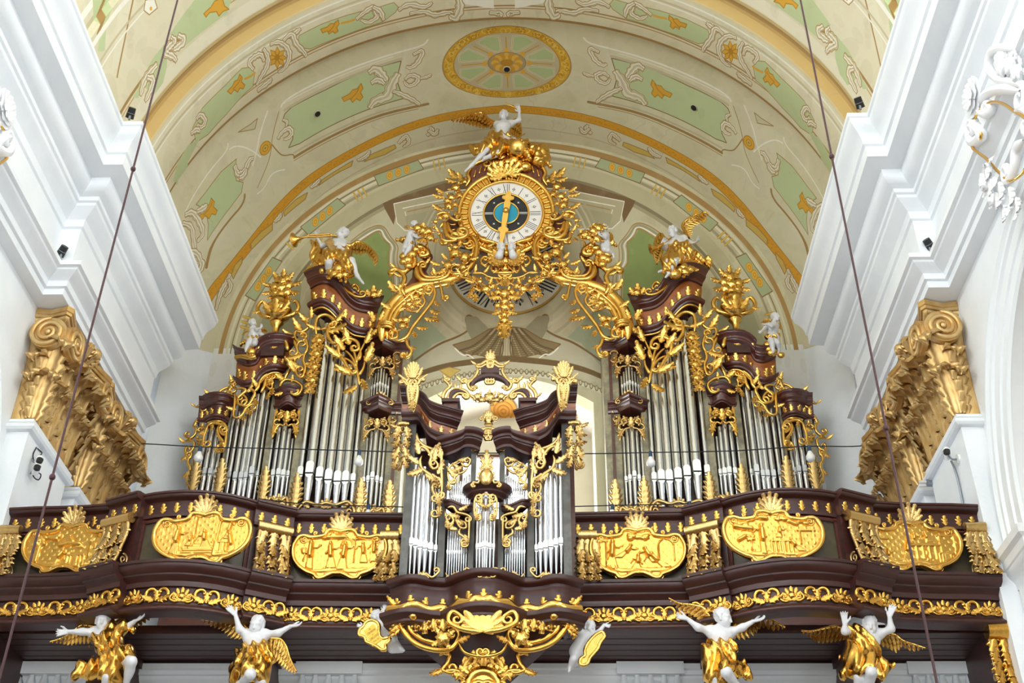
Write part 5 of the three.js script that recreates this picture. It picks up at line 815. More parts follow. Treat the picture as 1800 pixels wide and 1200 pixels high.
  // scrollwork on top of the outer tower and down its flank
  q = on(20.6); for (const l of [[[372, 716], [378, 700], [386, 688], [396, 682], [408, 680]], [[388, 712], [384, 702], [390, 692], [400, 688], [408, 694], [406, 706], [398, 714], [390, 712]], [[394, 702], [402, 700], [412, 704]], [[410, 678], [404, 672], [412, 668]], [[343, 716], [350, 713], [356, 709], [362, 714]]]) S(l, 0.045, 0.03); for (const [x, y, a, L] of [[374, 696, 2.6, 0.25], [398, 694, 1.2, 0.3], [410, 676, 2.0, 0.25], [352, 712, 0.6, 0.2], [344, 715, 2.6, 0.14], [402, 684, 1.0, 0.3], [392, 706, 2.4, 0.2]]) LF(x, y, a, L, 1);
  for (const l of [[[337, 748], [344, 752], [342, 764], [334, 770], [327, 768]], [[324, 776], [332, 774], [341, 778], [338, 790]], [[328, 782], [326, 796], [332, 806], [336, 800]], [[336, 796], [330, 812], [334, 824], [329, 838], [330, 850]]]) S(l, 0.045, 0.028); for (const [x, y, a, L] of [[340, 750, 1.2, 0.2], [326, 778, 2.6, 0.2], [330, 800, -2.2, 0.22], [334, 816, -0.9, 0.2], [330, 830, -2.0, 0.2], [330, 845, -1.5, 0.16]]) LF(x, y, a, L, 1);
  q = on(20.56); { const [p] = q([[353, 764]]); c.fuse('hanging_boss', k => { k.cscroll(p[0], p[1] + 0.08, 0.09, 0.4, 2.7, 0.025); k.cscroll(p[0], p[1] - 0.04, 0.09, -0.4, -2.7, 0.022); k.leaf(p[0], p[1] - 0.08, -Math.PI / 2, 0.2, 0, 0.01); k.leaf(p[0], p[1] + 0.12, Math.PI / 2, 0.16, 0, 0.01); }); }
  // scrolls lying on the big cornice
  q = on(20.3); for (const l of [[[604, 500], [612, 512], [624, 520], [634, 522]], [[622, 512], [618, 504], [624, 500], [630, 506]]]) S(l, 0.05, 0.03); LF(656, 520, 1.6, 0.3, 2); LF(660, 522, 1.0, 0.25, 2); LF(654, 522, 2.2, 0.25, 2); RO(657, 519, 0.08, 0); LF(618, 506, 2.2, 0.22, 1);
  // gilded plumes at the foot of the stiles
  for (const [x, y, Z] of [[336, 862, 20.34], [382, 866, 20.34], [460, 880, 20.34], [516, 893, 20.34], [630, 902, 20.34], [681, 906, 20.34]]) { const p = P(x, y, Z); part('foot_plume', put(LEAVES[4], p, v(0, 1, 0.02), v(0, 0, 1), 0.78), M.goldPale, t); }
  // low carved crests in front of the pipe feet
  for (const [x0, x1, y] of [[524, 622, 892], [636, 676, 903], [470, 506, 884]]) { const a = P(x0, y, 20.34), b = P(x1, y, 20.34), w = b.x - a.x; c.f = zFrame(20.34); c.mat = M.goldPale; c.fuse('toe_crest', k => { const X = u => a.x + w * u; k.scroll([[X(0), a.y - 0.03], [X(0.12), a.y + 0.12], [X(0.35), a.y + 0.05], [X(0.5), a.y + 0.1], [X(0.65), a.y + 0.05], [X(0.88), a.y + 0.12], [X(1), a.y - 0.03]], 0.05, 0.05); k.fan(X(0.5), a.y, 0.2, Math.PI / 2, 1.2, 5, 0); k.leaf(X(0.2), a.y, 2.4, 0.2, 0); k.leaf(X(0.8), a.y, 0.7, 0.2, 0); }); part('toe_board', box(a.x - 0.05, b.x + 0.05, LOFT + 3.2, a.y + 0.02, -20.75, -20.37), M.wood, t); }
  return t;
}
const caseL = buildCase();
const caseR = mirrored(caseL, 'tall organ case of tin pipes opposite the trumpet angel, marbled stiles and brown cornices');
// ---------- front organ (choir case) hanging before the gallery ----------
function symmetrize(t) { for (const k of [...t.children]) { const cp = o => { const m = shade(new THREE.Mesh(flipGeo(o.geometry), o.material)); m.name = o.name; m.userData = { ...o.userData }; m.position.set(-o.position.x, o.position.y, o.position.z); for (const q of o.children) m.add(cp(q)); return m; }; if (k.isMesh && !k.userData.mid) t.add(cp(k)); delete k.userData.mid; } }
const mid = m => { m.userData.mid = true; return m; };
{
  const t = thing('front_organ', 'small organ with two curved towers hanging before the middle of the gallery', 'organ', v(0, 7.9, -15)), c = new Carving(t, zFrame(14.9), M.goldPale), PM = 0.0081;
  const yb = P(760, 1012, 14.95).y;                       // foot of the pipes
  // pipes
  pipeRow(t, [[723, 958, 806, 8.6], [730.5, 961, 812, 9.4], [738.5, 964, 822, 9.8], [747.5, 966, 832, 9.8], [757, 968, 843, 9.4], [765.5, 969, 856, 7.6]], i => [15.0, 14.93, 14.88, 14.88, 14.93, 15.02][i], 1010, PM);
  pipeRow(t, Array.from({ length: 9 }, (_, i) => [786.5 + i * 4.15, 972 + (i % 2), 917 + i * 3.4, 3.9]), i => 15.03 - 0.03 * Math.sin(i / 8 * Math.PI), 1014, PM);
  pipeRow(t, Array.from({ length: 9 }, (_, i) => [791 + i * 4.1, 876, 858 - i * 3.0, 3.9]), i => 15.03 - 0.03 * Math.sin(i / 8 * Math.PI), 897, PM);
  // middle tower
  const midP = [[855, 963, 862, 7.4]]; const mz = 14.72; { const p = P(855, 962, mz), tp = P(855, 866, mz); mid(pipe(t, 0, mz, yb, p.y, tp.y, 7.4 * PM)); }
  pipeRow(t, [[838.5, 964, 905, 5.6], [843.6, 963.5, 888, 6.2], [849, 963, 874, 6.8]].map(([x, m, tp, d]) => [x, m, tp, d]), i => [14.84, 14.78, 14.74][i], 1006, PM);
  // stiles
  const st = (x0, x1, yt, Z, dz = 0.35) => { const a = P(x0, 950, Z), b = P(x1, 950, Z); part('stile', box(a.x, b.x, yb, P(x0, yt, Z).y, -Z - dz, -Z), M.marbleDark, t); };
  st(705, 719, 742, 15.0, 0.8); st(770, 782, 778, 14.98, 0.8); st(823.5, 833, 792, 14.98, 0.6);
  { const a = P(705, 950, 15.6), b = P(776, 950, 15.6), e2 = P(833, 950, 15.6); part('case_back', box(a.x, b.x, yb, P(760, 790, 15.6).y, -15.72, -15.64), M.wood, t); part('case_back', box(b.x, e2.x, yb, P(800, 900, 15.5).y, -15.72, -15.64), M.wood, t); part('case_back', box(e2.x, 0.001, yb, P(855, 905, 15.4).y, -15.6, -15.52), M.wood, t); }
  // S-curved cornices of the towers: path of lower moulding and of upper cornice
  const lo = dense([[707, 741, 14.96], [722, 741, 14.94], [737, 741, 14.9], [743, 752, 14.88], [752, 766, 14.88], [765, 775, 14.88], [780, 780, 14.9], [799, 786, 14.98]].map(q => P(...q)), 4);
  part('lower_moulding', sweep(lo, prof([[0, 0], [0.03, 0.01], [0.04, 0.04], ...cyma(0.04, 0.04, 0.09, 0.09), [0.1, 0.1], [0.1, 0.125], [0.02, 0.135]], -0.5), 1), M.woodDark, t);
  const raised = (d, o = 0) => lo.map(p => v(p.x, p.y + d, p.z + o));
  part('frieze', sweep(raised(0.135), prof([[0.02, 0], ...cyma(0.02, 0, 0.06, 0.13)], -0.5), 1), M.walnut, t);
  part('upper_cornice', sweep(raised(0.265), prof([[0.06, 0], [0.08, 0.01], ...cyma(0.08, 0.015, 0.17, 0.09), [0.19, 0.1], [0.19, 0.125], ...cyma(0.2, 0.13, 0.25, 0.19), [0.265, 0.195], [0.265, 0.22], [0.15, 0.235]], -0.7), 1), M.woodDark, t);
  for (const u of [0.42, 0.6, 0.78, 0.93]) { const q = along(lo, u); part('gilded_leaf', put(LEAVES[2], v(q.p.x, q.p.y + 0.14, q.p.z).addScaledVector(q.n, 0.04), v(0, 1, 0.2), q.n, 0.12), M.goldPale, t); }
  { const p = P(800, 728, 15.0), q = P(783, 722, 15.0); part('pedestal', box(q.x - 0.02, p.x + 0.04, p.y - 0.05, p.y + 0.16, -15.2, -14.9), M.wood, t); part('pedestal', box(q.x - 0.05, p.x + 0.07, p.y + 0.14, p.y + 0.2, -15.24, -14.86), M.woodDark, t); }
  // cornice of the flats
  const fl = dense([[780, 806, 14.94], [790, 803, 14.9], [803, 797, 14.9], [815, 790, 14.92], [828, 789, 14.92], [842, 795, 14.96]].map(q => P(...q)), 4);
  part('flat_cornice', sweep(fl, prof([[0, 0], [0.05, 0.01], ...cyma(0.05, 0.03, 0.14, 0.12), [0.16, 0.13], [0.16, 0.17], ...round_(0.17, 0.18, 0.22, 0.22), [0.22, 0.25], [0.1, 0.26]], -0.4), 1), M.woodDark, t);
  const ml = dense([[783, 893, 14.96], [793, 892, 14.92], [803, 897, 14.92], [813, 901, 14.94], [828, 900, 14.98]].map(q => P(...q)), 4);
  part('flat_moulding', sweep(ml, prof([[0, 0], [0.03, 0.01], [0.05, 0.06], [0.07, 0.07], [0.07, 0.1], [0, 0.11]], -0.3), 1), M.woodDark, t);
  // middle tower: rounded cornice, drum and crest
  { const rim = (R, y0, pr, m, n) => { const pts = []; for (let i = 0; i <= 20; i++) { const a = Math.PI + i / 20 * Math.PI; pts.push(v(Math.cos(a) * R, y0, -14.98 - Math.sin(a) * R * 0.75)); } mid(part(n, sweep(pts, pr, 1), m, t)); };
    const y = P(855, 872, 14.8).y; rim(0.2, y, prof([[0, 0], [0.03, 0.01], ...cyma(0.03, 0.02, 0.09, 0.09), [0.1, 0.1], ...round_(0.1, 0.11, 0.15, 0.16), [0.15, 0.2], [0.04, 0.22]], -0.18), M.woodDark, 'tower_cornice'); }
  // base: toe boards, two swelling mouldings with leaves
  const bp = (dz, x1 = 1.27) => { const q = [[-x1, 15.05], [-0.98, 14.88], [-0.72, 14.98], [-0.5, 15.0], [-0.3, 14.82], [-0.12, 14.7], [0, 14.68]]; const all = [...q, ...q.slice(0, -1).reverse().map(([x, Z]) => [-x, Z])]; return new THREE.CatmullRomCurve3(all.map(([x, Z]) => v(x, 0, -Z + dz)), false, 'centripetal').getPoints(60); };
  const at = (path, y) => path.map(p => v(p.x, y, p.z)), yA = P(855, 1024, 14.75).y;
  mid(part('base_moulding', sweep(at(bp(0), yA), prof([[0.02, 0], [0.02, 0.04], [0.07, 0.06], ...round_(0.07, 0.06, 0.11, 0.1), [0.11, 0.14], [0, 0.16]], -0.45), 1), M.woodDark, t));
  mid(part('base_frieze', sweep(at(bp(0), yA - 0.3), prof([[0.0, 0], [-0.02, 0.05], [-0.02, 0.22], [0.02, 0.3]], -0.45), 1), M.woodDark, t));
  mid(part('base_cornice', sweep(at(bp(0), yA - 0.55), prof([[0.0, 0], [0.1, 0.04], ...cyma(0.1, 0.05, 0.2, 0.14), [0.2, 0.18], [0.13, 0.2], [0.05, 0.25], [0, 0.26]], -0.45), 1), M.woodDark, t));
  for (let i = 0; i < 13; i++) { const q = along(at(bp(0), 0), (i + 0.5) / 13); mid(part('gilded_leaf', put(LEAVES[2], v(q.p.x, yA - 0.27, q.p.z).addScaledVector(q.n, 0.0), v(0, 1, 0), q.n, 0.16), M.goldDeep, t)); }
  mid(part('toe_board', sweep(at(bp(-0.06), yA + 0.14), prof([[0, 0], [0.0, yb - yA - 0.14]], -0.4), 1), M.wood, t));
  for (const [x0, x1, Z] of [[718, 770, 14.84], [782, 824, 14.92], [836, 874, 14.66]]) { const a = P(x0, 1012, Z), b = P(x1, 1012, Z), w = b.x - a.x; c.f = zFrame(Z); c.mat = M.goldPale; const m = c.fuse('toe_crest', k => { const X = u => a.x + w * u, y = a.y; k.scroll([[X(0), y + 0.05], [X(0.2), y - 0.02], [X(0.4), y + 0.03], [X(0.5), y + 0.01], [X(0.6), y + 0.03], [X(0.8), y - 0.02], [X(1), y + 0.05]], 0.022, 0.022); k.leaf(X(0.3), y - 0.02, 0.6, 0.12, 0); k.leaf(X(0.7), y - 0.02, 2.5, 0.12, 0); k.fan(X(0.5), y - 0.03, 0.1, Math.PI / 2, 1, 5, 0); }); if (x0 === 836) mid(m); }
  // ---- carvings, traced on the front plane ----
  let Zc = 14.8; const q = pts => tr(pts, Zc), use = (Z, m = M.goldPale) => { Zc = Z; c.f = zFrame(Z); c.mat = m; };
  const S = (pts, r = 0.035, r1, n) => c.scroll(q(pts), r, r1 ?? r * 0.6, n), LF = (x, y, a, L, k = 1, l = 0.015) => { const [p] = q([[x, y]]); return c.leaf(p[0], p[1], a, L, k, l); }, VO = (x, y, R, a, n, r, d) => { const [p] = q([[x, y]]); return c.volute(p[0], p[1], R, a, n, r, d); };
  const z5 = (x, y) => [660 + x / 4.286, 600 + y / 4.286];
  use(14.8);
  // shade of the tower: ring scroll and long leaf drop towards the middle
  for (const l of [[[312, 690], [320, 740], [360, 780], [430, 810], [498, 826], [504, 850]], [[500, 830], [496, 950], [500, 1080], [490, 1180]], [[326, 790], [370, 800], [400, 830], [420, 870], [410, 920], [440, 960], [470, 940], [460, 910]], [[350, 860], [336, 900], [346, 950], [380, 980], [420, 1010], [440, 1060], [430, 1110], [456, 1170]], [[440, 1040], [476, 1030], [490, 1070], [470, 1100], [446, 1090]], [[456, 1120], [470, 1180], [480, 1230], [486, 1290]]]) S(l.map(p => z5(...p)), 0.036, 0.024);
  for (const [x, y, a, L] of [[330, 920, 2.6, 0.25], [360, 960, -2.6, 0.3], [400, 860, 0.8, 0.28], [440, 900, 1.4, 0.25], [430, 1000, -1.2, 0.3], [470, 1000, 1.2, 0.25], [460, 1140, -1.3, 0.28], [480, 1230, -1.5, 0.24], [330, 850, 1.8, 0.25], [380, 1000, -0.7, 0.26], [488, 880, 1.6, 0.2]]) LF(...z5(x, y), a, L);
  // outer bracket with drapery on the corner stile and carved ear
  use(14.92); { const p = P(709, 752, 14.93), d = P(709, 832, 14.93); for (let i = 0; i < 4; i++) c.fuse('acanthus_leaf', k => { for (const s of [-1, 1]) k.leaf(p.x + s * 0.05, p.y - i * 0.17, -Math.PI / 2 + s * 0.25, 0.26, i % 2, 0.03); }); c.scroll([[p.x - 0.1, p.y + 0.05], [p.x, p.y + 0.07], [p.x + 0.1, p.y + 0.05]], 0.05, 0.05, 'roll'); }
  use(15.02); for (const l of [[[210, 606], [176, 640], [166, 676], [196, 690], [206, 660], [196, 636]], [[196, 690], [180, 740], [196, 800], [216, 850], [200, 900], [184, 940]], [[182, 740], [168, 770], [184, 800]]]) S(l.map(p => z5(...p)), 0.034, 0.022); for (const [x, y, a, L] of [[206, 610, 1.6, 0.16], [170, 650, 2.8, 0.16], [186, 760, 3.4, 0.18], [196, 860, -2.2, 0.2], [190, 930, -1.7, 0.16], [174, 700, 3.6, 0.16]]) LF(...z5(x, y), a, L);
  // shades of the flats
  use(14.88); for (const l of [[[700, 866], [660, 890], [610, 910], [566, 936], [546, 980], [548, 1030], [560, 1060]], [[640, 900], [660, 930], [690, 940], [712, 910]], [[700, 950], [650, 990], [610, 1000], [590, 1040], [556, 1070], [540, 1092]], [[566, 940], [600, 930], [630, 960], [620, 1000]]]) S(l.map(p => z5(...p)), 0.028, 0.02); for (const [x, y, a, L] of [[580, 980, 0.4, 0.2], [600, 1010, 2.4, 0.2], [570, 960, -0.6, 0.16], [640, 960, 2.6, 0.16], [690, 880, 3.6, 0.18], [552, 1060, -1.6, 0.16]]) LF(...z5(x, y), a, L);
  const z6 = (x, y) => [660 + x / 3, 800 + y / 3];
  for (const l of [[[366, 290], [372, 330], [390, 362], [410, 350], [404, 326]], [[376, 276], [410, 272], [432, 300], [470, 310], [496, 320]], [[420, 300], [430, 350], [450, 380], [474, 384], [476, 360], [460, 350]], [[450, 384], [440, 410], [466, 430], [486, 456]], [[496, 316], [494, 400], [488, 456]]]) S(l.map(p => z6(...p)), 0.03, 0.022); for (const [x, y, a, L] of [[384, 310, -0.4, 0.22], [376, 340, -1.4, 0.2], [420, 330, -0.8, 0.22], [430, 390, 3.0, 0.2], [470, 420, -1.2, 0.2], [440, 290, 0.4, 0.18], [410, 350, -2.0, 0.16]]) LF(...z6(x, y), a, L);
  // shade of the middle tower
  use(14.66); for (const l of [[[534, 206], [522, 250], [524, 320]], [[540, 204], [560, 212], [556, 240], [536, 244], [530, 226]], [[536, 246], [550, 262], [560, 250]], [[540, 266], [532, 300], [526, 326]]]) S(l.map(p => z6(...p)), 0.024, 0.018); for (const [x, y, a, L] of [[530, 300, -1.5, 0.16], [548, 256, -0.6, 0.16], [556, 214, 0.4, 0.1]]) LF(...z6(x, y), a, L);
  // finials: tall acanthus plumes on the outer corners of the towers
  use(14.52); for (const l of [[[290, 536], [264, 480], [250, 410], [246, 350], [262, 300]], [[288, 530], [300, 470], [314, 400], [316, 340], [302, 296]], [[246, 340], [222, 310], [206, 300]], [[318, 330], [334, 300], [344, 286]]]) S(l.map(p => z5(...p)), 0.042, 0.03);
  for (const [x, y, a, L, k] of [[268, 330, -1.45, 0.34, 4], [298, 330, -1.7, 0.34, 4], [282, 420, -1.57, 0.34, 1], [282, 300, 1.57, 0.3, 4], [258, 290, 2.0, 0.26, 4], [306, 290, 1.15, 0.26, 4], [240, 300, 2.5, 0.2, 3], [324, 300, 0.65, 0.2, 3], [282, 350, -1.57, 0.3, 4]]) LF(...z5(x, y), a, L, k, 0.03);
  { const [p] = q([z5(282, 276)]); c.fuse('plume', k => { k.z = 0.05; k.fan(p[0], p[1], 0.26, Math.PI / 2, 0.55, 7, 3); k.fan(p[0], p[1] - 0.03, 0.18, Math.PI / 2, 0.8, 7, 3); k.z = 0; }); }
  // carved bridge between the towers: scrolls with dark faces, open crown
  use(14.98, M.goldPale); for (const l of [[[524, 462], [508, 420], [530, 370], [560, 340], [540, 310], [520, 290], [538, 280]], [[540, 466], [552, 420], [576, 380], [620, 362], [670, 370], [694, 392]], [[584, 462], [590, 420], [620, 394], [664, 396], [690, 404]]]) S(l.map(p => z5(...p)), 0.04, 0.03); part('dark_scroll', tube(q([z5(556, 456), z5(566, 416), z5(590, 384), z5(630, 374), z5(672, 384)]).map(p => c.w(p)), belly(0.05)), M.woodDark, t);
  for (const l of [[[736, 376], [708, 350], [700, 320], [730, 290], [790, 262], [862, 250]], [[746, 360], [726, 336], [740, 310], [790, 286], [862, 276]], [[762, 196], [772, 220], [760, 250], [730, 284], [700, 300], [660, 310], [646, 296], [664, 284]], [[756, 172], [790, 176], [830, 150], [862, 140]], [[756, 172], [764, 190], [790, 196], [830, 176], [862, 170]]]) S(l.map(p => z5(...p)), 0.034, 0.03); mid(part('dark_scroll', tube(q([z5(724, 340), z5(742, 304), z5(790, 276), z5(862, 262), z5(934, 276), z5(982, 304), z5(1000, 340)]).map(p => c.w(p)), belly(0.06, 0.5)), M.woodDark, t));
  { const [a] = q([z5(796, 190)]), [b] = q([z5(862, 240)]), [d] = q([z5(862, 172)]); mid(part('dark_panel', box(a[0], -a[0], b[1], d[1], -15.02, -14.96), M.woodDark, t)); }
  for (const [x, y, a, L] of [[650, 300, 2.4, 0.14], [560, 350, 1.2, 0.12], [600, 364, 1.6, 0.12], [640, 362, 1.5, 0.12], [520, 420, 2.8, 0.14], [530, 290, 2.0, 0.12], [760, 176, 2.6, 0.12], [700, 320, 2.6, 0.12]]) LF(...z5(x, y), a, L); VO(...z5(742, 356), 0.05, 0, 1.4, 0.018, 1); VO(...z5(572, 462), 0.045, 0, 1.3, 0.018, 1);
  { const [p] = q([z5(862, 148)]); mid(c.fan(0, p[1] - 0.02, 0.2, Math.PI / 2, 0.6, 5, 1));  }
  // garland slung under the bridge
  { const g = q([z5(706, 396), z5(740, 420), z5(790, 440), z5(862, 450)]); c.scroll(g, 0.03, 0.03, 'garland_stem'); for (const [x, y, r] of [[770, 420, 0.055], [800, 444, 0.035], [752, 436, 0.03]]) { const [p] = q([z5(x, y)]); c.rose(p[0], p[1], r, 3); } const [p] = q([z5(862, 430)]); mid(c.rose(0, p[1], 0.075, 3)); mid(c.fan(0, p[1] + 0.05, 0.1, Math.PI / 2, 0.6, 3, 0)); }
  // small arch with an urn over the middle
  use(14.95, M.goldPale); for (const l of [[[780, 800], [720, 790], [712, 740], [740, 690], [790, 664], [862, 652]], [[770, 760], [750, 730], [770, 700], [810, 684], [862, 678]], [[700, 760], [676, 730], [640, 730], [612, 760], [600, 790]], [[600, 790], [570, 810], [548, 824]], [[780, 722], [800, 710], [830, 724], [846, 740], [862, 742]]]) S(l.map(p => z5(...p)), 0.032, 0.026); for (const [x, y, a, L] of [[640, 734, 2.0, 0.14], [600, 790, 2.8, 0.14], [680, 740, 0.8, 0.12], [730, 790, -1.4, 0.14], [760, 790, -1.5, 0.12]]) LF(...z5(x, y), a, L);
  { const [p] = q([z5(862, 632)]); const pts = [[0, 0], [0.1, 0.0], [0.11, 0.03], [0.07, 0.06], [0.13, 0.14], [0.14, 0.18], [0.1, 0.2], [0, 0.2]].map(([a, b]) => new THREE.Vector2(a * 0.6, b * 0.6)); const g = new THREE.LatheGeometry(pts, 16); g.translate(0, p[1], -14.95); mid(part('urn', g, M.goldPale, t)); c.f = zFrame(14.9); mid(c.fan(0, p[1] + 0.1, 0.12, Math.PI / 2, 1.1, 7, 1)); for (const s of [1]) { c.scroll([[-0.05, p[1] + 0.07], [-0.1, p[1] + 0.06], [-0.13, p[1] + 0.09], [-0.1, p[1] + 0.12]], 0.02, 0.014); } }
  // crest of the middle tower
  use(14.66); for (const l of [[[728, 1080], [736, 1060], [770, 1066], [786, 1040], [790, 1000], [800, 970], [790, 950], [806, 940]], [[800, 1010], [812, 980], [840, 950], [850, 930], [862, 926]], [[756, 1080], [740, 1096], [726, 1088]]]) S(l.map(p => z5(...p)), 0.026, 0.02); { const [p] = q([z5(862, 950)]); mid(c.fan(0, p[1], 0.26, Math.PI / 2, 0.5, 3, 1)); const [b] = q([z5(862, 1060)]); mid(c.fan(0, b[1], 0.24, Math.PI / 2, 1.0, 7, 3)); mid(c.add('boss', ball(v(0, b[1] + 0.07, -14.64), 0.1, 0.13, 0.06))); }
  // ---- corbel below: gilded rim, gadrooned cove, shells and scrolls ----
  const yR = P(850, 1062, 14.7).y, yS = P(850, 1150, 15.3).y;
  mid(part('gilded_rim', tube(at(bp(0.1), yR + 0.02).map((p, i, l) => { const u = i / (l.length - 1); return v(p.x, p.y + 0.02 * Math.cos(u * TAU * 9), p.z); }), 0.06, { seg: 90 }), M.gold, t));
  mid(part('cove', grid((a, b) => { const pth = at(bp(0.02), 0), q2 = pth[Math.round(a * (pth.length - 1))], k = Math.sin(b * Math.PI / 2), sx = 1 - 0.78 * Math.pow(b, 1.3); return v(q2.x * sx, yR - 0.72 * b, q2.z + (-15.75 - q2.z) * (1 - Math.cos(b * Math.PI / 2))); }, 60, 12), M.woodDark, t));
  for (const [x, L] of [[-0.92, 0.36], [-0.8, 0.4], [-0.68, 0.36], [-0.55, 0.38], [-0.46, 0.3]]) { const pz = 14.86; part('gadroon', put(LEAVES[1], v(x, yR + 0.02, -pz), v(0.12, -1, -0.1), v(0, -0.25, 1), L), M.gold, t); }
  use(14.62, M.gold); { const p = P(850, 1072, 14.62); c.z = 0; mid(c.fan(0, p.y - 0.28, 0.42, Math.PI / 2, 1.35, 9, 3, 'shell', 1.5)); for (const s of [1]) { c.scroll([[-0.02, p.y - 0.3], [-0.3, p.y - 0.24], [-0.44, p.y - 0.14], [-0.4, p.y - 0.02], [-0.3, p.y - 0.06]], 0.05, 0.03); c.rose(-0.5, p.y - 0.38, 0.085, 4); } }
  // great C-scrolls of the corbel sides
  use(14.9, M.goldDeep); for (const l of [[[700, 1070], [708, 1105], [730, 1130], [765, 1142], [792, 1140], [806, 1122]], [[716, 1084], [722, 1106], [745, 1124], [775, 1130]]]) S(l, 0.05, 0.04); for (const [x, y, a, L] of [[700, 1074, -1.2, 0.3], [712, 1066, -1.5, 0.28], [706, 1090, -2.2, 0.3], [800, 1128, 0.3, 0.24], [696, 1064, 2.4, 0.2], [702, 1106, -2.4, 0.2]]) LF(x, y, a, L);
  for (const [x, y] of [[720, 1078], [726, 1082], [714, 1076]]) { const p = P(x, y, 14.78); part('bead', ball(p, 0.06), M.gold, t); }
  use(14.85, M.goldDeep); S([[806, 1128], [816, 1145], [836, 1152], [852, 1153]], 0.03, 0.03);
  // lower shell cartouche with leafy scrolls
  use(15.1, M.goldDeep); { const p = P(850, 1190, 15.1); mid(c.fan(0, p.y - 0.1, 0.5, Math.PI / 2, 1.2, 9, 3, 'shell', 1.6)); mid(c.cscroll(0, p.y - 0.12, 0.2, 0.2, 2.94, 0.06)); }
  for (const l of [[[772, 1152], [780, 1146], [790, 1150], [786, 1165], [778, 1176], [790, 1182]], [[776, 1180], [800, 1178], [815, 1184], [826, 1196]], [[800, 1196], [812, 1180], [826, 1168]], [[826, 1210], [838, 1198], [850, 1200]]]) S(l, 0.05, 0.03); for (const [x, y, a, L] of [[790, 1180, -0.3, 0.3], [806, 1184, 0.9, 0.3], [780, 1150, 1.9, 0.22], [780, 1176, 3.6, 0.24], [822, 1176, 0.8, 0.24]]) LF(x, y, a, L);
  symmetrize(t);
}
// ---------- clock and the gilded arch that carries it between the two cases ----------
const CKZ = 20.15, ck0 = P(891, 375, CKZ), CKY = ck0.y;
const ckF = frame(v(0, CKY, -CKZ), v(1, 0, 0), v(0, Math.cos(10 * D2R), Math.sin(10 * D2R)));
function dialTexture(kind) {
  const N = 1024, [cv, x] = canvas(N, N), R = N / 2, col = kind ? '#20222a' : '#1b1b1e';
  x.fillStyle = kind ? '#c9c4b0' : '#e6e2dc'; x.fillRect(0, 0, N, N); mottle(x, N, N, 160, kind ? ['#b3ad94', '#d6d1bd'] : ['#dcd7cf', '#ece9e4'], 0.35, 20, 80);
  const rom = ['XII', 'I', 'II', 'III', 'IIII', 'V', 'VI', 'VII', 'VIII', 'IX', 'X', 'XI'];
  x.translate(R, R); x.strokeStyle = col; x.fillStyle = col;
  const r0 = kind ? 0.62 : 0.66, r1 = kind ? 0.93 : 0.95;
  rom.forEach((s, i) => {
    x.save(); x.rotate(i * Math.PI / 6);
    const W = { I: kind ? 34 : 26, V: kind ? 64 : 52, X: kind ? 66 : 54 }; let tot = 0; for (const ch of s) tot += W[ch]; let u = -tot / 2; const y0 = -R * r1, y1 = -R * r0, bw = kind ? 17 : 9;
    for (const ch of s) { const c = u + W[ch] / 2, h = W[ch] * 0.34; x.lineWidth = bw; x.beginPath(); if (ch === 'I') { x.moveTo(c, y0); x.lineTo(c, y1); x.stroke(); } else if (ch === 'V') { x.moveTo(c - h, y0); x.lineTo(c, y1); x.stroke(); x.lineWidth = bw * 0.4; x.beginPath(); x.moveTo(c, y1); x.lineTo(c + h, y0); x.stroke(); } else { x.moveTo(c - h, y0); x.lineTo(c + h, y1); x.stroke(); x.lineWidth = bw * 0.4; x.beginPath(); x.moveTo(c + h, y0); x.lineTo(c - h, y1); x.stroke(); } u += W[ch]; }
    x.rotate(Math.PI / 12);                                // small ornament between the hours
    const yo = -R * (kind ? 0.76 : 0.8), k = kind ? 1.35 : 0.8; x.lineWidth = kind ? 6 : 3;
    x.beginPath(); x.moveTo(0, yo - 38 * k); x.lineTo(0, yo + 38 * k); x.stroke(); for (const q of [-1, 1]) { x.beginPath(); x.moveTo(0, yo + 20 * k); x.bezierCurveTo(q * 34 * k, yo + 10 * k, q * 34 * k, yo - 24 * k, q * 8 * k, yo - 12 * k); x.stroke(); x.beginPath(); x.ellipse(q * 14 * k, yo + 2 * k, 5 * k, 13 * k, q * 0.5, 0, TAU); x.fill(); } x.beginPath(); x.ellipse(0, yo - 26 * k, 7 * k, 13 * k, 0, 0, TAU); x.fill(); x.beginPath(); x.arc(0, yo + 44 * k, 5 * k, 0, TAU); x.fill();
    x.restore();
  });
  const t = new THREE.CanvasTexture(cv); t.colorSpace = THREE.SRGBColorSpace; return t;
}
function disc(r, r2, n, m, uvR) { const g = r2 ? new THREE.RingGeometry(r2, r, n, 1) : new THREE.CircleGeometry(r, n), p = g.attributes.position, u = g.attributes.uv; for (let i = 0; i < p.count; i++) u.setXY(i, 0.5 + p.getX(i) / (uvR || r) / 2, 0.5 + p.getY(i) / (uvR || r) / 2); g.applyMatrix4(m); return g; }
const shiftM = (f, a, b, c) => f.m.clone().multiply(new THREE.Matrix4().makeTranslation(a, b, c));
function ringT(f, R, r, c, sy = 1) { const g = new THREE.TorusGeometry(R, r, 8, 72); g.applyMatrix4(shiftM(f, 0, 0, c)); return g; }
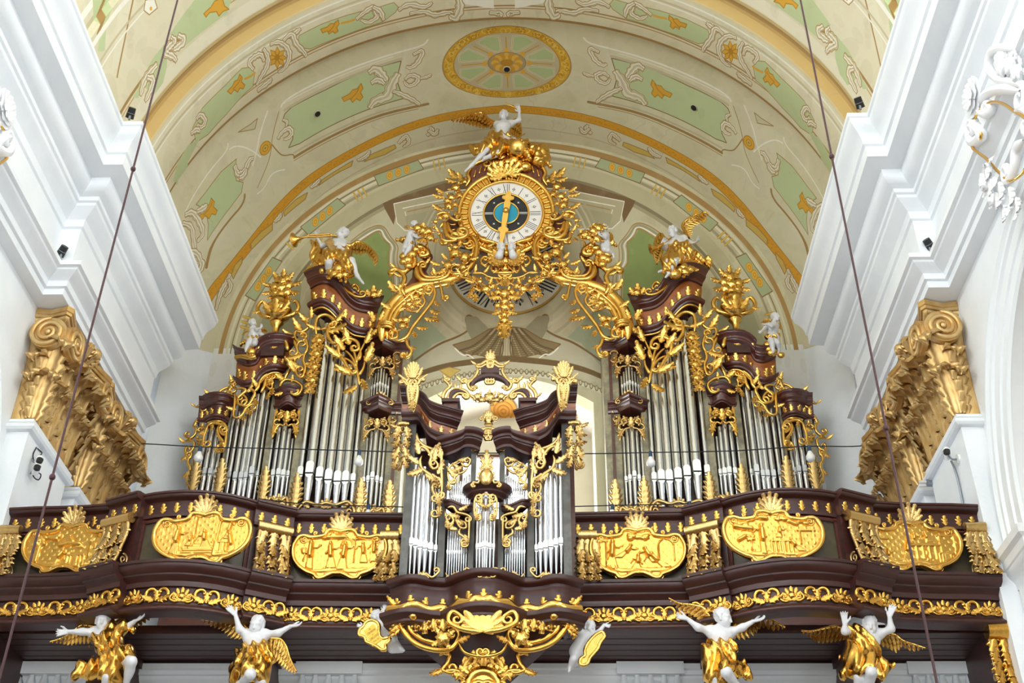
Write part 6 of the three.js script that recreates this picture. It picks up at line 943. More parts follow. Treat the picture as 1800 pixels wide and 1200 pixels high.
{
  const t = thing('organ_clock', 'large gilded clock with white Roman dial, black ring and turquoise centre', 'clock', v(0, CKY, -CKZ)), F = ckF, DR = 0.81;
  const body = new THREE.CylinderGeometry(1.1, 1.02, 0.34, 64); body.rotateX(Math.PI / 2); body.applyMatrix4(shiftM(F, 0, 0, -0.2)); part('case', body, M.redwood, t);
  part('dial', disc(DR, 0, 72, shiftM(F, 0, 0, 0.0)), std({ map: dialTexture(0), roughness: 0.5 }), t);
  part('night_ring', disc(0.5, 0, 60, shiftM(F, 0, 0, 0.008)), std({ color: 0x1c1b20, roughness: 0.6 }), t, 'black inner ring');
  part('centre_disc', disc(0.27, 0, 48, shiftM(F, 0, 0, 0.018)), std({ color: 0x0d93b4, roughness: 0.45 }), t, 'turquoise centre');
  part('ring', ringT(F, 0.5, 0.026, 0.015), M.gold, t); part('ring', ringT(F, 0.275, 0.022, 0.02), M.gold, t);
  const white = std({ color: 0xe8e6e0, roughness: 0.6 }), bars = [];
  for (let i = 0; i < 4; i++) for (const d of [-0.016, 0.016]) { const b = new THREE.BoxGeometry(0.012, 0.2, 0.006); b.translate(d, 0.385, 0.012); b.rotateZ(i * Math.PI / 2); b.applyMatrix4(F.m); bars.push(b); } part('quarter_bars', bars, white, t);
  for (let i = 0; i < 4; i++) { const l = []; for (const a of [0, Math.PI / 2]) { const b = new THREE.BoxGeometry(0.05, 0.012, 0.004); b.rotateZ(a + 0.78); l.push(b); } const g = join(l); const a = Math.PI / 4 + i * Math.PI / 2; g.translate(Math.cos(a) * 0.385, Math.sin(a) * 0.385, 0.012); g.applyMatrix4(F.m); part('star', g, white, t); }
  // moulded frame: rolls and a gadrooned hollow
  part('frame', ringT(F, DR + 0.02, 0.035, 0.02), M.gold, t); part('frame', ringT(F, 1.05, 0.055, 0.03), M.gold, t);
  { const g = disc(1.03, DR, 96, shiftM(F, 0, 0, 0.015)); part('frame', g, M.goldDeep, t); }
  for (let i = 0; i < 44; i++) { const a = i / 44 * TAU, g = new THREE.CapsuleGeometry(0.034, 0.1, 3, 6); g.translate(0, 0.94, 0); g.rotateZ(a); g.applyMatrix4(shiftM(F, 0, 0, 0.02)); part('gadroon', g, M.gold, t); }
  // hands: short one with trefoil up, long one down
  const hand = (pts, z) => { const s = new THREE.Shape(); pts.forEach(([a, b], i) => i ? s.lineTo(a, b) : s.moveTo(a, b)); const g = new THREE.ExtrudeGeometry(s, { depth: 0.03, bevelEnabled: true, bevelSize: 0.006, bevelThickness: 0.008, bevelSegments: 1 }); g.rotateZ(-0.12); g.applyMatrix4(shiftM(F, 0, 0, z)); return g; };
  const hg = std({ color: new THREE.Color().setRGB(0.82, 0.5, 0.1), roughness: 0.42, metalness: 0.6 });
  const h1 = part('hour_hand', hand([[-0.05, 0], [0.05, 0], [0.075, 0.22], [0.05, 0.3], [0.13, 0.34], [0.13, 0.4], [0.06, 0.42], [0.05, 0.5], [0, 0.56], [-0.05, 0.5], [-0.06, 0.42], [-0.13, 0.4], [-0.13, 0.34], [-0.05, 0.3], [-0.075, 0.22]], 0.05), hg, t);
  const h2 = part('minute_hand', hand([[-0.05, 0.06], [-0.06, -0.2], [-0.045, -0.42], [-0.11, -0.46], [-0.11, -0.52], [-0.06, -0.55], [-0.03, -0.84], [0.03, -0.84], [0.06, -0.55], [0.11, -0.52], [0.11, -0.46], [0.045, -0.42], [0.06, -0.2], [0.05, 0.06]], 0.09), hg, t);
  part('hub', ball(F.at(0, 0, 0.12), 0.075), M.gold, t);
  // brown pediment behind the angel, with gilded flutes and scrolled edges
  { const s = new THREE.Shape(); s.moveTo(-0.86, 0.62); s.bezierCurveTo(-0.7, 0.8, -0.86, 1.0, -0.8, 1.12); s.bezierCurveTo(-0.7, 1.36, -0.4, 1.42, -0.2, 1.5); s.lineTo(0.2, 1.5); s.bezierCurveTo(0.4, 1.42, 0.7, 1.36, 0.8, 1.12); s.bezierCurveTo(0.86, 1.0, 0.7, 0.8, 0.86, 0.62); s.closePath(); const g = new THREE.ExtrudeGeometry(s, { depth: 0.26, bevelEnabled: true, bevelSize: 0.02, bevelThickness: 0.02, bevelSegments: 2 }); g.applyMatrix4(shiftM(F, 0, 0, -0.3)); part('pediment', g, M.redwood, t);
    const c = new Carving(t, F, M.gold); for (const s2 of [-1, 1]) { c.scroll([[s2 * 0.92, 0.72], [s2 * 0.84, 0.9], [s2 * 0.88, 1.08], [s2 * 0.74, 1.3], [s2 * 0.5, 1.42]], 0.06, 0.05); for (const [a, b] of [[0.72, 1.12], [0.6, 1.22], [0.48, 1.28], [0.36, 1.3]]) c.scroll([[s2 * (a + 0.02), b - 0.16], [s2 * a, b - 0.06], [s2 * (a - 0.03), b + 0.06]], 0.03, 0.02, 'flute'); }
    // brown side wings with gilded flutes
    for (const s2 of [-1, 1]) { const w = new THREE.Shape(); w.moveTo(s2 * 0.95, -0.62); w.lineTo(s2 * 0.98, 0.2); w.lineTo(s2 * 1.25, -0.02); w.bezierCurveTo(s2 * 1.5, -0.3, s2 * 1.45, -0.5, s2 * 1.2, -0.62); w.closePath(); const g2 = new THREE.ExtrudeGeometry(w, { depth: 0.16, bevelEnabled: false }); g2.applyMatrix4(shiftM(F, 0, 0, -0.25)); part('side_wing', g2, M.redwood, t); for (const [a, b] of [[1.06, -0.12], [1.1, -0.26], [1.12, -0.4], [1.12, -0.52]]) c.scroll([[s2 * a, b], [s2 * (a + 0.12), b - 0.02], [s2 * (a + 0.2), b + 0.04]], 0.03, 0.018, 'flute'); }
    const crest = c.fuse('crest', k => { k.z = 0.08; k.fan(-0.1, 0.92, 0.42, Math.PI / 2 + 0.5, 1.3, 7, 0); k.fan(0.05, 0.98, 0.4, 0.9, 0.9, 5, 0); k.z = 0; });
  }
}
// painted dial on the west wall behind
{
  const o = P(889, 470, WZ - 0.02), t = thing('wall_dial', 'painted Roman dial on the wall, half hidden behind the gilded garland', 'dial', v(0, o.y, o.z)), f = frame(v(0, o.y, o.z), v(1, 0, 0), v(0, 1, 0)), R = 1.36;
  part('dial_face', disc(R, 0, 72, shiftM(f, 0, 0, 0.03)), std({ map: dialTexture(1), roughness: 0.8 }), t);
  const g = new THREE.CylinderGeometry(R, R, 0.04, 72); g.rotateX(Math.PI / 2); g.applyMatrix4(shiftM(f, 0, 0, 0.005)); part('back', g, M.cream, t); part('rim', ringT(f, R, 0.03, 0.02), std({ color: 0xb08a3a, roughness: 0.6 }), t);
}
// gilded arch
{
  const Z = 20.3, t = thing('gilded_arch', 'gilded openwork arch of scrolls and roses joining the two organ cases under the clock', 'carving', v(0, P(890, 480, Z).y, -Z)), c = new Carving(t, zFrame(Z), M.gold);
  let Zc = Z; const on = (z, m = M.gold) => { Zc = z; c.f = zFrame(z); c.mat = m; }, zC = (x, y) => { const p = P(600 + x / 3, 300 + y / 3, Zc); return [p.x, p.y]; };
  const S = (pts, r, r1, n) => c.scroll(pts.map(p => zC(...p)), r, r1 ?? r * 0.7, n), LF = (x, y, a, L, k = 1, l = 0.03) => { const p = zC(x, y); c.leaf(p[0], p[1], a, L * 0.74, k, l); }, RO = (x, y, r, n = 3) => { const p = zC(x, y); c.rose(p[0], p[1], r * 0.72, n); }, VO = (x, y, R, a, n, r, d) => { const p = zC(x, y); c.volute(p[0], p[1], R, a, n, r, d); };
  on(20.3);
  // the ribs of the arch
  for (const [l, r] of [[[[212, 900], [216, 840], [232, 770], [272, 700], [334, 646], [410, 612], [500, 592], [580, 574], [650, 552]], 0.17], [[[268, 880], [268, 810], [294, 744], [348, 690], [424, 654]], 0.11], [[[242, 890], [244, 820], [266, 752], [316, 694], [390, 640], [480, 612]], 0.085]]) S(l, r, r * 0.85, 'arch_rib');
  part('collar', (() => { const p = zC(224, 830); return [-1, 0, 1].map(k => { const g = new THREE.TorusGeometry(0.17 - Math.abs(k) * 0.02, 0.035, 8, 20); g.rotateX(Math.PI / 2); g.rotateZ(-0.15); g.translate(p[0] + 0.08, p[1] + k * 0.06, -Z); return g; }); })(), M.gold, t);
  // brown web between the ribs and the upper scrolls
  { const s = new THREE.Shape(); [[300, 660], [336, 610], [372, 560], [380, 500], [420, 470], [470, 430], [480, 440], [440, 520], [470, 560], [560, 562], [640, 536], [690, 500], [720, 440], [760, 470], [800, 480], [880, 500], [880, 470], [880, 440], [760, 430], [700, 380], [660, 360], [706, 440], [680, 510], [620, 556], [560, 580], [460, 600], [380, 626]].slice(0, 13).concat([[640, 560], [560, 582], [460, 602], [380, 628]]).forEach((p, i) => { const q = zC(...p); i ? s.lineTo(q[0], q[1]) : s.moveTo(q[0], q[1]); }); const g = new THREE.ExtrudeGeometry(s, { depth: 0.12, bevelEnabled: false }); g.translate(0, 0, -Z - 0.14); part('web', g, M.redwood, t); }
  { const s = new THREE.Shape(); [[760, 380], [800, 500], [878, 540], [878, 380]].forEach((p, i) => { const q = zC(...p); if (i >= 2) q[0] = 0.0; i ? s.lineTo(q[0], q[1]) : s.moveTo(q[0], q[1]); }); const g = new THREE.ExtrudeGeometry(s, { depth: 0.1, bevelEnabled: false }); g.translate(0, 0, -Z - 0.12); part('web', g, M.redwood, t); }
  on(20.2);
  // upper outer scrolls, shell cloud under the cherub
  for (const [l, r] of [[[[336, 660], [318, 620], [334, 570], [316, 536], [290, 520], [266, 524]], 0.08], [[[270, 530], [300, 524], [330, 536], [350, 520], [380, 500], [388, 470], [370, 440], [390, 416]], 0.08], [[[402, 500], [398, 540], [420, 572], [470, 580], [530, 570], [560, 552]], 0.09], [[[418, 496], [420, 530], [440, 556], [480, 562]], 0.05], [[[402, 506], [412, 484], [434, 480], [444, 494]], 0.05], [[[388, 420], [420, 404], [448, 416], [456, 440], [436, 450]], 0.09]]) S(l, r);
  for (const [x, y, r] of [[350, 480, 0.13], [332, 460, 0.11], [374, 450, 0.12], [394, 424, 0.1], [356, 510, 0.1], [330, 488, 0.1], [415, 410, 0.1]]) { const p = zC(x, y); part('cloud', ball(v(p[0], p[1], -20.14), r, r * 0.85, r * 0.7), M.gold, t); }
  for (const [x, y, a, L] of [[480, 570, 0.3, 0.5], [520, 562, 0.9, 0.4], [300, 524, 2.5, 0.35], [330, 640, 2.6, 0.4], [346, 600, 3.4, 0.3], [440, 496, 0.9, 0.3], [500, 555, 2.0, 0.3], [440, 420, 1.2, 0.3], [270, 540, -2.0, 0.25], [318, 560, 2.8, 0.3]]) LF(x, y, a, L);
  // great S-scrolls at the foot of the clock
  for (const [l, r] of [[[[640, 352], [684, 348], [712, 380], [710, 440], [684, 500], [634, 540]], 0.085], [[[654, 372], [690, 372], [692, 430], [670, 480]], 0.045], [[[716, 330], [740, 360], [790, 374], [840, 396]], 0.06], [[[760, 394], [786, 420], [790, 470], [756, 500], [736, 480], [744, 462]], 0.055], [[[790, 500], [800, 530], [840, 510], [858, 480], [880, 478]], 0.05], [[[690, 540], [740, 540], [780, 560], [830, 566], [880, 560]], 0.035], [[[560, 400], [590, 372], [640, 356]], 0.06], [[[620, 560], [680, 570], [720, 600]], 0.04]]) S(l, r); VO(672, 392, 0.13, 1.4, 1.8, 0.035, -1);
  for (const [x, y, a, L] of [[650, 560, 2.4, 0.4], [630, 540, 3.4, 0.35], [690, 560, -0.6, 0.35], [720, 600, -1.3, 0.42], [700, 610, -1.9, 0.4], [760, 560, -0.9, 0.3], [820, 570, -1.2, 0.28], [752, 540, 0.9, 0.3], [704, 540, 1.4, 0.3], [600, 580, -2.2, 0.3], [570, 596, -2.0, 0.28], [770, 400, 0.3, 0.3], [730, 350, -0.5, 0.3]]) LF(x, y, a, L);
  // rose clusters and swags
  on(20.12); for (const [x, y, r] of [[598, 440, 0.16], [650, 458, 0.15], [560, 500, 0.12], [600, 405, 0.09], [640, 510, 0.1], [762, 628, 0.13], [800, 608, 0.08], [730, 585, 0.08], [660, 545, 0.1], [340, 790, 0.11], [322, 820, 0.1], [356, 706, 0.1], [372, 720, 0.08], [310, 790, 0.08]]) RO(x, y, r);
  for (const [x, y, a, L] of [[520, 500, 2.8, 0.35], [540, 530, 3.6, 0.3], [680, 470, 0.2, 0.3], [620, 400, 1.4, 0.3], [706, 650, -1.5, 0.4], [690, 640, -2.0, 0.35], [790, 640, -0.9, 0.3], [560, 470, 2.3, 0.3]]) LF(x, y, a, L, 0);
  // pierced side pieces hanging inside the arch
  on(20.24); for (const [l, r] of [[[[270, 880], [300, 896], [340, 880], [372, 830], [410, 780], [450, 730], [484, 680], [494, 640], [480, 606]], 0.06], [[[470, 606], [446, 610], [442, 640], [464, 650], [478, 632]], 0.05], [[[440, 620], [430, 660], [440, 690], [418, 720], [390, 700]], 0.045], [[[300, 740], [330, 726], [366, 740], [400, 740], [420, 720]], 0.04], [[[342, 880], [350, 920], [370, 950], [352, 980], [330, 984]], 0.055], [[[520, 596], [530, 640], [540, 680], [556, 676]], 0.045], [[[248, 860], [262, 886], [290, 880], [296, 850], [276, 840]], 0.05]]) S(l, r);
  for (const [x, y, a, L] of [[470, 740, -0.5, 0.4], [484, 770, -0.9, 0.4], [440, 780, -0.3, 0.45], [400, 830, -0.2, 0.4], [490, 690, -0.9, 0.35], [380, 850, -1.2, 0.35], [440, 650, 2.9, 0.35], [420, 690, 3.4, 0.3], [350, 960, -2.0, 0.3], [366, 930, -0.6, 0.25], [540, 660, -1.3, 0.3], [300, 800, 2.6, 0.25], [380, 690, 1.9, 0.3], [460, 600, 1.9, 0.25]]) LF(x, y, a, L);
  // leaves at the springing
  on(20.2); for (const [x, y, a, L] of [[180, 780, 2.4, 0.35], [170, 800, 1.8, 0.4], [200, 790, 1.2, 0.35], [186, 840, -2.2, 0.3], [290, 640, 2.2, 0.5], [310, 660, 1.6, 0.4], [262, 730, 2.6, 0.4]]) LF(x, y, a, L, 0);
  // flower swags beside the clock
  on(20.05); for (const [x, y, r] of [[604, 92, 0.13], [580, 142, 0.12], [566, 190, 0.12], [556, 160, 0.09], [622, 132, 0.1], [650, 60, 0.09], [600, 180, 0.09], [548, 240, 0.1], [520, 250, 0.08], [496, 270, 0.07], [488, 300, 0.06]]) RO(x, y, r);
  for (const [x, y, a, L] of [[612, 40, 2.3, 0.5], [640, 60, 2.0, 0.45], [606, 60, 2.9, 0.4], [540, 140, 3.0, 0.4], [544, 120, 2.6, 0.35], [680, 36, 1.5, 0.35], [530, 210, 2.6, 0.4], [600, 220, -1.0, 0.35], [640, 120, 0.2, 0.3], [700, 20, 1.0, 0.3]]) LF(x, y, a, L, 0);
  for (const [l, r] of [[[[500, 236], [530, 222], [556, 226], [580, 250], [604, 262]], 0.06], [[[520, 300], [540, 276], [548, 310], [560, 340], [590, 360], [640, 352]], 0.08], [[[508, 340], [524, 330], [530, 360], [560, 372], [600, 366]], 0.06], [[[520, 370], [528, 384], [544, 386]], 0.05], [[[560, 270], [570, 310], [600, 336], [640, 340]], 0.06]]) S(l, r); for (const [x, y, a, L] of [[520, 330, 2.2, 0.3], [512, 360, -2.2, 0.3], [540, 360, -1.6, 0.3]]) LF(x, y, a, L);
  // middle: vase-like knop and shell under the cherub heads, long garland drop (whole, not mirrored)
  on(20.1); const cx = y => 0, Y = y => zC(872, y)[1];
  mid(c.fuse('knop', k => { k.bead(0, Y(482), 0.13); k.bead(0, Y(520), 0.1); k.scroll([[-0.18, Y(536)], [0, Y(540)], [0.18, Y(536)]], 0.06, 0.06, 'x'); k.fan(0, Y(552), 0.3, -Math.PI / 2, 0.5, 5, 3, 'x', 1.3); }));
  for (const [y, r, n] of [[650, 0.15, 5], [690, 0.11, 4], [722, 0.13, 5], [760, 0.09, 4], [790, 0.12, 5]]) { mid(c.rose(0, Y(y), r * 0.72, n)); if (r > 0.12) { const p = Y(y); c.rose(-0.15, p + 0.04, r * 0.5, 2); } }
  mid(c.leaf(0, Y(800), -Math.PI / 2, 0.55, 0, 0.02)); c.leaf(-0.02, Y(800), -Math.PI / 2 - 0.6, 0.3, 0, 0.02); c.leaf(-0.08, Y(660), -Math.PI + 0.3, 0.32, 0, 0.02); c.leaf(-0.08, Y(740), -Math.PI + 0.5, 0.25, 0, 0.02);
  for (const [l, r] of [[[[740, 600], [790, 612], [830, 596], [868, 572]], 0.03], [[[800, 540], [830, 520], [850, 500]], 0.04]]) S(l, r); for (const [x, y, a, L] of [[810, 600, -1.4, 0.25], [840, 590, -1.0, 0.25], [700, 590, 2.9, 0.3], [780, 600, 1.2, 0.25], [828, 545, 1.9, 0.25], [850, 570, 2.4, 0.2]]) LF(x, y, a, L, 0);
  symmetrize(t);
}
// ---------- carved figures ----------
const smin = (a, b, k) => { const h = Math.max(k - Math.abs(a - b), 0) / k; return Math.min(a, b) - h * h * k * 0.25; };
function capD(p, c) { const [a, b, ra, rb] = c, bx = b.x - a.x, by = b.y - a.y, bz = b.z - a.z, px = p[0] - a.x, py = p[1] - a.y, pz = p[2] - a.z, l = bx * bx + by * by + bz * bz, t = l > 1e-9 ? cl((px * bx + py * by + pz * bz) / l) : 0, dx = px - bx * t, dy = py - by * t, dz = pz - bz * t; return Math.sqrt(dx * dx + dy * dy + dz * dz) - ra - (rb - ra) * t; }
function capsMesh(caps, cell, k, fold) {
  const lo = [1e9, 1e9, 1e9], hi = [-1e9, -1e9, -1e9]; for (const [a, b, ra, rb] of caps) for (const [q, r] of [[a, ra], [b, rb]]) ['x', 'y', 'z'].forEach((n, i) => { lo[i] = Math.min(lo[i], q[n] - r - k - cell * 2.5); hi[i] = Math.max(hi[i], q[n] + r + k + cell * 2.5); });
  const P3 = [0, 0, 0];
  return nets((x, y, z) => { P3[0] = x; P3[1] = y; P3[2] = z; let d = 1e3; for (const c of caps) d = smin(d, capD(P3, c), k); return fold && d < 0.2 ? d + fold(x, y, z) : d; }, lo, hi, cell);
}
function headMesh(C, up, fwd, s, curls = 1) {
  const y = up.clone().normalize(), z = fwd.clone().addScaledVector(y, -fwd.dot(y)).normalize(), x = y.clone().cross(z);
  const el = (p, c, r) => { const a = (p[0] - c[0]) / r[0], b = (p[1] - c[1]) / r[1], e = (p[2] - c[2]) / r[2], k = Math.sqrt(a * a + b * b + e * e); return (k - 1) * Math.min(r[0], r[1], r[2]); };
  const cp = (p, a, b, r) => capD(p, [v(...a), v(...b), r, r]);
  const f = (X, Y, Z) => {
    const p = [X, Y, Z]; let d = smin(el(p, [0, 0.02, -0.012], [0.08, 0.1, 0.098]), el(p, [0, -0.058, 0.028], [0.058, 0.066, 0.066]), 0.04);
    d = smin(d, cp(p, [0, 0.015, 0.088], [0, -0.028, 0.112], 0.013), 0.018); d = smin(d, cp(p, [-0.042, 0.03, 0.075], [0.042, 0.03, 0.075], 0.014), 0.02); d = smin(d, cp(p, [0, -0.1, 0.072], [0, -0.1, 0.074], 0.02), 0.02);
    for (const e of [-1, 1]) { d = -smin(-d, cp(p, [e * 0.034, 0.004, 0.1], [e * 0.036, 0.004, 0.1], 0.017), 0.012); d = smin(d, cp(p, [e * 0.034, 0.003, 0.076], [e * 0.034, 0.003, 0.077], 0.013), 0.004); d = smin(d, cp(p, [e * 0.083, 0.0, -0.005], [e * 0.083, -0.03, 0.0], 0.014), 0.01); d = smin(d, cp(p, [e * 0.04, -0.03, 0.06], [e * 0.04, -0.035, 0.06], 0.022), 0.03); }
    d = smin(d, cp(p, [-0.02, -0.062, 0.088], [0.02, -0.062, 0.088], 0.009), 0.008); d = smin(d, cp(p, [-0.014, -0.076, 0.085], [0.014, -0.076, 0.085], 0.009), 0.008); d = -smin(-d, cp(p, [-0.022, -0.069, 0.1], [0.022, -0.069, 0.1], 0.005), 0.004);
    let h = el(p, [0, 0.04, -0.028], [0.092, 0.1, 0.104]) - 0.011 * curls * (Math.sin(62 * X + 2 * Math.sin(40 * Y)) * Math.sin(58 * Y + 1) * Math.sin(54 * Z + 2) + 0.6 * Math.sin(95 * X) * Math.sin(88 * (Y + Z)));
    const cut = Z - 0.055 - 0.55 * (Y - 0.05) - (Math.abs(X) > 0.06 ? -0.04 : 0); h = Math.max(h, Math.min(cut, 0.2)); return smin(d, h, 0.008);
  };
  const g = nets(f, [-0.13, -0.15, -0.17], [0.13, 0.18, 0.15], 0.0105); g.scale(s, s, s); const m = new THREE.Matrix4().makeBasis(x, y, z); m.setPosition(C); g.applyMatrix4(m); g.computeVertexNormals(); return g;
}
function handMesh(W, tip, n, s, side, curl = 0.35) {
  const d = tip.clone().sub(W).normalize(), nn = n.clone().addScaledVector(d, -n.dot(d)).normalize(), l = d.clone().cross(nn).multiplyScalar(side), caps = [], A = (a, b, c) => W.clone().addScaledVector(d, a * s).addScaledVector(l, b * s).addScaledVector(nn, c * s);
  for (const b of [-0.026, -0.009, 0.009, 0.026]) caps.push([A(0, b * 0.6, 0), A(0.088, b, 0), 0.017 * s, 0.015 * s]);
  [[-0.031, 0.062, -0.18], [-0.011, 0.074, -0.06], [0.01, 0.07, 0.06], [0.03, 0.055, 0.2]].forEach(([b, L, sp], i) => { const k = curl * (0.8 + 0.25 * i), p1 = A(0.09 + L * 0.5, b + sp * L * 0.5, L * 0.3 * k), p2 = A(0.09 + L * (1 - 0.25 * k), b + sp * L, L * 0.95 * k); caps.push([A(0.088, b, 0), p1, 0.0115 * s, 0.0105 * s], [p1, p2, 0.0105 * s, 0.0085 * s]); });
  caps.push([A(0.02, 0.028, 0.004), A(0.055, 0.06, 0.02), 0.015 * s, 0.0125 * s], [A(0.055, 0.06, 0.02), A(0.085, 0.072, 0.03), 0.0125 * s, 0.0095 * s]);
  return capsMesh(caps, 0.0085 * s, 0.008 * s);
}
const FEATHER = leafGeo(1, 0.22, 0.04, 1, 4, 8, 0.18);
function wing(parent, lead, trail, mat, n = 12, root) {   // lead: front edge from root to tip, trail: where the feathers end (both world points)
  const a = new THREE.CatmullRomCurve3(lead), b = new THREE.CatmullRomCurve3(trail), L = a.getLength(), l = [tube(lead, t => L * (0.045 - 0.03 * t), { radial: 6 })];
  for (const [m, k, z] of [[n, 1, 0], [n, 0.62, 0.035], [Math.round(n * 0.8), 0.36, 0.06]]) for (let i = 0; i < m; i++) {
    const t = (i + 0.3) / m, r = a.getPointAt(Math.min(1, t)), e = b.getPointAt(Math.min(1, t + 0.02)), d = e.sub(r), len = d.length() * k; if (len < 0.03) continue; r.z += z * L * 0.6;
    const g = FEATHER.clone(); const w = L / m * 5.6 / Math.max(len, 0.05); g.scale(Math.min(1.6, w), 1, 1); l.push(put(g, r, d, v(0, 0, 1), len));
  }
  return part('wing', l, mat, parent);
}
function figure(name, label, cat, sp) {
  const [ox, oy] = sp.o, K = sp.k, Z = sp.Z, s = sp.s, W = q => P(ox + q[0] / K, oy + q[1] / K, Z - (q[2] || 0)), J = {}; for (const k in sp.J) J[k] = W(sp.J[k]);
  const ch = sp.chub || 1, caps = [], add = (a, b, ra, rb) => { if (a && b) caps.push([a, b, ra * s * ch, rb * s * ch]); };
  const t = thing(name, label, cat, sp.base ? W(sp.base) : (J.pelvis || J.neck).clone(), sp.group), root = t;
  const low = J.pelvis, chest = J.chest;
  add(low, chest, 0.125, 0.135); add(chest, J.neck, 0.13, 0.06); add(J.neck, J.head.clone().lerp(J.neck, 0.3), 0.055, 0.052); add(J.shA, J.shB, 0.07, 0.07); add(J.shA, chest, 0.07, 0.09); add(J.shB, chest, 0.07, 0.09);
  const w2 = J.shB.clone().sub(J.shA).normalize(); for (const e of [-1, 1]) { const q = chest.clone().addScaledVector(w2, e * 0.06 * s); q.z += 0.06 * s; if (ch === 1) add(q, q.clone().addScaledVector(w2, e * 0.02 * s), 0.075, 0.07); }
  for (const e of ['A', 'B']) { add(J['sh' + e], J['el' + e], 0.056, 0.043); add(J['el' + e], J['wr' + e], 0.045, 0.029); add(low, J['hip' + e], 0.11, 0.1); add(J['hip' + e] || low, J['kn' + e], 0.098, 0.064); add(J['kn' + e], J['an' + e], 0.064, 0.036); if (J['kn' + e] && J['an' + e]) { const m = J['kn' + e].clone().lerp(J['an' + e], 0.3); m.z -= 0.02 * s; add(m, m.clone().lerp(J['an' + e], 0.2), 0.058, 0.052); } add(J['an' + e], J['to' + e], 0.036, 0.024); }
  const geos = [capsMesh(caps, 0.02 * s, 0.05 * s)];
  const fw = v(...(sp.face || [0, -0.1, 1])), up = J.head.clone().sub(J.neck).normalize().lerp(v(0, 1, 0), 0.45); geos.push(headMesh(J.head, up, fw, s * (sp.headK || 1.08) * (ch > 1 ? 1.22 : 1)));
  for (const [e, sd] of [['A', 1], ['B', -1]]) if (J['ha' + e]) geos.push(handMesh(J['wr' + e], J['ha' + e], v(...((sp.palm || {})[e] || [0, 0.3, 1])), s * 1.05 * (ch > 1 ? 0.9 : 1), sd, (sp.curl || {})[e] ?? 0.35));
  part('body', geos, M.statue, t, 'white carved body');
  for (const d of sp.drape || []) { const m = d.map(([a, b, ra, rb]) => [Array.isArray(a) ? W(a) : J[a], Array.isArray(b) ? W(b) : J[b], ra * s, (rb ?? ra) * s]), fr = 34 / s; part('drapery', capsMesh(m, 0.021 * s, 0.06 * s, (x, y, z) => s * (0.024 * Math.sin(fr * (x * 1.05 + y * 0.32 + 0.07 * Math.sin(y * 8 + x * 3))) + 0.008 * Math.sin(fr * 2.1 * (x * 0.8 - y * 0.25) + 3 * Math.sin(y * 5)))), sp.gold || M.gold, t, 'gilded drapery'); }
  for (const w of sp.wings || []) wing(t, w.lead.map(W), w.trail.map(W), w.mat || M.gold, w.n || 12);
  t.userData.W = undefined; delete t.userData.W; return { t, J, W };
}
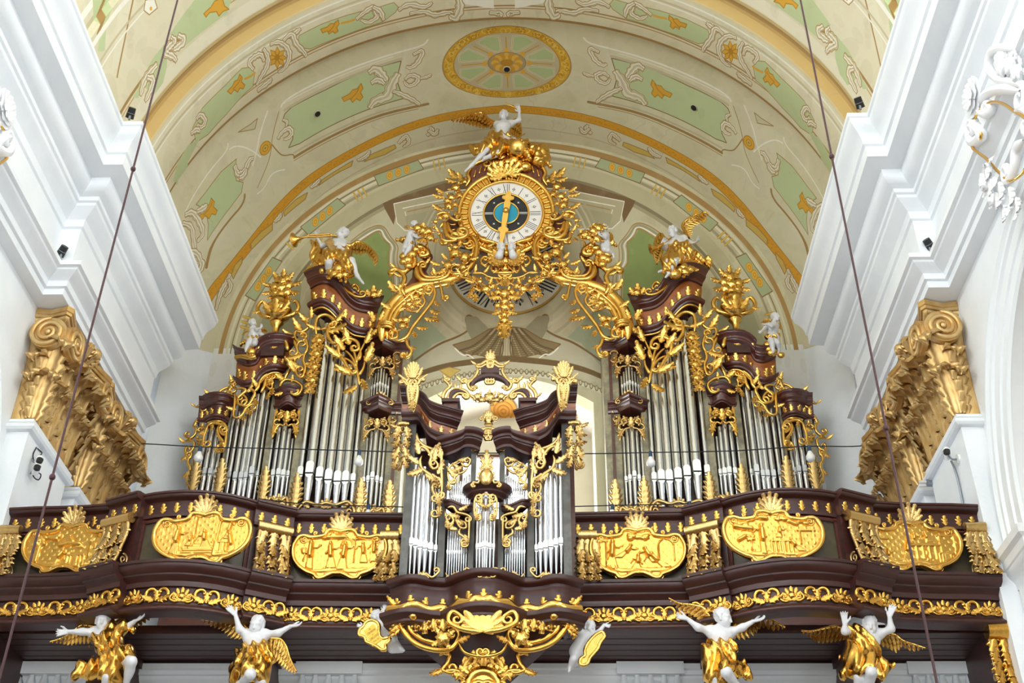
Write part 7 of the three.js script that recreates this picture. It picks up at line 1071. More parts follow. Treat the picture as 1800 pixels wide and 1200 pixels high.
// angel with kettledrum on top of the clock
{
  const f = figure('angel_statue', 'white drummer angel with one arm raised, seated on top of the clock', 'statue', {
    o: [780, 180], k: 8.571, Z: 20.2, s: 1.12, face: [-0.35, -0.1, 1], palm: { A: [0, -1, 0.2], B: [-0.4, 0, 1] }, curl: { A: 0.8, B: 1.3 },
    J: { head: [900, 200, 0.05], neck: [905, 290], shA: [805, 335], shB: [1005, 320], chest: [895, 380, 0.03], pelvis: [840, 540], elA: [840, 470, 0.15], wrA: [1000, 555, 0.3], haA: [1080, 560, 0.32], elB: [1135, 270], wrB: [1140, 140, 0.05], haB: [1120, 70, 0.05], hipA: [780, 580], hipB: [880, 580, 0.05], knA: [640, 720, 0.35], anA: [420, 950, 0.3], toA: [320, 1040, 0.35], knB: [820, 760, 0.45], anB: [620, 840, 0.42], toB: [580, 880, 0.5] },
    drape: [[['pelvis', [760, 560, 0.1], 0.17, 0.16], [[760, 540, 0.1], [640, 690, 0.3], 0.16, 0.14], [[640, 690, 0.3], [540, 760, 0.3], 0.13, 0.1], [[860, 600, 0.1], [880, 680, 0.4], 0.15, 0.13], [[880, 690, 0.4], [780, 770, 0.45], 0.12, 0.1], [[720, 500], [940, 510], 0.09, 0.08], [[560, 690, 0.1], [430, 700, 0], 0.09, 0.08], [[430, 690, 0], [440, 760, 0], 0.06, 0.05]]],
    wings: [{ lead: [[770, 320, -0.2], [660, 260, -0.25], [570, 160, -0.25], [460, 160, -0.2], [320, 210, -0.1], [120, 270, 0]], trail: [[720, 410, -0.2], [640, 400, -0.2], [580, 410, -0.2], [430, 380, -0.15], [300, 330, -0.1], [110, 300, 0]] }, { lead: [[990, 300, -0.25], [1050, 270, -0.35], [1110, 250, -0.4], [1150, 310, -0.4], [1170, 400, -0.4]], trail: [[990, 420, -0.3], [1010, 520, -0.3], [1060, 560, -0.3], [1110, 570, -0.35], [1160, 540, -0.35]], n: 9 }],
  });
  const { t, W } = f; const stick = (a, b) => part('drumstick', tube([W(a), W(b)], 0.014), M.goldDeep, t); stick([1160, 110, 0.05], [920, 10, 0.1]); stick([1020, 580, 0.34], [1220, 470, 0.2]);
  const clouds = [[860, 840, 0.2, 0.14], [930, 760, 0.15, 0.1], [790, 920, 0.25, 0.1], [1060, 880, 0.25, 0.13], [1140, 930, 0.3, 0.1], [1230, 970, 0.3, 0.13], [1200, 880, 0.2, 0.1], [970, 900, 0.25, 0.1], [820, 980, 0.3, 0.08], [900, 900, 0.2, 0.1]];
  const ct = thing('cloud_base', 'gilded billowing cloud between the pediment and the drummer angel', 'cloud', W([1000, 960, 0.1])); for (const [x, y, z, r] of clouds) { const p = W([x, y, z]); const g = ball(p, r * 1.15, r, r * 0.9, 16, 10), q = g.attributes.position; for (let i = 0; i < q.count; i++) { const k = 1 + 0.06 * Math.sin(q.getX(i) * 30) * Math.sin(q.getY(i) * 26); q.setXYZ(i, p.x + (q.getX(i) - p.x) * k, p.y + (q.getY(i) - p.y) * k, q.getZ(i)); } g.computeVertexNormals(); part('cloud_lobe', g, M.gold, ct); }
  // kettledrum with fringed cloth
  const dp = W([1120, 690, 0.35]), dt = thing('kettledrum', 'gilded kettledrum under a fringed cloth beside the drummer angel', 'drum', dp), bowl = new THREE.LatheGeometry([[0, -0.3], [0.1, -0.29], [0.22, -0.22], [0.29, -0.1], [0.3, 0.04], [0.27, 0.06], [0, 0.07]].map(([a, b]) => new THREE.Vector2(a, b)), 28); bowl.rotateZ(-0.5); bowl.rotateX(0.25); bowl.translate(dp.x, dp.y, dp.z); part('bowl', bowl, M.gold, dt);
  const cloth = (l, r) => part('cloth', capsMesh(l.map(([a, b, ra, rb]) => [W(a), W(b), ra, rb]), 0.022, 0.06, (x, y, z) => 0.018 * Math.sin(34 * (x + 0.4 * y)) + 0.01 * Math.sin(60 * y - 30 * x)), M.gold, dt);
  cloth([[[1030, 600, 0.45], [1220, 610, 0.4], 0.08, 0.1], [[1220, 620, 0.45], [1240, 760, 0.45], 0.09, 0.07], [[1240, 760, 0.45], [1290, 850, 0.42], 0.07, 0.06]]);
  const d2 = W([1440, 790, 0.2]), dt2 = thing('kettledrum', 'gilded kettledrum wrapped in cloth at the edge of the pediment', 'drum', d2), b2 = bowl.clone(); b2.translate(d2.x - 0, d2.y, d2.z); part('bowl', b2, M.gold, dt2); part('cloth', capsMesh([[[1340, 720, 0.3], [1500, 720, 0.3], 0.14, 0.14], [[1420, 740, 0.35], [1440, 900, 0.35], 0.16, 0.12], [[1500, 740, 0.3], [1590, 960, 0.3], 0.1, 0.05], [[1360, 740, 0.3], [1350, 900, 0.3], 0.09, 0.05]].map(([a, b, ra, rb]) => [W(a), W(b), ra, rb]), 0.024, 0.07, (x, y, z) => 0.022 * Math.sin(26 * (x - 0.5 * y)) + 0.01 * Math.sin(50 * y)), M.gold, dt2);
}
// seat mounds and emblems for the two large angels
function mound(t, W, list, mat = M.gold) { list.forEach(([x, y, z, r, k]) => { const p = W([x, y, z]), c = new Carving(t, frame(p, v(1, 0, 0), v(0, 1, 0)), mat); if (k === 'rose') c.rose(0, 0, r, 3); else part(k || 'mound', ball(p, r * 1.1, r, r * 0.8), mat, t); }); }
{
  const { t, W } = figure('angel_statue', 'white angel blowing a long gilded trumpet, seated on a tower cornice', 'statue', {
    o: [510, 390], k: 10, Z: 20.3, s: 1.12, face: [-1, 0.05, 0.25], palm: { A: [0, 1, 0.3], B: [-0.6, 0, 1] }, curl: { A: 1.1, B: 0.7 },
    J: { head: [915, 205], neck: [885, 320], shA: [790, 360, 0.1], shB: [930, 370], chest: [850, 430, 0.03], pelvis: [850, 580], elA: [560, 420, 0.1], wrA: [480, 290, 0.05], haA: [450, 210, 0.05], elB: [1020, 550, 0.15], wrB: [890, 450, 0.3], haB: [835, 400, 0.32], hipA: [800, 620, 0.05], hipB: [900, 610], knA: [680, 720, 0.4], knB: [1080, 680, 0.35], anB: [1180, 950, 0.25], toB: [1290, 1085, 0.35], anA: [660, 900, 0.2] },
    drape: [[[[760, 520, 0.05], [960, 540, 0.05], 0.15, 0.14], [[720, 620, 0.2], [980, 620, 0.25], 0.17, 0.15], [[650, 700, 0.3], [620, 760, 0.2], 0.13, 0.1], [[960, 640, 0.3], [1000, 820, 0.3], 0.15, 0.14], [[1000, 820, 0.3], [1070, 930, 0.2], 0.12, 0.07], [[600, 650, 0.1], [480, 720, 0], 0.12, 0.09]], [[[500, 420, -0.1], [480, 600, -0.1], 0.12, 0.13], [[480, 600, -0.1], [520, 780, 0], 0.12, 0.12], [[520, 790, 0], [420, 830, 0], 0.1, 0.08], [[420, 830, 0], [270, 870, 0], 0.09, 0.05], [[430, 370, -0.1], [410, 350, -0.1], 0.07, 0.05]]],
    wings: [{ lead: [[960, 400, -0.15], [1060, 420, -0.2], [1180, 350, -0.2], [1300, 390, -0.2], [1430, 480, -0.15], [1530, 610, -0.1], [1530, 690, -0.1]], trail: [[1000, 490, -0.15], [1100, 560, -0.15], [1220, 620, -0.15], [1320, 560, -0.15], [1400, 650, -0.1], [1460, 740, -0.1], [1490, 800, -0.1]] }, { lead: [[560, 300, -0.2], [500, 300, -0.25], [430, 350, -0.3]], trail: [[560, 480, -0.25], [480, 520, -0.25], [430, 480, -0.3]], n: 7 }],
  });
  const tp = thing('trumpet', 'long folded gilded trumpet blown by the seated angel', 'trumpet', W([480, 250, 0.05])), r = 0.022;
  part('tube', [tube([W([835, 240, 0.1]), W([200, 270, 0.1])], r), tube([W([700, 210, 0.12]), W([330, 230, 0.12])], r * 0.9), tube([W([700, 210, 0.12]), W([730, 222, 0.12]), W([700, 240, 0.11])], r * 0.9), tube([W([330, 230, 0.12]), W([300, 240, 0.12]), W([330, 256, 0.11])], r * 0.9)], M.gold, tp);
  const bell = new THREE.LatheGeometry([[0.02, 0], [0.03, 0.12], [0.06, 0.2], [0.13, 0.27], [0.17, 0.29], [0.165, 0.3], [0.05, 0.22]].map(([a, b]) => new THREE.Vector2(a, b)), 24); bell.rotateZ(Math.PI / 2); bell.rotateY(-0.35); const bp = W([270, 265, 0.1]); bell.translate(bp.x, bp.y, bp.z); part('bell', bell, M.gold, tp);
  const bk = thing('music_sheet', 'gilded open music sheet held by the trumpeter angel', 'sheet', W([710, 400, 0.35])); part('sheet', (() => { const a = [W([595, 345, 0.28]), W([700, 265, 0.2]), W([830, 390, 0.34]), W([745, 530, 0.4])]; return join([0, 0.02].map(dz => { const g = grid((u, w) => { const q = a[0].clone().lerp(a[1], w).lerp(a[3].clone().lerp(a[2], w), u); q.z += 0.03 * Math.sin(u * 6) - dz; return q; }, 10, 6); return g; })); })(), M.goldOld, bk);
  const st = thing('scroll_pedestal', 'gilded scrolled pedestal with roses under the trumpeter angel', 'pedestal', W([760, 900, 0.1])), c = new Carving(st, zFrame(20.12), M.gold), q = l => l.map(p => { const w = P(510 + p[0] / 10, 390 + p[1] / 10, 20.12); return [w.x, w.y]; });
  c.scroll(q([[550, 920], [580, 810], [680, 745], [790, 755], [860, 800]]), 0.1, 0.08, 'arm'); c.scroll(q([[930, 900], [960, 980], [980, 1080]]), 0.06, 0.05, 'foot'); mound(st, W, [[850, 820, 0.3, 0.13], [720, 880, 0.25, 0.1, 'rose'], [770, 920, 0.3, 0.09, 'rose'], [860, 950, 0.3, 0.09, 'rose'], [960, 930, 0.3, 0.08, 'rose']]); part('block', box(W([600, 900, 0]).x, W([960, 900, 0]).x, W([700, 1010, 0]).y, W([700, 780, 0]).y, -20.6, -20.25), M.redwood, st);
}
{
  const { t, W } = figure('angel_statue', 'white angel with one raised wing, seated on a tower cornice with a curved horn', 'statue', {
    o: [1120, 360], k: 8.571, Z: 20.3, s: 1.12, face: [-0.7, -0.35, 0.7], palm: { A: [0.5, 0, 1], B: [0.2, 0.6, 1] }, curl: { A: 0.9, B: 1.2 },
    J: { head: [535, 410, 0.05], neck: [590, 500], shA: [500, 570, 0.08], shB: [700, 510], chest: [610, 600], pelvis: [660, 740], elA: [425, 650, 0.1], wrA: [370, 600, 0.25], haA: [400, 550, 0.3], elB: [800, 570, 0.1], wrB: [850, 575, 0.25], haB: [900, 560, 0.32], hipA: [600, 770, 0.05], hipB: [720, 770], knA: [470, 860, 0.4], anA: [420, 980, 0.35], toA: [320, 1010, 0.45], knB: [560, 860, 0.45], anB: [490, 1020, 0.35], toB: [430, 1090, 0.4] },
    drape: [[[[570, 640, 0.08], [740, 640, 0.08], 0.13, 0.13], [[600, 740, 0.15], [760, 740, 0.1], 0.16, 0.15], [[600, 770, 0.25], [510, 880, 0.4], 0.14, 0.11], [[500, 740, 0.25], [440, 840, 0.35], 0.12, 0.1], [[510, 880, 0.4], [500, 970, 0.38], 0.1, 0.07], [[440, 840, 0.36], [410, 1000, 0.36], 0.1, 0.06], [[760, 760, 0.1], [780, 840, 0.1], 0.14, 0.1]], [[[800, 740, 0], [880, 790, 0], 0.1, 0.1], [[880, 790, 0], [940, 890, 0.05], 0.1, 0.08], [[920, 830, 0], [1060, 840, 0], 0.09, 0.08], [[1060, 840, 0], [1100, 930, 0], 0.07, 0.05]]],
    wings: [{ lead: [[760, 500, -0.15], [730, 420, -0.2], [690, 300, -0.2], [760, 220, -0.15], [900, 140, -0.1], [1020, 110, 0], [1080, 140, 0]], trail: [[820, 480, -0.15], [850, 410, -0.15], [860, 360, -0.15], [920, 310, -0.15], [980, 280, -0.1], [1040, 200, 0], [1080, 170, 0]] }, { lead: [[470, 560, -0.2], [400, 500, -0.25], [350, 440, -0.3], [290, 520, -0.3], [260, 640, -0.3], [260, 780, -0.3], [300, 890, -0.3]], trail: [[420, 640, -0.2], [400, 700, -0.2], [390, 760, -0.25], [380, 800, -0.25], [360, 840, -0.28], [330, 870, -0.3], [310, 895, -0.3]] }],
  });
  const hn = thing('curved_horn', 'gilded horn held to the lips of the angel with the raised wing', 'horn', W([380, 580, 0.25])); part('tube', tube([W([520, 490, 0.2]), W([430, 550, 0.25]), W([350, 610, 0.3]), W([300, 640, 0.3])], t2 => 0.018 + 0.02 * t2), M.gold, hn); const bell = new THREE.LatheGeometry([[0.03, 0], [0.05, 0.08], [0.12, 0.16], [0.13, 0.17], [0.05, 0.12]].map(([a, b]) => new THREE.Vector2(a, b)), 20); bell.rotateZ(1.9); const bp = W([310, 640, 0.3]); bell.translate(bp.x, bp.y, bp.z); part('bell', bell, M.gold, hn);
  const st = thing('rose_mound', 'gilded mound of roses under the angel with the raised wing', 'mound', W([740, 960, 0.1])); mound(st, W, [[760, 930, 0.1, 0.2], [700, 950, 0.25, 0.1, 'rose'], [640, 990, 0.25, 0.1, 'rose'], [720, 1010, 0.28, 0.09, 'rose'], [800, 980, 0.25, 0.09, 'rose'], [840, 900, 0.1, 0.12], [570, 1040, 0.3, 0.13], [860, 960, 0.1, 0.1], [660, 900, 0.2, 0.08, 'rose']]); part('block', box(W([560, 900, 0]).x, W([860, 900, 0]).x, W([700, 1120, 0]).y, W([700, 900, 0]).y, -20.6, -20.28), M.redwood, st);
}
// cherubs
const putto = (label, sp) => figure('cherub_statue', label, 'statue', { s: 0.62, chub: 1.22, group: 'white carved cherubs', ...sp });
putto('white cherub in gilded loincloth leaning back beside the flower vase, on the trumpet side', { o: [400, 540], k: 10.908, Z: 20.3, s: 0.66, face: [0.5, 0.4, 1],
  J: { head: [480, 300], neck: [500, 400], shA: [470, 430], shB: [590, 460], chest: [520, 500, 0.02], pelvis: [490, 600], elA: [560, 430, 0.15], wrA: [630, 400, 0.22], haA: [650, 350, 0.24], elB: [650, 520, 0.08], wrB: [740, 565, 0.1], haB: [790, 550, 0.12], hipA: [440, 610], hipB: [540, 620, 0.02], knA: [400, 690, 0.1], anA: [355, 800, 0.08], toA: [345, 850, 0.14], knB: [520, 690, 0.15], anB: [440, 740, -0.05], toB: [410, 760, -0.05] },
  drape: [[[[430, 590, 0.04], [560, 600, 0.06], 0.1, 0.1], [[370, 640, -0.05], [270, 710, -0.05], 0.08, 0.06]]], wings: [{ lead: [[440, 440, -0.1], [370, 440, -0.12], [300, 480, -0.12]], trail: [[420, 470, -0.1], [320, 510, -0.1], [265, 550, -0.1]], n: 6 }, { lead: [[600, 430, -0.1], [680, 400, -0.12], [750, 440, -0.12]], trail: [[640, 480, -0.1], [700, 490, -0.1], [765, 490, -0.1]], n: 6 }] });
{ const W = q => P(400 + q[0] / 10.908, 540 + q[1] / 10.908, 20.3 - q[2]); const t = thing('cherub_perch', 'gilded scrolled perch under the cherub leaning back', 'perch', W([450, 940, 0])); mound(t, W, [[460, 800, 0, 0.1], [450, 850, 0.05, 0.1], [450, 900, 0.02, 0.09], [500, 760, -0.02, 0.07]]); part('base', tube([W([150, 960, 0.1]), W([300, 940, 0.15]), W([440, 970, 0.2]), W([540, 950, 0.2])], 0.05), M.gold, t); }
putto('white cherub in gilded sash with both arms held out, on the tower opposite the trumpet', { o: [1260, 480], k: 7.5, Z: 20.3, s: 0.68, face: [0.6, -0.5, 0.7],
  J: { head: [775, 580], neck: [750, 660], shA: [690, 690], shB: [785, 700], chest: [735, 730, 0.02], pelvis: [720, 830], elA: [640, 720, 0.12], wrA: [590, 765, 0.15], haA: [560, 785, 0.16], elB: [720, 700, 0.25], wrB: [650, 675, 0.3], haB: [615, 675, 0.32], hipA: [700, 850], hipB: [770, 850], knA: [730, 930, 0.1], anA: [745, 1030, 0.05], toA: [740, 1050, 0.12], knB: [800, 930, 0.02], anB: [818, 1010, -0.05], toB: [815, 1050, 0.02] },
  drape: [[[[670, 840, 0.05], [770, 840, 0.05], 0.09, 0.09], [[790, 780, -0.06], [825, 860, -0.06], 0.07, 0.05]]], wings: [{ lead: [[710, 620, -0.1], [640, 605, -0.12], [585, 650, -0.12]], trail: [[700, 650, -0.1], [640, 665, -0.1], [580, 670, -0.1]], n: 6 }, { lead: [[800, 690, -0.1], [830, 660, -0.12], [855, 710, -0.12]], trail: [[800, 740, -0.1], [830, 740, -0.1], [850, 755, -0.1]], n: 6 }] });
{ const W = q => P(1260 + q[0] / 7.5, 480 + q[1] / 7.5, 20.3 - q[2]); const t = thing('cherub_perch', 'gilded scrolled perch behind the cherub with both arms out', 'perch', W([720, 1080, 0])); mound(t, W, [[680, 950, -0.04, 0.1], [690, 1000, 0, 0.08], [720, 1050, 0, 0.09], [750, 1040, 0, 0.08], [850, 1080, 0, 0.07]]); }
putto('white cherub holding a flower swag beside the clock, on the trumpet side', { o: [680, 380], k: 10, Z: 20.15, s: 0.66, face: [0.6, -0.3, 0.8],
  J: { head: [485, 150], neck: [460, 230], shA: [430, 270], shB: [480, 270, 0.05], chest: [435, 330], pelvis: [400, 440], elA: [470, 330, 0.12], wrA: [520, 370, 0.16], haA: [560, 375, 0.18], elB: [520, 340, 0.05], wrB: [550, 365, 0.1], hipA: [370, 470], hipB: [420, 470, 0.03], knA: [320, 550, 0.03], anA: [292, 620, -0.02], toA: [285, 650, 0.04], knB: [390, 560, 0.1], anB: [330, 650, 0.08], toB: [315, 690, 0.14] },
  drape: [[[[390, 470, 0.1], [440, 465, 0.1], 0.05, 0.05], [[480, 470, -0.05], [490, 540, -0.05], 0.07, 0.06], [[340, 390, -0.08], [250, 420, -0.1], 0.08, 0.08], [[250, 420, -0.1], [160, 410, -0.1], 0.07, 0.04]]], wings: [{ lead: [[420, 230, -0.08], [360, 160, -0.1], [300, 180, -0.1]], trail: [[400, 260, -0.08], [340, 230, -0.1], [290, 200, -0.1]], n: 6 }] });
putto('white cherub holding a flower swag beside the clock, opposite the trumpet', { o: [1010, 380], k: 10, Z: 20.15, s: 0.66, face: [-0.3, -0.15, 1],
  J: { head: [515, 210], neck: [520, 290], shA: [475, 330, 0.03], shB: [565, 330], chest: [525, 380], pelvis: [535, 480], elA: [470, 390, 0.12], wrA: [440, 340, 0.2], haA: [430, 310, 0.22], elB: [540, 380, 0.15], wrB: [470, 345, 0.24], hipA: [510, 500], hipB: [570, 500], knA: [520, 580, 0.1], anA: [540, 620, 0.02], toA: [560, 650, 0.04], knB: [590, 600, 0.12], anB: [670, 650, 0.02], toB: [695, 730, 0.06] },
  drape: [[[[510, 520, 0.05], [540, 530, 0.08], 0.05, 0.05], [[620, 430, -0.08], [680, 480, -0.1], 0.08, 0.07], [[680, 500, -0.1], [750, 515, -0.1], 0.06, 0.04]]], wings: [{ lead: [[570, 310, -0.08], [630, 285, -0.1], [675, 350, -0.1], [680, 400, -0.1]], trail: [[590, 400, -0.08], [620, 430, -0.1], [650, 440, -0.1], [670, 430, -0.1]], n: 6 }] });
// swags held by the two cherubs
for (const [o, pts, lab, side] of [[[680, 380], [[540, 210], [580, 250], [630, 260], [680, 290], [720, 270], [700, 370], [760, 390]], 'gilded flower swag held by the cherub on the trumpet side of the clock', 1], [[1010, 380], [[420, 210], [370, 190], [330, 260], [390, 300], [390, 400], [200, 290], [180, 340], [250, 380]], 'gilded flower swag held by the cherub on the other side of the clock', -1]]) { const W = q => P(o[0] + q[0] / 10, o[1] + q[1] / 10, 20.0), t = thing('flower_swag', lab, 'swag', W(pts[2])), c = new Carving(t, zFrame(20.0), M.gold); c.scroll(pts.map(p => { const w = W(p); return [w.x, w.y]; }), 0.025, 0.02, 'stem'); pts.forEach((p, i) => { const w = W(p); c.rose(w.x, w.y, i % 2 ? 0.07 : 0.09, 3); if (i % 2) c.leaf(w.x, w.y, -1.2 + i, 0.3, 0, 0.02); }); }
// two cherub heads in a gilded collar below the dial
{ const o = P(890, 446, 19.98), t = thing('winged_collar', 'gilded collar of little wings holding two white cherub heads under the dial', 'carving', o), c = new Carving(t, zFrame(19.98), M.gold);
  for (const [x, y, fx] of [[410, 545, 0.4], [590, 545, -0.35]]) { const p = P(840 + x / 10, 380 + y / 10, 19.9); part('cherub_head', [headMesh(p, v(0, 1, 0.1), v(fx, -0.5, 1), 0.95), capsMesh([[v(p.x, p.y - 0.08, p.z), v(p.x - fx * 0.1, p.y - 0.2, p.z - 0.04), 0.06, 0.09]], 0.02, 0.03)], M.statue, t, 'white cherub head'); }
  for (const s of [-1, 1]) { c.fan(s * 0.1 + o.x, o.y - 0.1, 0.34, -Math.PI / 2 + s * 0.9, 0.9, 6, 0, 'wing'); c.fan(s * 0.12 + o.x, o.y, 0.3, s > 0 ? -0.1 : Math.PI + 0.1, 0.7, 5, 0, 'wing'); } c.bead(o.x, o.y + 0.02, 0.07); }
// angels carrying the gallery
const bearer = (label, sp) => figure('bearer_angel', label, 'statue', { Z: 15.25, s: 1.0, gold: M.goldDeep, group: 'angels under the gallery', ...sp });
const GD = M.goldDeep;
bearer('white angel in gilded tunic with arms spread wide, under the kneeling relief', { o: [80, 1050], k: 8, face: [0.25, -0.1, 1], palm: { A: [0.2, -0.2, 1], B: [0, 0.8, 0.6] },
  J: { head: [805, 330, 0.06], neck: [800, 440], shA: [700, 490], shB: [940, 450], chest: [830, 570], pelvis: [910, 830], elA: [520, 480, 0.1], wrA: [310, 480, 0.15], haA: [220, 490, 0.2], elB: [1130, 420, 0.1], wrB: [1260, 330, 0.15], haB: [1340, 290, 0.18], hipA: [860, 890], hipB: [1010, 860], knA: [880, 1120, 0.25], anA: [800, 1400, 0.05], toA: [780, 1480, 0.2], knB: [1210, 900, 0.35], anB: [1120, 1260, 0.1], toB: [1100, 1330, 0.2] },
  drape: [[[[740, 600, 0.05], [960, 540, 0.05], 0.11, 0.12], [[830, 660, 0.06], [920, 680, 0.06], 0.15, 0.15], [[880, 760, 0.06], [950, 760, 0.06], 0.16, 0.16], [[900, 860, 0.06], [1080, 820, 0.2], 0.17, 0.16], [[900, 900, 0.1], [920, 1060, 0.2], 0.17, 0.15], [[1000, 1000, 0.1], [1040, 1130, 0.15], 0.1, 0.08], [[950, 420, 0.02], [1120, 420, 0.1], 0.09, 0.08], [[1120, 420, 0.1], [1200, 450, 0.1], 0.08, 0.05]], [[[860, 980, 0], [640, 980, 0], 0.09, 0.1], [[640, 980, 0], [500, 950, 0], 0.09, 0.06], [[700, 1050, 0], [420, 1090, 0], 0.1, 0.06]]],
  wings: [{ lead: [[730, 410, -0.15], [600, 390, -0.2], [500, 390, -0.2], [330, 520, -0.2], [200, 580, -0.2], [60, 620, -0.15]], trail: [[700, 560, -0.15], [620, 670, -0.15], [480, 680, -0.15], [340, 690, -0.15], [200, 660, -0.15], [70, 640, -0.15]] }, { lead: [[960, 380, -0.15], [1080, 280, -0.2], [1160, 180, -0.2], [1300, 150, -0.2], [1500, 120, -0.2], [1640, 90, -0.15]], trail: [[1050, 400, -0.15], [1350, 430, -0.15], [1420, 380, -0.15], [1500, 310, -0.15], [1560, 220, -0.15], [1640, 120, -0.15]] }] });
bearer('white bare-chested angel with one arm raised high, under the gallery bulge', { o: [340, 1050], k: 8, face: [-0.1, -0.25, 1], palm: { A: [0.3, 0.6, 1], B: [0, 0.8, 0.6] },
  J: { head: [890, 400, 0.06], neck: [885, 500], shA: [770, 530], shB: [990, 520], chest: [870, 600], pelvis: [860, 820], elA: [650, 450, 0.1], wrA: [590, 240, 0.1], haA: [530, 180, 0.1], elB: [1190, 500, 0.08], wrB: [1370, 400, 0.12], haB: [1470, 390, 0.15], hipA: [800, 880], hipB: [930, 870], knA: [800, 1080, 0.35], anA: [640, 1220, 0.1], toA: [600, 1300, 0.2], knB: [940, 1180, 0.1], anB: [930, 1450, 0], toB: [920, 1520, 0.15] },
  drape: [[[[740, 750, 0.05], [980, 720, 0.05], 0.11, 0.11], [[760, 830, 0.06], [970, 820, 0.06], 0.14, 0.14], [[780, 920, 0.1], [950, 920, 0.06], 0.16, 0.15], [[790, 960, 0.2], [790, 1010, 0.28], 0.16, 0.12], [[930, 960, 0.06], [940, 1110, 0.05], 0.16, 0.14], [[720, 940, 0], [590, 1000, 0], 0.1, 0.1], [[590, 1000, 0], [570, 1150, 0], 0.09, 0.07], [[690, 740, 0], [640, 760, 0], 0.06, 0.05]]],
  wings: [{ lead: [[830, 460, -0.15], [740, 390, -0.2], [650, 280, -0.2], [450, 300, -0.2], [260, 320, -0.2], [110, 300, -0.15]], trail: [[720, 600, -0.15], [620, 600, -0.15], [500, 590, -0.15], [390, 480, -0.15], [250, 420, -0.15], [120, 350, -0.15]] }, { lead: [[1000, 560, -0.15], [1120, 580, -0.2], [1220, 590, -0.2], [1300, 690, -0.2], [1350, 840, -0.2], [1450, 1040, -0.15]], trail: [[1030, 780, -0.15], [1080, 830, -0.15], [1200, 960, -0.15], [1240, 990, -0.15], [1330, 1050, -0.15], [1440, 1090, -0.15]] }] });
bearer('white bare-chested angel looking aside with one wing raised, under the gallery', { o: [1170, 1040], k: 7.5, face: [0.95, -0.1, 0.5], palm: { A: [0.2, 0.4, 1], B: [0, 0.8, 0.6] },
  J: { head: [760, 350, 0.06], neck: [720, 480], shA: [600, 520], shB: [840, 540], chest: [720, 600], pelvis: [700, 800], elA: [430, 470, 0.08], wrA: [280, 350, 0.12], haA: [190, 330, 0.15], elB: [1010, 470, 0.08], wrB: [1160, 385, 0.12], haB: [1240, 365, 0.15], hipA: [650, 860], hipB: [780, 860], knA: [680, 1150, 0.1], anA: [660, 1380, 0], toA: [650, 1440, 0.15], knB: [800, 1060, 0.35], anB: [950, 1240, 0.15], toB: [1000, 1300, 0.25] },
  drape: [[[[580, 720, 0.06], [840, 700, 0.05], 0.09, 0.08], [[620, 810, 0.08], [790, 810, 0.08], 0.16, 0.16], [[620, 920, 0.06], [660, 1080, 0.06], 0.14, 0.14], [[760, 920, 0.12], [800, 1000, 0.28], 0.16, 0.12], [[660, 1080, 0.06], [720, 1180, 0.06], 0.14, 0.12], [[860, 920, 0], [960, 980, 0], 0.1, 0.09], [[960, 1000, 0], [1060, 1110, 0], 0.1, 0.07]]],
  wings: [{ lead: [[640, 440, -0.15], [580, 330, -0.2], [510, 220, -0.2], [350, 170, -0.2], [180, 150, -0.2], [40, 80, -0.15]], trail: [[560, 450, -0.15], [480, 430, -0.15], [400, 370, -0.15], [300, 300, -0.15], [150, 230, -0.15], [50, 120, -0.15]] }, { lead: [[860, 460, -0.15], [980, 370, -0.2], [1080, 320, -0.2], [1230, 320, -0.2], [1430, 390, -0.2], [1580, 470, -0.15]], trail: [[880, 640, -0.15], [1060, 650, -0.15], [1180, 590, -0.15], [1260, 490, -0.15], [1430, 530, -0.15], [1570, 490, -0.15]] }] });
bearer('white curly-haired angel in gilded tunic raising both hands, under the gallery', { o: [1400, 1040], k: 7.5, face: [-0.15, -0.15, 1], palm: { A: [0, 0.5, 1], B: [0, 0.5, 1] },
  J: { head: [972, 455, 0.06], neck: [965, 560], shA: [850, 520], shB: [1070, 560], chest: [940, 650], pelvis: [880, 860], elA: [640, 520, 0.12], wrA: [640, 420, 0.18], haA: [630, 330, 0.2], elB: [1250, 490, 0.1], wrB: [1225, 320, 0.15], haB: [1260, 220, 0.16], hipA: [830, 900], hipB: [950, 900], knA: [830, 1120, 0.15], anA: [830, 1400, 0], toA: [820, 1460, 0.15], knB: [990, 1060, 0.35], anB: [940, 1300, 0.1], toB: [930, 1360, 0.25] },
  drape: [[[[780, 540, 0.03], [860, 620, 0.06], 0.1, 0.12], [[860, 640, 0.06], [970, 700, 0.06], 0.13, 0.12], [[800, 760, 0.06], [930, 760, 0.06], 0.15, 0.15], [[760, 870, 0.08], [930, 880, 0.1], 0.17, 0.16], [[740, 960, 0.08], [820, 1000, 0.12], 0.15, 0.15], [[940, 920, 0.2], [940, 1000, 0.28], 0.13, 0.1], [[720, 1040, 0.06], [640, 1090, 0.05], 0.1, 0.07], [[700, 500, 0.05], [800, 540, 0.04], 0.08, 0.08], [[1020, 950, 0.05], [1080, 1100, 0.05], 0.08, 0.07]], [[[1080, 940, -0.05], [1180, 980, -0.05], 0.1, 0.09], [[1180, 980, -0.05], [1110, 1080, -0.05], 0.09, 0.07]]],
  wings: [{ lead: [[760, 560, -0.15], [600, 480, -0.2], [500, 460, -0.2], [350, 490, -0.2], [200, 520, -0.2], [60, 510, -0.15]], trail: [[680, 620, -0.15], [560, 660, -0.15], [440, 690, -0.15], [270, 690, -0.15], [170, 610, -0.15], [70, 560, -0.15]] }, { lead: [[1050, 600, -0.15], [1180, 560, -0.2], [1290, 560, -0.2], [1400, 640, -0.2], [1550, 690, -0.2], [1700, 740, -0.15]], trail: [[1060, 720, -0.15], [1230, 770, -0.15], [1320, 830, -0.15], [1390, 740, -0.15], [1530, 800, -0.15], [1690, 760, -0.15]] }] });
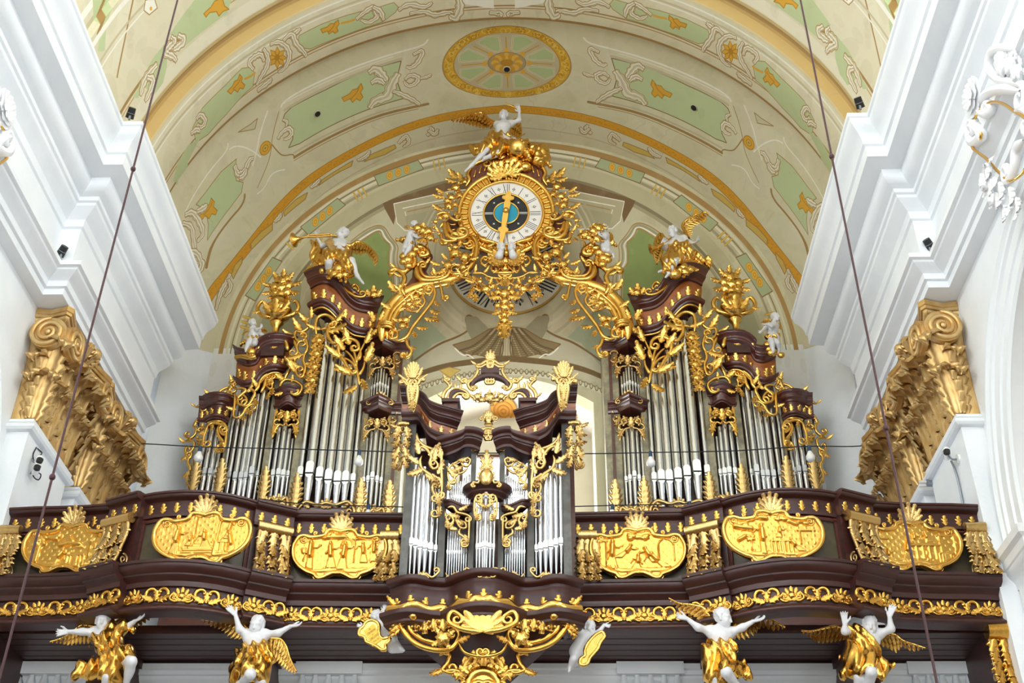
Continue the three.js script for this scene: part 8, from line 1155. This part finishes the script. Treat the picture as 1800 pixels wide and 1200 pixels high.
// brown brackets behind the bearers, from the soffit down to the wall
for (const [px, lab] of [[187, 'dark wooden bracket behind the angel with arms spread wide'], [446, 'dark wooden bracket behind the angel with one arm raised high'], [1270, 'dark wooden bracket behind the angel with one wing raised'], [1516, 'dark wooden bracket behind the curly-haired angel']]) { const p = P(px, 1120, 15.6), t = thing('gallery_bracket', lab, 'bracket', v(p.x, 5.2, -16.3)); part('post', box(p.x - 0.13, p.x + 0.13, 5.2, 7.86, -16.95, -15.55), M.woodDark, t); part('cap', box(p.x - 0.18, p.x + 0.18, 7.7, 7.85, -16.95, -15.5), M.woodDark, t); part('shelf', box(p.x - 0.3, p.x + 0.3, 4.9, 5.2, -16.95, -14.9), M.plaster, t); }
// flying cherubs with gilded scrolls beside the front organ's corbel
function scrollShield(o, k, Z, outline, label, textLines) {
  const W = q => P(o[0] + q[0] / k, o[1] + q[1] / k, Z - (q[2] || 0)), c0 = W(outline[0]), t = thing('inscribed_scroll', label, 'scroll', W([450, 650, 0])), s = new THREE.Shape(outline.map(q => { const p = W(q); return new THREE.Vector2(p.x, p.y); })), g = new THREE.ExtrudeGeometry(s, { depth: 0.05, bevelEnabled: true, bevelSize: 0.01, bevelThickness: 0.01, bevelSegments: 2 }); g.translate(0, 0, -Z); part('sheet', g, M.gold, t); part('rim', tube(outline.map(q => { const p = W(q); p.z = -Z + 0.05; return p; }), 0.025, { closed: true, seg: 60 }), M.gold, t);
  return { t, W };
}
{
  putto('grey-white flying cherub behind the inscribed gilded scroll, left of the corbel shell', { o: [610, 1050], k: 10, Z: 15.35, s: 0.62, label: '', face: [0.3, 0.9, 0.6], J: { head: [545, 340], neck: [600, 420], shA: [560, 470], shB: [680, 470], chest: [630, 540], pelvis: [730, 700], elA: [420, 500, 0.05], wrA: [290, 500, 0.08], haA: [170, 490, 0.1], elB: [660, 350, 0.05], wrB: [640, 240, 0.06], haB: [660, 160, 0.06], hipA: [730, 740], hipB: [780, 720], knA: [780, 900, 0.1], anA: [900, 930, 0.05], toA: [970, 950, 0.08], knB: [850, 820, 0.1], anB: [950, 900, 0.08], toB: [1000, 930, 0.12] }, wings: [{ lead: [[700, 460, -0.1], [750, 410, -0.12], [790, 440, -0.12]], trail: [[720, 520, -0.1], [770, 570, -0.1], [810, 530, -0.1]], n: 5, mat: GD }] });
  const { t, W } = scrollShield([610, 1050], 10, 15.12, [[330, 470], [420, 425], [520, 450], [575, 520], [570, 620], [600, 720], [660, 750], [760, 720], [740, 800], [690, 840], [680, 940], [610, 940], [540, 890], [440, 840], [340, 790], [320, 720], [220, 680], [230, 590], [290, 540]], 'gilded scroll inscribed in Latin capitals, held by the flying cherub');
  const [cv, x] = canvas(512, 512); x.fillStyle = '#d9a93e'; x.fillRect(0, 0, 512, 512); x.fillStyle = '#2a1c0a'; x.textAlign = 'center'; x.font = 'bold 66px serif'; ['IN', 'CHORDIS', 'ET', 'ORGANO'].forEach((s, i) => { x.font = `bold ${[70, 84, 56, 92][i]}px serif`; x.fillText(s, 256, 90 + i * 88); }); x.font = 'bold 60px serif'; x.fillText('PSAL 150', 256, 448); const tx = new THREE.CanvasTexture(cv); tx.colorSpace = THREE.SRGBColorSpace;
  const a = [W([300, 620]), W([480, 490]), W([640, 760]), W([430, 800])].map(p => { p.z = -15.12 + 0.068; return p; }); a[3] = a[0].clone().add(a[2].clone().sub(a[1])); const g = grid((u, w) => { const q = a[0].clone().lerp(a[1], u).lerp(a[3].clone().lerp(a[2], u), w); return q; }, 2, 2); const uv = g.attributes.uv; for (let i = 0; i < uv.count; i++) uv.setY(i, 1 - uv.getY(i)); part('inscription', g, std({ map: tx, roughness: 0.4, metalness: 0.5 }), t, 'dark lettering on gold');
}
{
  putto('grey-white flying cherub with a slanting gilded shield, right of the corbel shell', { o: [980, 1070], k: 10, Z: 15.35, s: 0.66, face: [0.35, -0.5, 0.9], J: { head: [570, 340], neck: [540, 440], shA: [440, 460], shB: [590, 460], chest: [480, 520], pelvis: [360, 720], elA: [385, 420, 0.05], wrA: [420, 300, 0.08], haA: [360, 250, 0.1], elB: [720, 420, 0.06], wrB: [820, 280, 0.08], haB: [900, 300, 0.1], hipA: [320, 750], hipB: [390, 760], knA: [290, 880, 0.1], anA: [220, 1030, 0.02], toA: [200, 1100, 0.06], knB: [330, 900, 0.05], anB: [280, 1000, -0.05] }, wings: [{ lead: [[400, 420, -0.1], [320, 400, -0.12], [260, 470, -0.12]], trail: [[380, 520, -0.1], [320, 540, -0.1], [250, 560, -0.1]], n: 5, mat: GD }] });
  scrollShield([980, 1070], 10, 15.15, [[700, 460], [780, 430], [830, 500], [780, 570], [730, 660], [720, 700], [640, 800], [570, 880], [520, 990], [420, 1010], [390, 960], [420, 880], [480, 850], [480, 740], [540, 620], [620, 520]], 'slanting gilded shield held by the flying cherub');
}
// flower vases on the towers
function vase() {
  const o = P(482, 598, 20.35), k = 1, t = thing('flower_vase', 'gilded vase of carved flowers with scrolled handles, on the tower beside the trumpet angel', 'vase', o.clone(), 'gilded flower vases'), c = new Carving(t, frame(o, v(1, 0, 0), v(0, 1, 0)), M.gold);
  const lat = l => { const g = new THREE.LatheGeometry(l.map(([a, b]) => new THREE.Vector2(a, b)), 22); g.translate(o.x, o.y, o.z); return g; };
  part('foot', lat([[0, 0.02], [0.17, 0.02], [0.18, 0.06], [0.1, 0.1], [0.07, 0.2], [0.075, 0.34], [0.14, 0.42], [0.15, 0.46], [0, 0.46]]), M.gold, t); part('bowl', lat([[0.06, 0.46], [0.14, 0.5], [0.24, 0.6], [0.3, 0.74], [0.28, 0.84], [0.2, 0.88], [0.17, 1.0], [0.2, 1.06], [0, 1.06]]), M.gold, t);
  c.z = 0.1; for (const s of [-1, 1]) { c.scroll([[s * 0.1, 0.52], [s * 0.34, 0.6], [s * 0.44, 0.78], [s * 0.36, 0.96], [s * 0.28, 0.9]], 0.07, 0.05, 'handle'); c.leaf(s * 0.1, 0.55, Math.PI / 2 - s * 0.6, 0.36, 0, 0.16); c.leaf(s * 0.36, 0.66, s > 0 ? -0.4 : Math.PI + 0.4, 0.2, 1, 0.05); } c.leaf(0, 0.52, Math.PI / 2, 0.4, 2, 0.2); c.rose(0.06, 0.78, 0.12, 3); c.rose(-0.14, 0.76, 0.09, 2);
  c.z = 0.04; for (const [x, y, r] of [[0, 1.14, 0.12], [-0.12, 1.2, 0.1], [0.13, 1.22, 0.11], [-0.02, 1.34, 0.12], [0.14, 1.4, 0.1], [-0.16, 1.38, 0.1], [0, 1.52, 0.11], [0.08, 1.6, 0.08], [-0.1, 1.56, 0.08]]) c.rose(x, y, r, 4); for (const [x, y, a, L] of [[0, 1.6, 1.57, 0.28], [-0.08, 1.56, 2.2, 0.28], [0.1, 1.56, 1.0, 0.26], [-0.22, 1.4, 2.9, 0.24], [0.22, 1.42, 0.3, 0.26], [-0.2, 1.22, 3.4, 0.24], [0.22, 1.24, -0.3, 0.24], [0.1, 1.1, -0.6, 0.26]]) c.leaf(x, y, a, L, 0, 0.04);
  // scrolled socle
  c.z = 0.02; for (const s of [-1, 1]) c.scroll([[s * 0.32, -0.28], [s * 0.24, -0.04], [s * 0.1, 0.03], [0, 0.04]], 0.07, 0.06, 'socle_scroll'); part('socle', box(o.x - 0.24, o.x + 0.24, o.y - 0.4, o.y + 0.02, o.z - 0.2, o.z + 0.02), M.woodDark, t); c.fan(0, -0.22, 0.2, Math.PI / 2, 0.8, 5, 0);
  return t;
}
mirrored(vase(), 'gilded vase of carved flowers with scrolled handles, on the tower opposite the trumpet angel');
// ---------- gilded composite capitals of the nave pilasters ----------
const BIGLEAF = (() => {                                  // upright acanthus leaf whose tip rolls over outwards
  const q = (u, w, back) => { const s = u * 2 - 1, as = Math.abs(s), ph = (w * 6) % 1, saw = ph < 0.7 ? ph / 0.7 : (1 - ph) / 0.3, wd = 0.27 * Math.pow(Math.sin(Math.PI * (0.18 + 0.74 * w)), 0.6) * (1 - as + as * (0.55 + 0.45 * saw)); let y, z, n = 0; if (w < 0.66) { const t = w / 0.66; y = 0.8 * t; z = 0.07 * t * t; } else { const th = (w - 0.66) / 0.34 * 3.9; y = 0.8 + 0.12 * Math.sin(th); z = 0.19 - 0.12 * Math.cos(th); } const rel = 0.05 * Math.cos(s * 8) - 0.1 * as * as + 0.03 * as * saw, th2 = w < 0.66 ? 0 : (w - 0.66) / 0.34 * 3.9; const o = rel * 0.8 - (back ? 0.045 * (1 - as * 0.8) : 0); return v(s * wd, y + o * Math.sin(th2) + as * as * 0.05 * saw * (w < 0.66 ? 1 : 0.2), z + o * Math.cos(th2)); };
  return join([grid((u, w) => q(1 - u, w, false), 8, 30), grid((u, w) => q(u, w, true), 8, 30)]);
})();
function capital(z0, z1, label) {
  const yA = 11.12, w = z1 - z0, zc = -(z0 + z1) / 2, t = thing('pilaster_capital', label, 'capital', v(-7.0, yA, zc), 'gilded pilaster capitals'), G = M.goldOld;
  const f = faceFrame(v(-7.0, yA, zc), v(1, 0, 0)), fn = faceFrame(v(-7.09, yA, -z0), v(0, 0, 1)), ff = faceFrame(v(-7.09, yA, -z1), v(0, 0, -1)), c = new Carving(t, f, G);
  part('bell', grid((a, b) => { const k = 0.02 + 0.16 * Math.pow(b, 4), pts = [v(-7.325, 0, -z0 + k), v(-7.0 + k, 0, -z0 + k), v(-7.0 + k, 0, -z1 - k), v(-7.325, 0, -z1 - k)], s = a * 3, i = Math.min(2, s | 0), q = pts[i].clone().lerp(pts[i + 1], s - i); q.y = yA - 0.02 + 1.66 * b; return q; }, 3, 14), G, t);
  const leaf = (fr, a, b, dx, L, out) => part('acanthus_leaf', put(BIGLEAF, fr.at(a, b, 0.03), v(0, 1, 0).addScaledVector(fr.x, dx).addScaledVector(fr.n, out), fr.n, L), G, t);
  for (const a of [-0.6, -0.2, 0.2, 0.6]) leaf(f, a, 0, 0, 0.84, 0.06); for (const a of [-0.42, 0, 0.42]) leaf(f, a, 0.2, 0, 1.2, 0.1);
  for (const s of [-1, 1]) { leaf(f, s * 0.4, 0.75, s * 0.5, 0.5, 0.2); c.f = f; c.scroll([[s * 0.2, 0.9, 0.1], [s * 0.3, 1.25, 0.14], [s * 0.5, 1.45, 0.2], [s * 0.75, 1.5, 0.28]], 0.09, 0.07, 'stalk'); c.scroll([[s * 0.14, 1.0, 0.1], [s * 0.1, 1.3, 0.14], [s * 0.22, 1.46, 0.18], [s * 0.3, 1.36, 0.2]], 0.06, 0.04); }
  for (const fr of [fn, ff]) { leaf(fr, 0, 0, 0, 0.8, 0.05); leaf(fr, 0, 0.3, 0, 0.85, 0.1); }
  for (const [q, d] of [[v(-7.0, yA, -z0), v(1, 0, 1)], [v(-7.0, yA, -z1), v(1, 0, -1)]]) { const fr = faceFrame(q, d.normalize()); leaf(fr, 0, 0, 0, 0.85, 0.15); leaf(fr, 0, 0.4, 0, 1.05, 0.2); }
  // corner volutes, one on each face
  const vol = (fr, a, b, cc, dir, R) => { c.f = fr; c.z = cc; const g = new THREE.CylinderGeometry(R * 0.98, R * 0.98, 0.1, 28); g.rotateX(Math.PI / 2); g.applyMatrix4(shiftM(fr, a, b, cc - 0.06)); part('volute_disc', g, G, t); c.volute(a, b, R * 0.95, Math.PI / 2, 2.2, R * 0.16, dir); c.bead(a, b, R * 0.2, 'eye'); c.z = 0; };
  for (const s of [-1, 1]) vol(f, s * (w / 2 - 0.02), 1.4, 0.36, s, 0.29); vol(fn, 0.12, 1.4, 0.34, 1, 0.29); vol(ff, -0.12, 1.4, 0.34, -1, 0.29);
  // band of eggs between the volutes
  for (let i = 0; i < 5; i++) { const p = f.at(-0.36 + i * 0.18, 1.52, 0.14); part('egg', ball(p, 0.08, 0.1, 0.08, 10, 8), G, t); }
  // abacus with hollow sides
  const E = 0.26, pth = [v(-7.325, 0, -z0 + E - 0.06), v(-7.1, 0, -z0 + E - 0.1), v(-7.0 + E - 0.06, 0, -z0 + E), v(-7.0 + E, 0, -z0 + E - 0.08)], n = 12; for (let i = 1; i < n; i++) { const u = i / n, zz = -z0 + E - 0.08 + (-w - 2 * E + 0.16) * u; pth.push(v(-7.0 + E - 0.17 * Math.sin(Math.PI * u), 0, zz)); } pth.push(v(-7.0 + E, 0, -z1 - E + 0.08), v(-7.0 + E - 0.06, 0, -z1 - E), v(-7.1, 0, -z1 - E + 0.1), v(-7.325, 0, -z1 - E + 0.06));
  part('abacus', sweep(pth.map(p => v(p.x, yA + 1.68, p.z)), prof([[-0.1, 0], ...cyma(-0.1, 0, -0.03, 0.12), [0, 0.13], [0, 0.18], [0.02, 0.19], [0.02, 0.28]], -0.4), 1), G, t);
  // flower standing out from the middle of the abacus
  c.f = f; for (const [a, b] of [[-0.4, 0.5], [0.4, 0.5], [0, 0.9], [0, 0.1]]) part('fleuron', put(BIGLEAF, f.at(a * 0.2, 1.55, 0.12), v(0.7, 0.4 + b * 0.6, -a), v(-0.3, 1, 0), 0.42), G, t); part('fleuron', ball(f.at(0, 1.78, 0.34), 0.1), G, t);
  return t;
}
const capA = capital(PIL[0][0], PIL[0][1], 'gilded composite capital nearer the nave, on the wall of the trumpet angel side'), capB = capital(PIL[1][0], PIL[1][1], 'gilded composite capital next the organ loft corner, on the trumpet angel side');
mirrored(capA, 'gilded composite capital nearer the nave, on the wall with the single camera'); mirrored(capB, 'gilded composite capital next the organ loft corner, on the single camera side');

// ---------- white stucco cartouche over the side arch ----------
{
  const X = 6.82, q = (x, y) => PX(1600 + x / 3.333, 60 + y / 3.333, X), t = thing('stucco_cartouche', 'white stucco cartouche with gold-edged field and shell over the side arch, beside the single camera', 'cartouche', q(500, 600), 'stucco cartouches'), fr = faceFrame(v(X, 0, 0), v(-1, 0, 0)), L = ([x, y]) => { const p = q(x, y); return [p.z, p.y]; }, c = new Carving(t, fr, M.stucco), W = M.stucco;
  // fr: a = +z for a face looking to -x
  const S = (l, r, r1) => c.scroll(l.map(L), r * 1.25, (r1 ?? r * 0.7) * 1.25), out = [[480, 400], [560, 410], [620, 450], [700, 520], [700, 760], [600, 860], [540, 815], [460, 730], [375, 655], [430, 600], [420, 560], [385, 520], [405, 465]];
  const sh = new THREE.Shape(out.map(p => { const [a, b] = L(p); return new THREE.Vector2(-a, b); })), g = new THREE.ExtrudeGeometry(sh, { depth: 0.3, bevelEnabled: true, bevelSize: 0.02, bevelThickness: 0.04, bevelSegments: 3 }); g.rotateY(-Math.PI / 2); g.translate(X + 0.32, 0, 0); part('field', g, W, t);
  { const p = g.attributes.position; }
  part('gilded_edge', tube(out.map(p => { const w = q(...p); w.x = X - 0.03; return w; }), 0.022, { closed: true, seg: 90 }), M.gold, t, 'gilt edge');
  for (const [l, r] of [[[[600, 90], [540, 80], [470, 120], [460, 190], [510, 260], [600, 280], [660, 300]], 0.07], [[[640, 330], [540, 320], [440, 360], [404, 430], [440, 470], [478, 440], [460, 410]], 0.08], [[[340, 550], [380, 540], [420, 590], [380, 630]], 0.09], [[[660, 620], [620, 680], [610, 770], [590, 840]], 0.07], [[[610, 470], [650, 440], [700, 470]], 0.06]]) S(l, r);
  { const [a, b] = L([420, 380]); c.z = 0.06; for (const [R, k] of [[0.46, 9], [0.36, 8], [0.26, 7]]) { c.fan(a, b, R, Math.atan2(L([300, 330])[1] - b, L([300, 330])[0] - a), 1.15, k, 3, 'shell', 1.7); c.z += 0.05; } c.z = 0; }
  for (const [x, y, a, Ln] of [[460, 760, -2.4, 0.5], [480, 850, -2.0, 0.5], [540, 870, -1.4, 0.5], [600, 900, -1.2, 0.5], [430, 820, -2.8, 0.4], [520, 930, -1.7, 0.45], [640, 960, -1.2, 0.4], [560, 1000, -1.6, 0.4]]) { const [A, B] = L([x, y]); c.leaf(A, B, a > 0 ? a : Math.PI - a, Ln * 0.9, 1, 0.03); c.leaf(A, B, -1.57, Ln * 0.7, 0, 0.06); }
  for (const [x, y] of [[540, 150], [600, 190], [640, 230], [560, 200], [500, 960], [450, 870]]) { const [A, B] = L([x, y]); c.rose(A, B, 0.11, 4); }
  mirrored(t, 'white stucco cartouche with gold-edged field and shell over the side arch, beside the camera pair');
}
// gilded scallop brackets where the gallery meets the walls
for (const s of [-1, 1]) { const p = P(s < 0 ? -6 : 1748, 1160, 15.6), x = s * 6.95, t = thing('end_bracket', s < 0 ? 'gilded scaly bracket under the gallery end with the kneeling relief' : 'gilded scaly bracket under the gallery end with the bed relief', 'bracket', v(x, 7.1, -15.8), 'gilded end brackets'); consoleBracket(t, v(x, 7.12, -15.72), v(0, 0, 1), 0.38, 0.7, 0.2, 0.1, M.goldDeep, M.goldOld); part('block', box(x - 0.16, x + 0.16, 7.1, 7.84, -16.9, -15.72), M.woodDark, t); }

// ---------- hanging cords, bulb strings, lamps and cameras ----------
for (const [a, knots, lab] of [[[165, 560], [[233, 297], [112, 838]], 'dark red hanging cord crossing the relief beside the kneeling figure'], [[1519, 560], [[1460, 275], [1556, 752]], 'dark red hanging cord crossing the relief with the slanting bed']]) {
  const p = P(a[0], a[1], 6), t = thing('hanging_cord', lab, 'cord', v(p.x, 22.5, -6), 'hanging cords'), R = vaultR(6), top = VC + Math.sqrt(R * R - p.x * p.x);
  part('cord', tube([v(p.x, 0.9, -6), v(p.x, top, -6)], 0.0075, { seg: 4 }), M.cable, t); for (const [kx, ky] of knots) part('knot', ball(v(p.x, P(kx, ky, 6).y, -6), 0.018, 0.022, 0.018), M.cable, t);
  part('weight', ball(v(p.x, 0.85, -6), 0.06, 0.09, 0.06), M.cable, t);
}
function bulbString(pts, bulbs, Z, lab) {
  const W = q => P(q[0], q[1], Z), t = thing('bulb_string', lab, 'light string', W(pts[(pts.length / 2) | 0]), 'unlit bulb strings'); part('wire', tube(pts.map(W), 0.011, { seg: 90, radial: 5 }), M.wire, t);
  for (const [x, y] of bulbs) { const p = W([x, y]); const s = new THREE.CylinderGeometry(0.035, 0.04, 0.12, 10); s.translate(p.x, p.y - 0.03, p.z); part('socket', s, M.socket, t); const b = new THREE.LatheGeometry([[0.03, 0], [0.045, -0.04], [0.075, -0.1], [0.07, -0.15], [0.04, -0.18], [0, -0.185]].map(([a, c]) => new THREE.Vector2(a, c)), 14); b.scale(1.15, 1.15, 1.15); b.translate(p.x, p.y - 0.08, p.z); part('bulb', b, M.bulb, t); }
}
bulbString([[178, 776], [262, 780], [352, 785], [480, 788], [632, 792], [780, 796], [912, 796], [1040, 797], [1143, 795], [1290, 792], [1422, 784], [1505, 784], [1575, 776]], [[352, 787], [632, 794], [912, 796], [1143, 796], [1422, 786]], 19.3, 'upper black wire with white bulbs strung across the organ pipes between the capitals');
bulbString([[455, 876], [520, 884], [648, 889], [780, 892], [900, 892], [1000, 890], [1076, 888], [1212, 884], [1330, 872]], [[648, 889], [1076, 889], [1212, 884]], 20.3, 'lower black wire with white bulbs strung just above the gallery rail');
function spot(px, py, surf, lab, dir) { const p = surf === 'top' ? PY(px, py, 16.02) : PX(px, py, surf), t = thing('spotlight', lab, 'spotlight', p.clone(), 'small black spotlights'); const b = new THREE.CylinderGeometry(0.06, 0.07, 0.18, 14); b.rotateX(0.9); b.rotateY(dir); b.translate(p.x, p.y + 0.06, p.z); part('housing', b, M.black, t); const r = new THREE.TorusGeometry(0.055, 0.012, 6, 16); r.rotateX(0.9 - Math.PI / 2); r.rotateY(dir); r.translate(p.x, p.y + 0.06, p.z); part('bezel', r, M.grey, t); part('bracket', box(p.x - 0.015, p.x + 0.015, p.y - 0.1, p.y + 0.06, p.z - 0.015, p.z + 0.015), M.grey, t); }
spot(229, 203, 'top', 'small black spotlight on the cornice break, on the trumpet angel side', 0.5); spot(1511, 185, 'top', 'small black spotlight on the cornice break, on the single camera side', -0.5);
spot(108, 446, -6.95, 'small black spotlight on the architrave, above the camera pair', 0.8); spot(1634, 434, 6.95, 'small black spotlight on the architrave, above the single camera', -0.8);
function camUnit(p, t, dir) { const b = new THREE.CapsuleGeometry(0.055, 0.14, 4, 12); b.rotateX(Math.PI / 2 - 0.3); b.rotateY(dir); b.translate(p.x, p.y, p.z); part('camera_body', b, M.bulb, t); const l = new THREE.CylinderGeometry(0.05, 0.05, 0.05, 14); l.rotateX(Math.PI / 2 - 0.3); l.translate(0, 0, 0); const d = v(0, -0.3, 1).applyAxisAngle(v(0, 1, 0), dir).normalize(); l.rotateY(dir); l.translate(p.x + d.x * 0.12, p.y + d.y * 0.12, p.z + d.z * 0.12); part('lens', l, M.black, t); }
{ const a = PX(67, 811, -6.85), b = PX(64, 824, -6.85), t = thing('camera_pair', 'pair of small white cameras with tangled cables on the pilaster, trumpet angel side', 'camera', PX(58, 818, -7.0)); camUnit(a, t, 0.6); camUnit(b, t, 0.5); part('arm', tube([PX(56, 806, -7.0), PX(60, 812, -6.9), a], 0.016), M.grey, t); part('arm', tube([PX(54, 832, -7.0), PX(58, 828, -6.9), b], 0.016), M.grey, t); part('cable', tube([PX(64, 786, -6.99), PX(58, 800, -6.98), PX(60, 815, -6.95), PX(58, 835, -6.95), PX(68, 843, -6.94), PX(72, 834, -6.95), PX(64, 830, -6.95)], 0.01), M.wire, t); part('cable', tube([PX(66, 788, -6.99), PX(74, 796, -6.98), PX(66, 802, -6.95)], 0.009), M.wire, t); }
{ const a = PX(1664, 797, 6.85), t = thing('wall_camera', 'single white camera on a bracket with a conduit pipe, on the pilaster', 'camera', PX(1684, 806, 7.0)); camUnit(a, t, -0.3); part('arm', tube([PX(1684, 806, 7.0), PX(1674, 807, 6.9), a], 0.016), M.grey, t); part('conduit', tube([PX(1672, 810, 6.95), PX(1678, 824, 6.96), PX(1684, 845, 6.97), PX(1694, 892, 6.97)], 0.018), M.grey, t); const d = new THREE.CylinderGeometry(0.07, 0.07, 0.03, 18); d.rotateZ(Math.PI / 2); const q = PX(1684, 806, 6.985); d.translate(q.x, q.y, q.z); part('plate', d, M.bulb, t); }
{ const p = PX(1632, 847, 6.95), q = PX(1618, 847, 6.9), t = thing('bar_lamp', 'short white bar lamp below the single camera, beside the capital', 'lamp', p.clone()); part('tube', tube([p, q], 0.035), M.bulb, t); part('holder', box(p.x - 0.03, p.x + 0.08, p.y - 0.06, p.y + 0.04, p.z - 0.04, p.z + 0.04), M.grey, t); }
{ const p = PX(245, 665, -7.31), t = thing('round_sensor', 'small round silver sensor on the white wall under the cornice end', 'sensor', p.clone()); part('dome', ball(v(p.x + 0.03, p.y, p.z), 0.09, 0.13, 0.11), M.grey, t); part('plate', ball(p, 0.03, 0.15, 0.13), M.bulb, t); }
renderer.render(scene, camera);
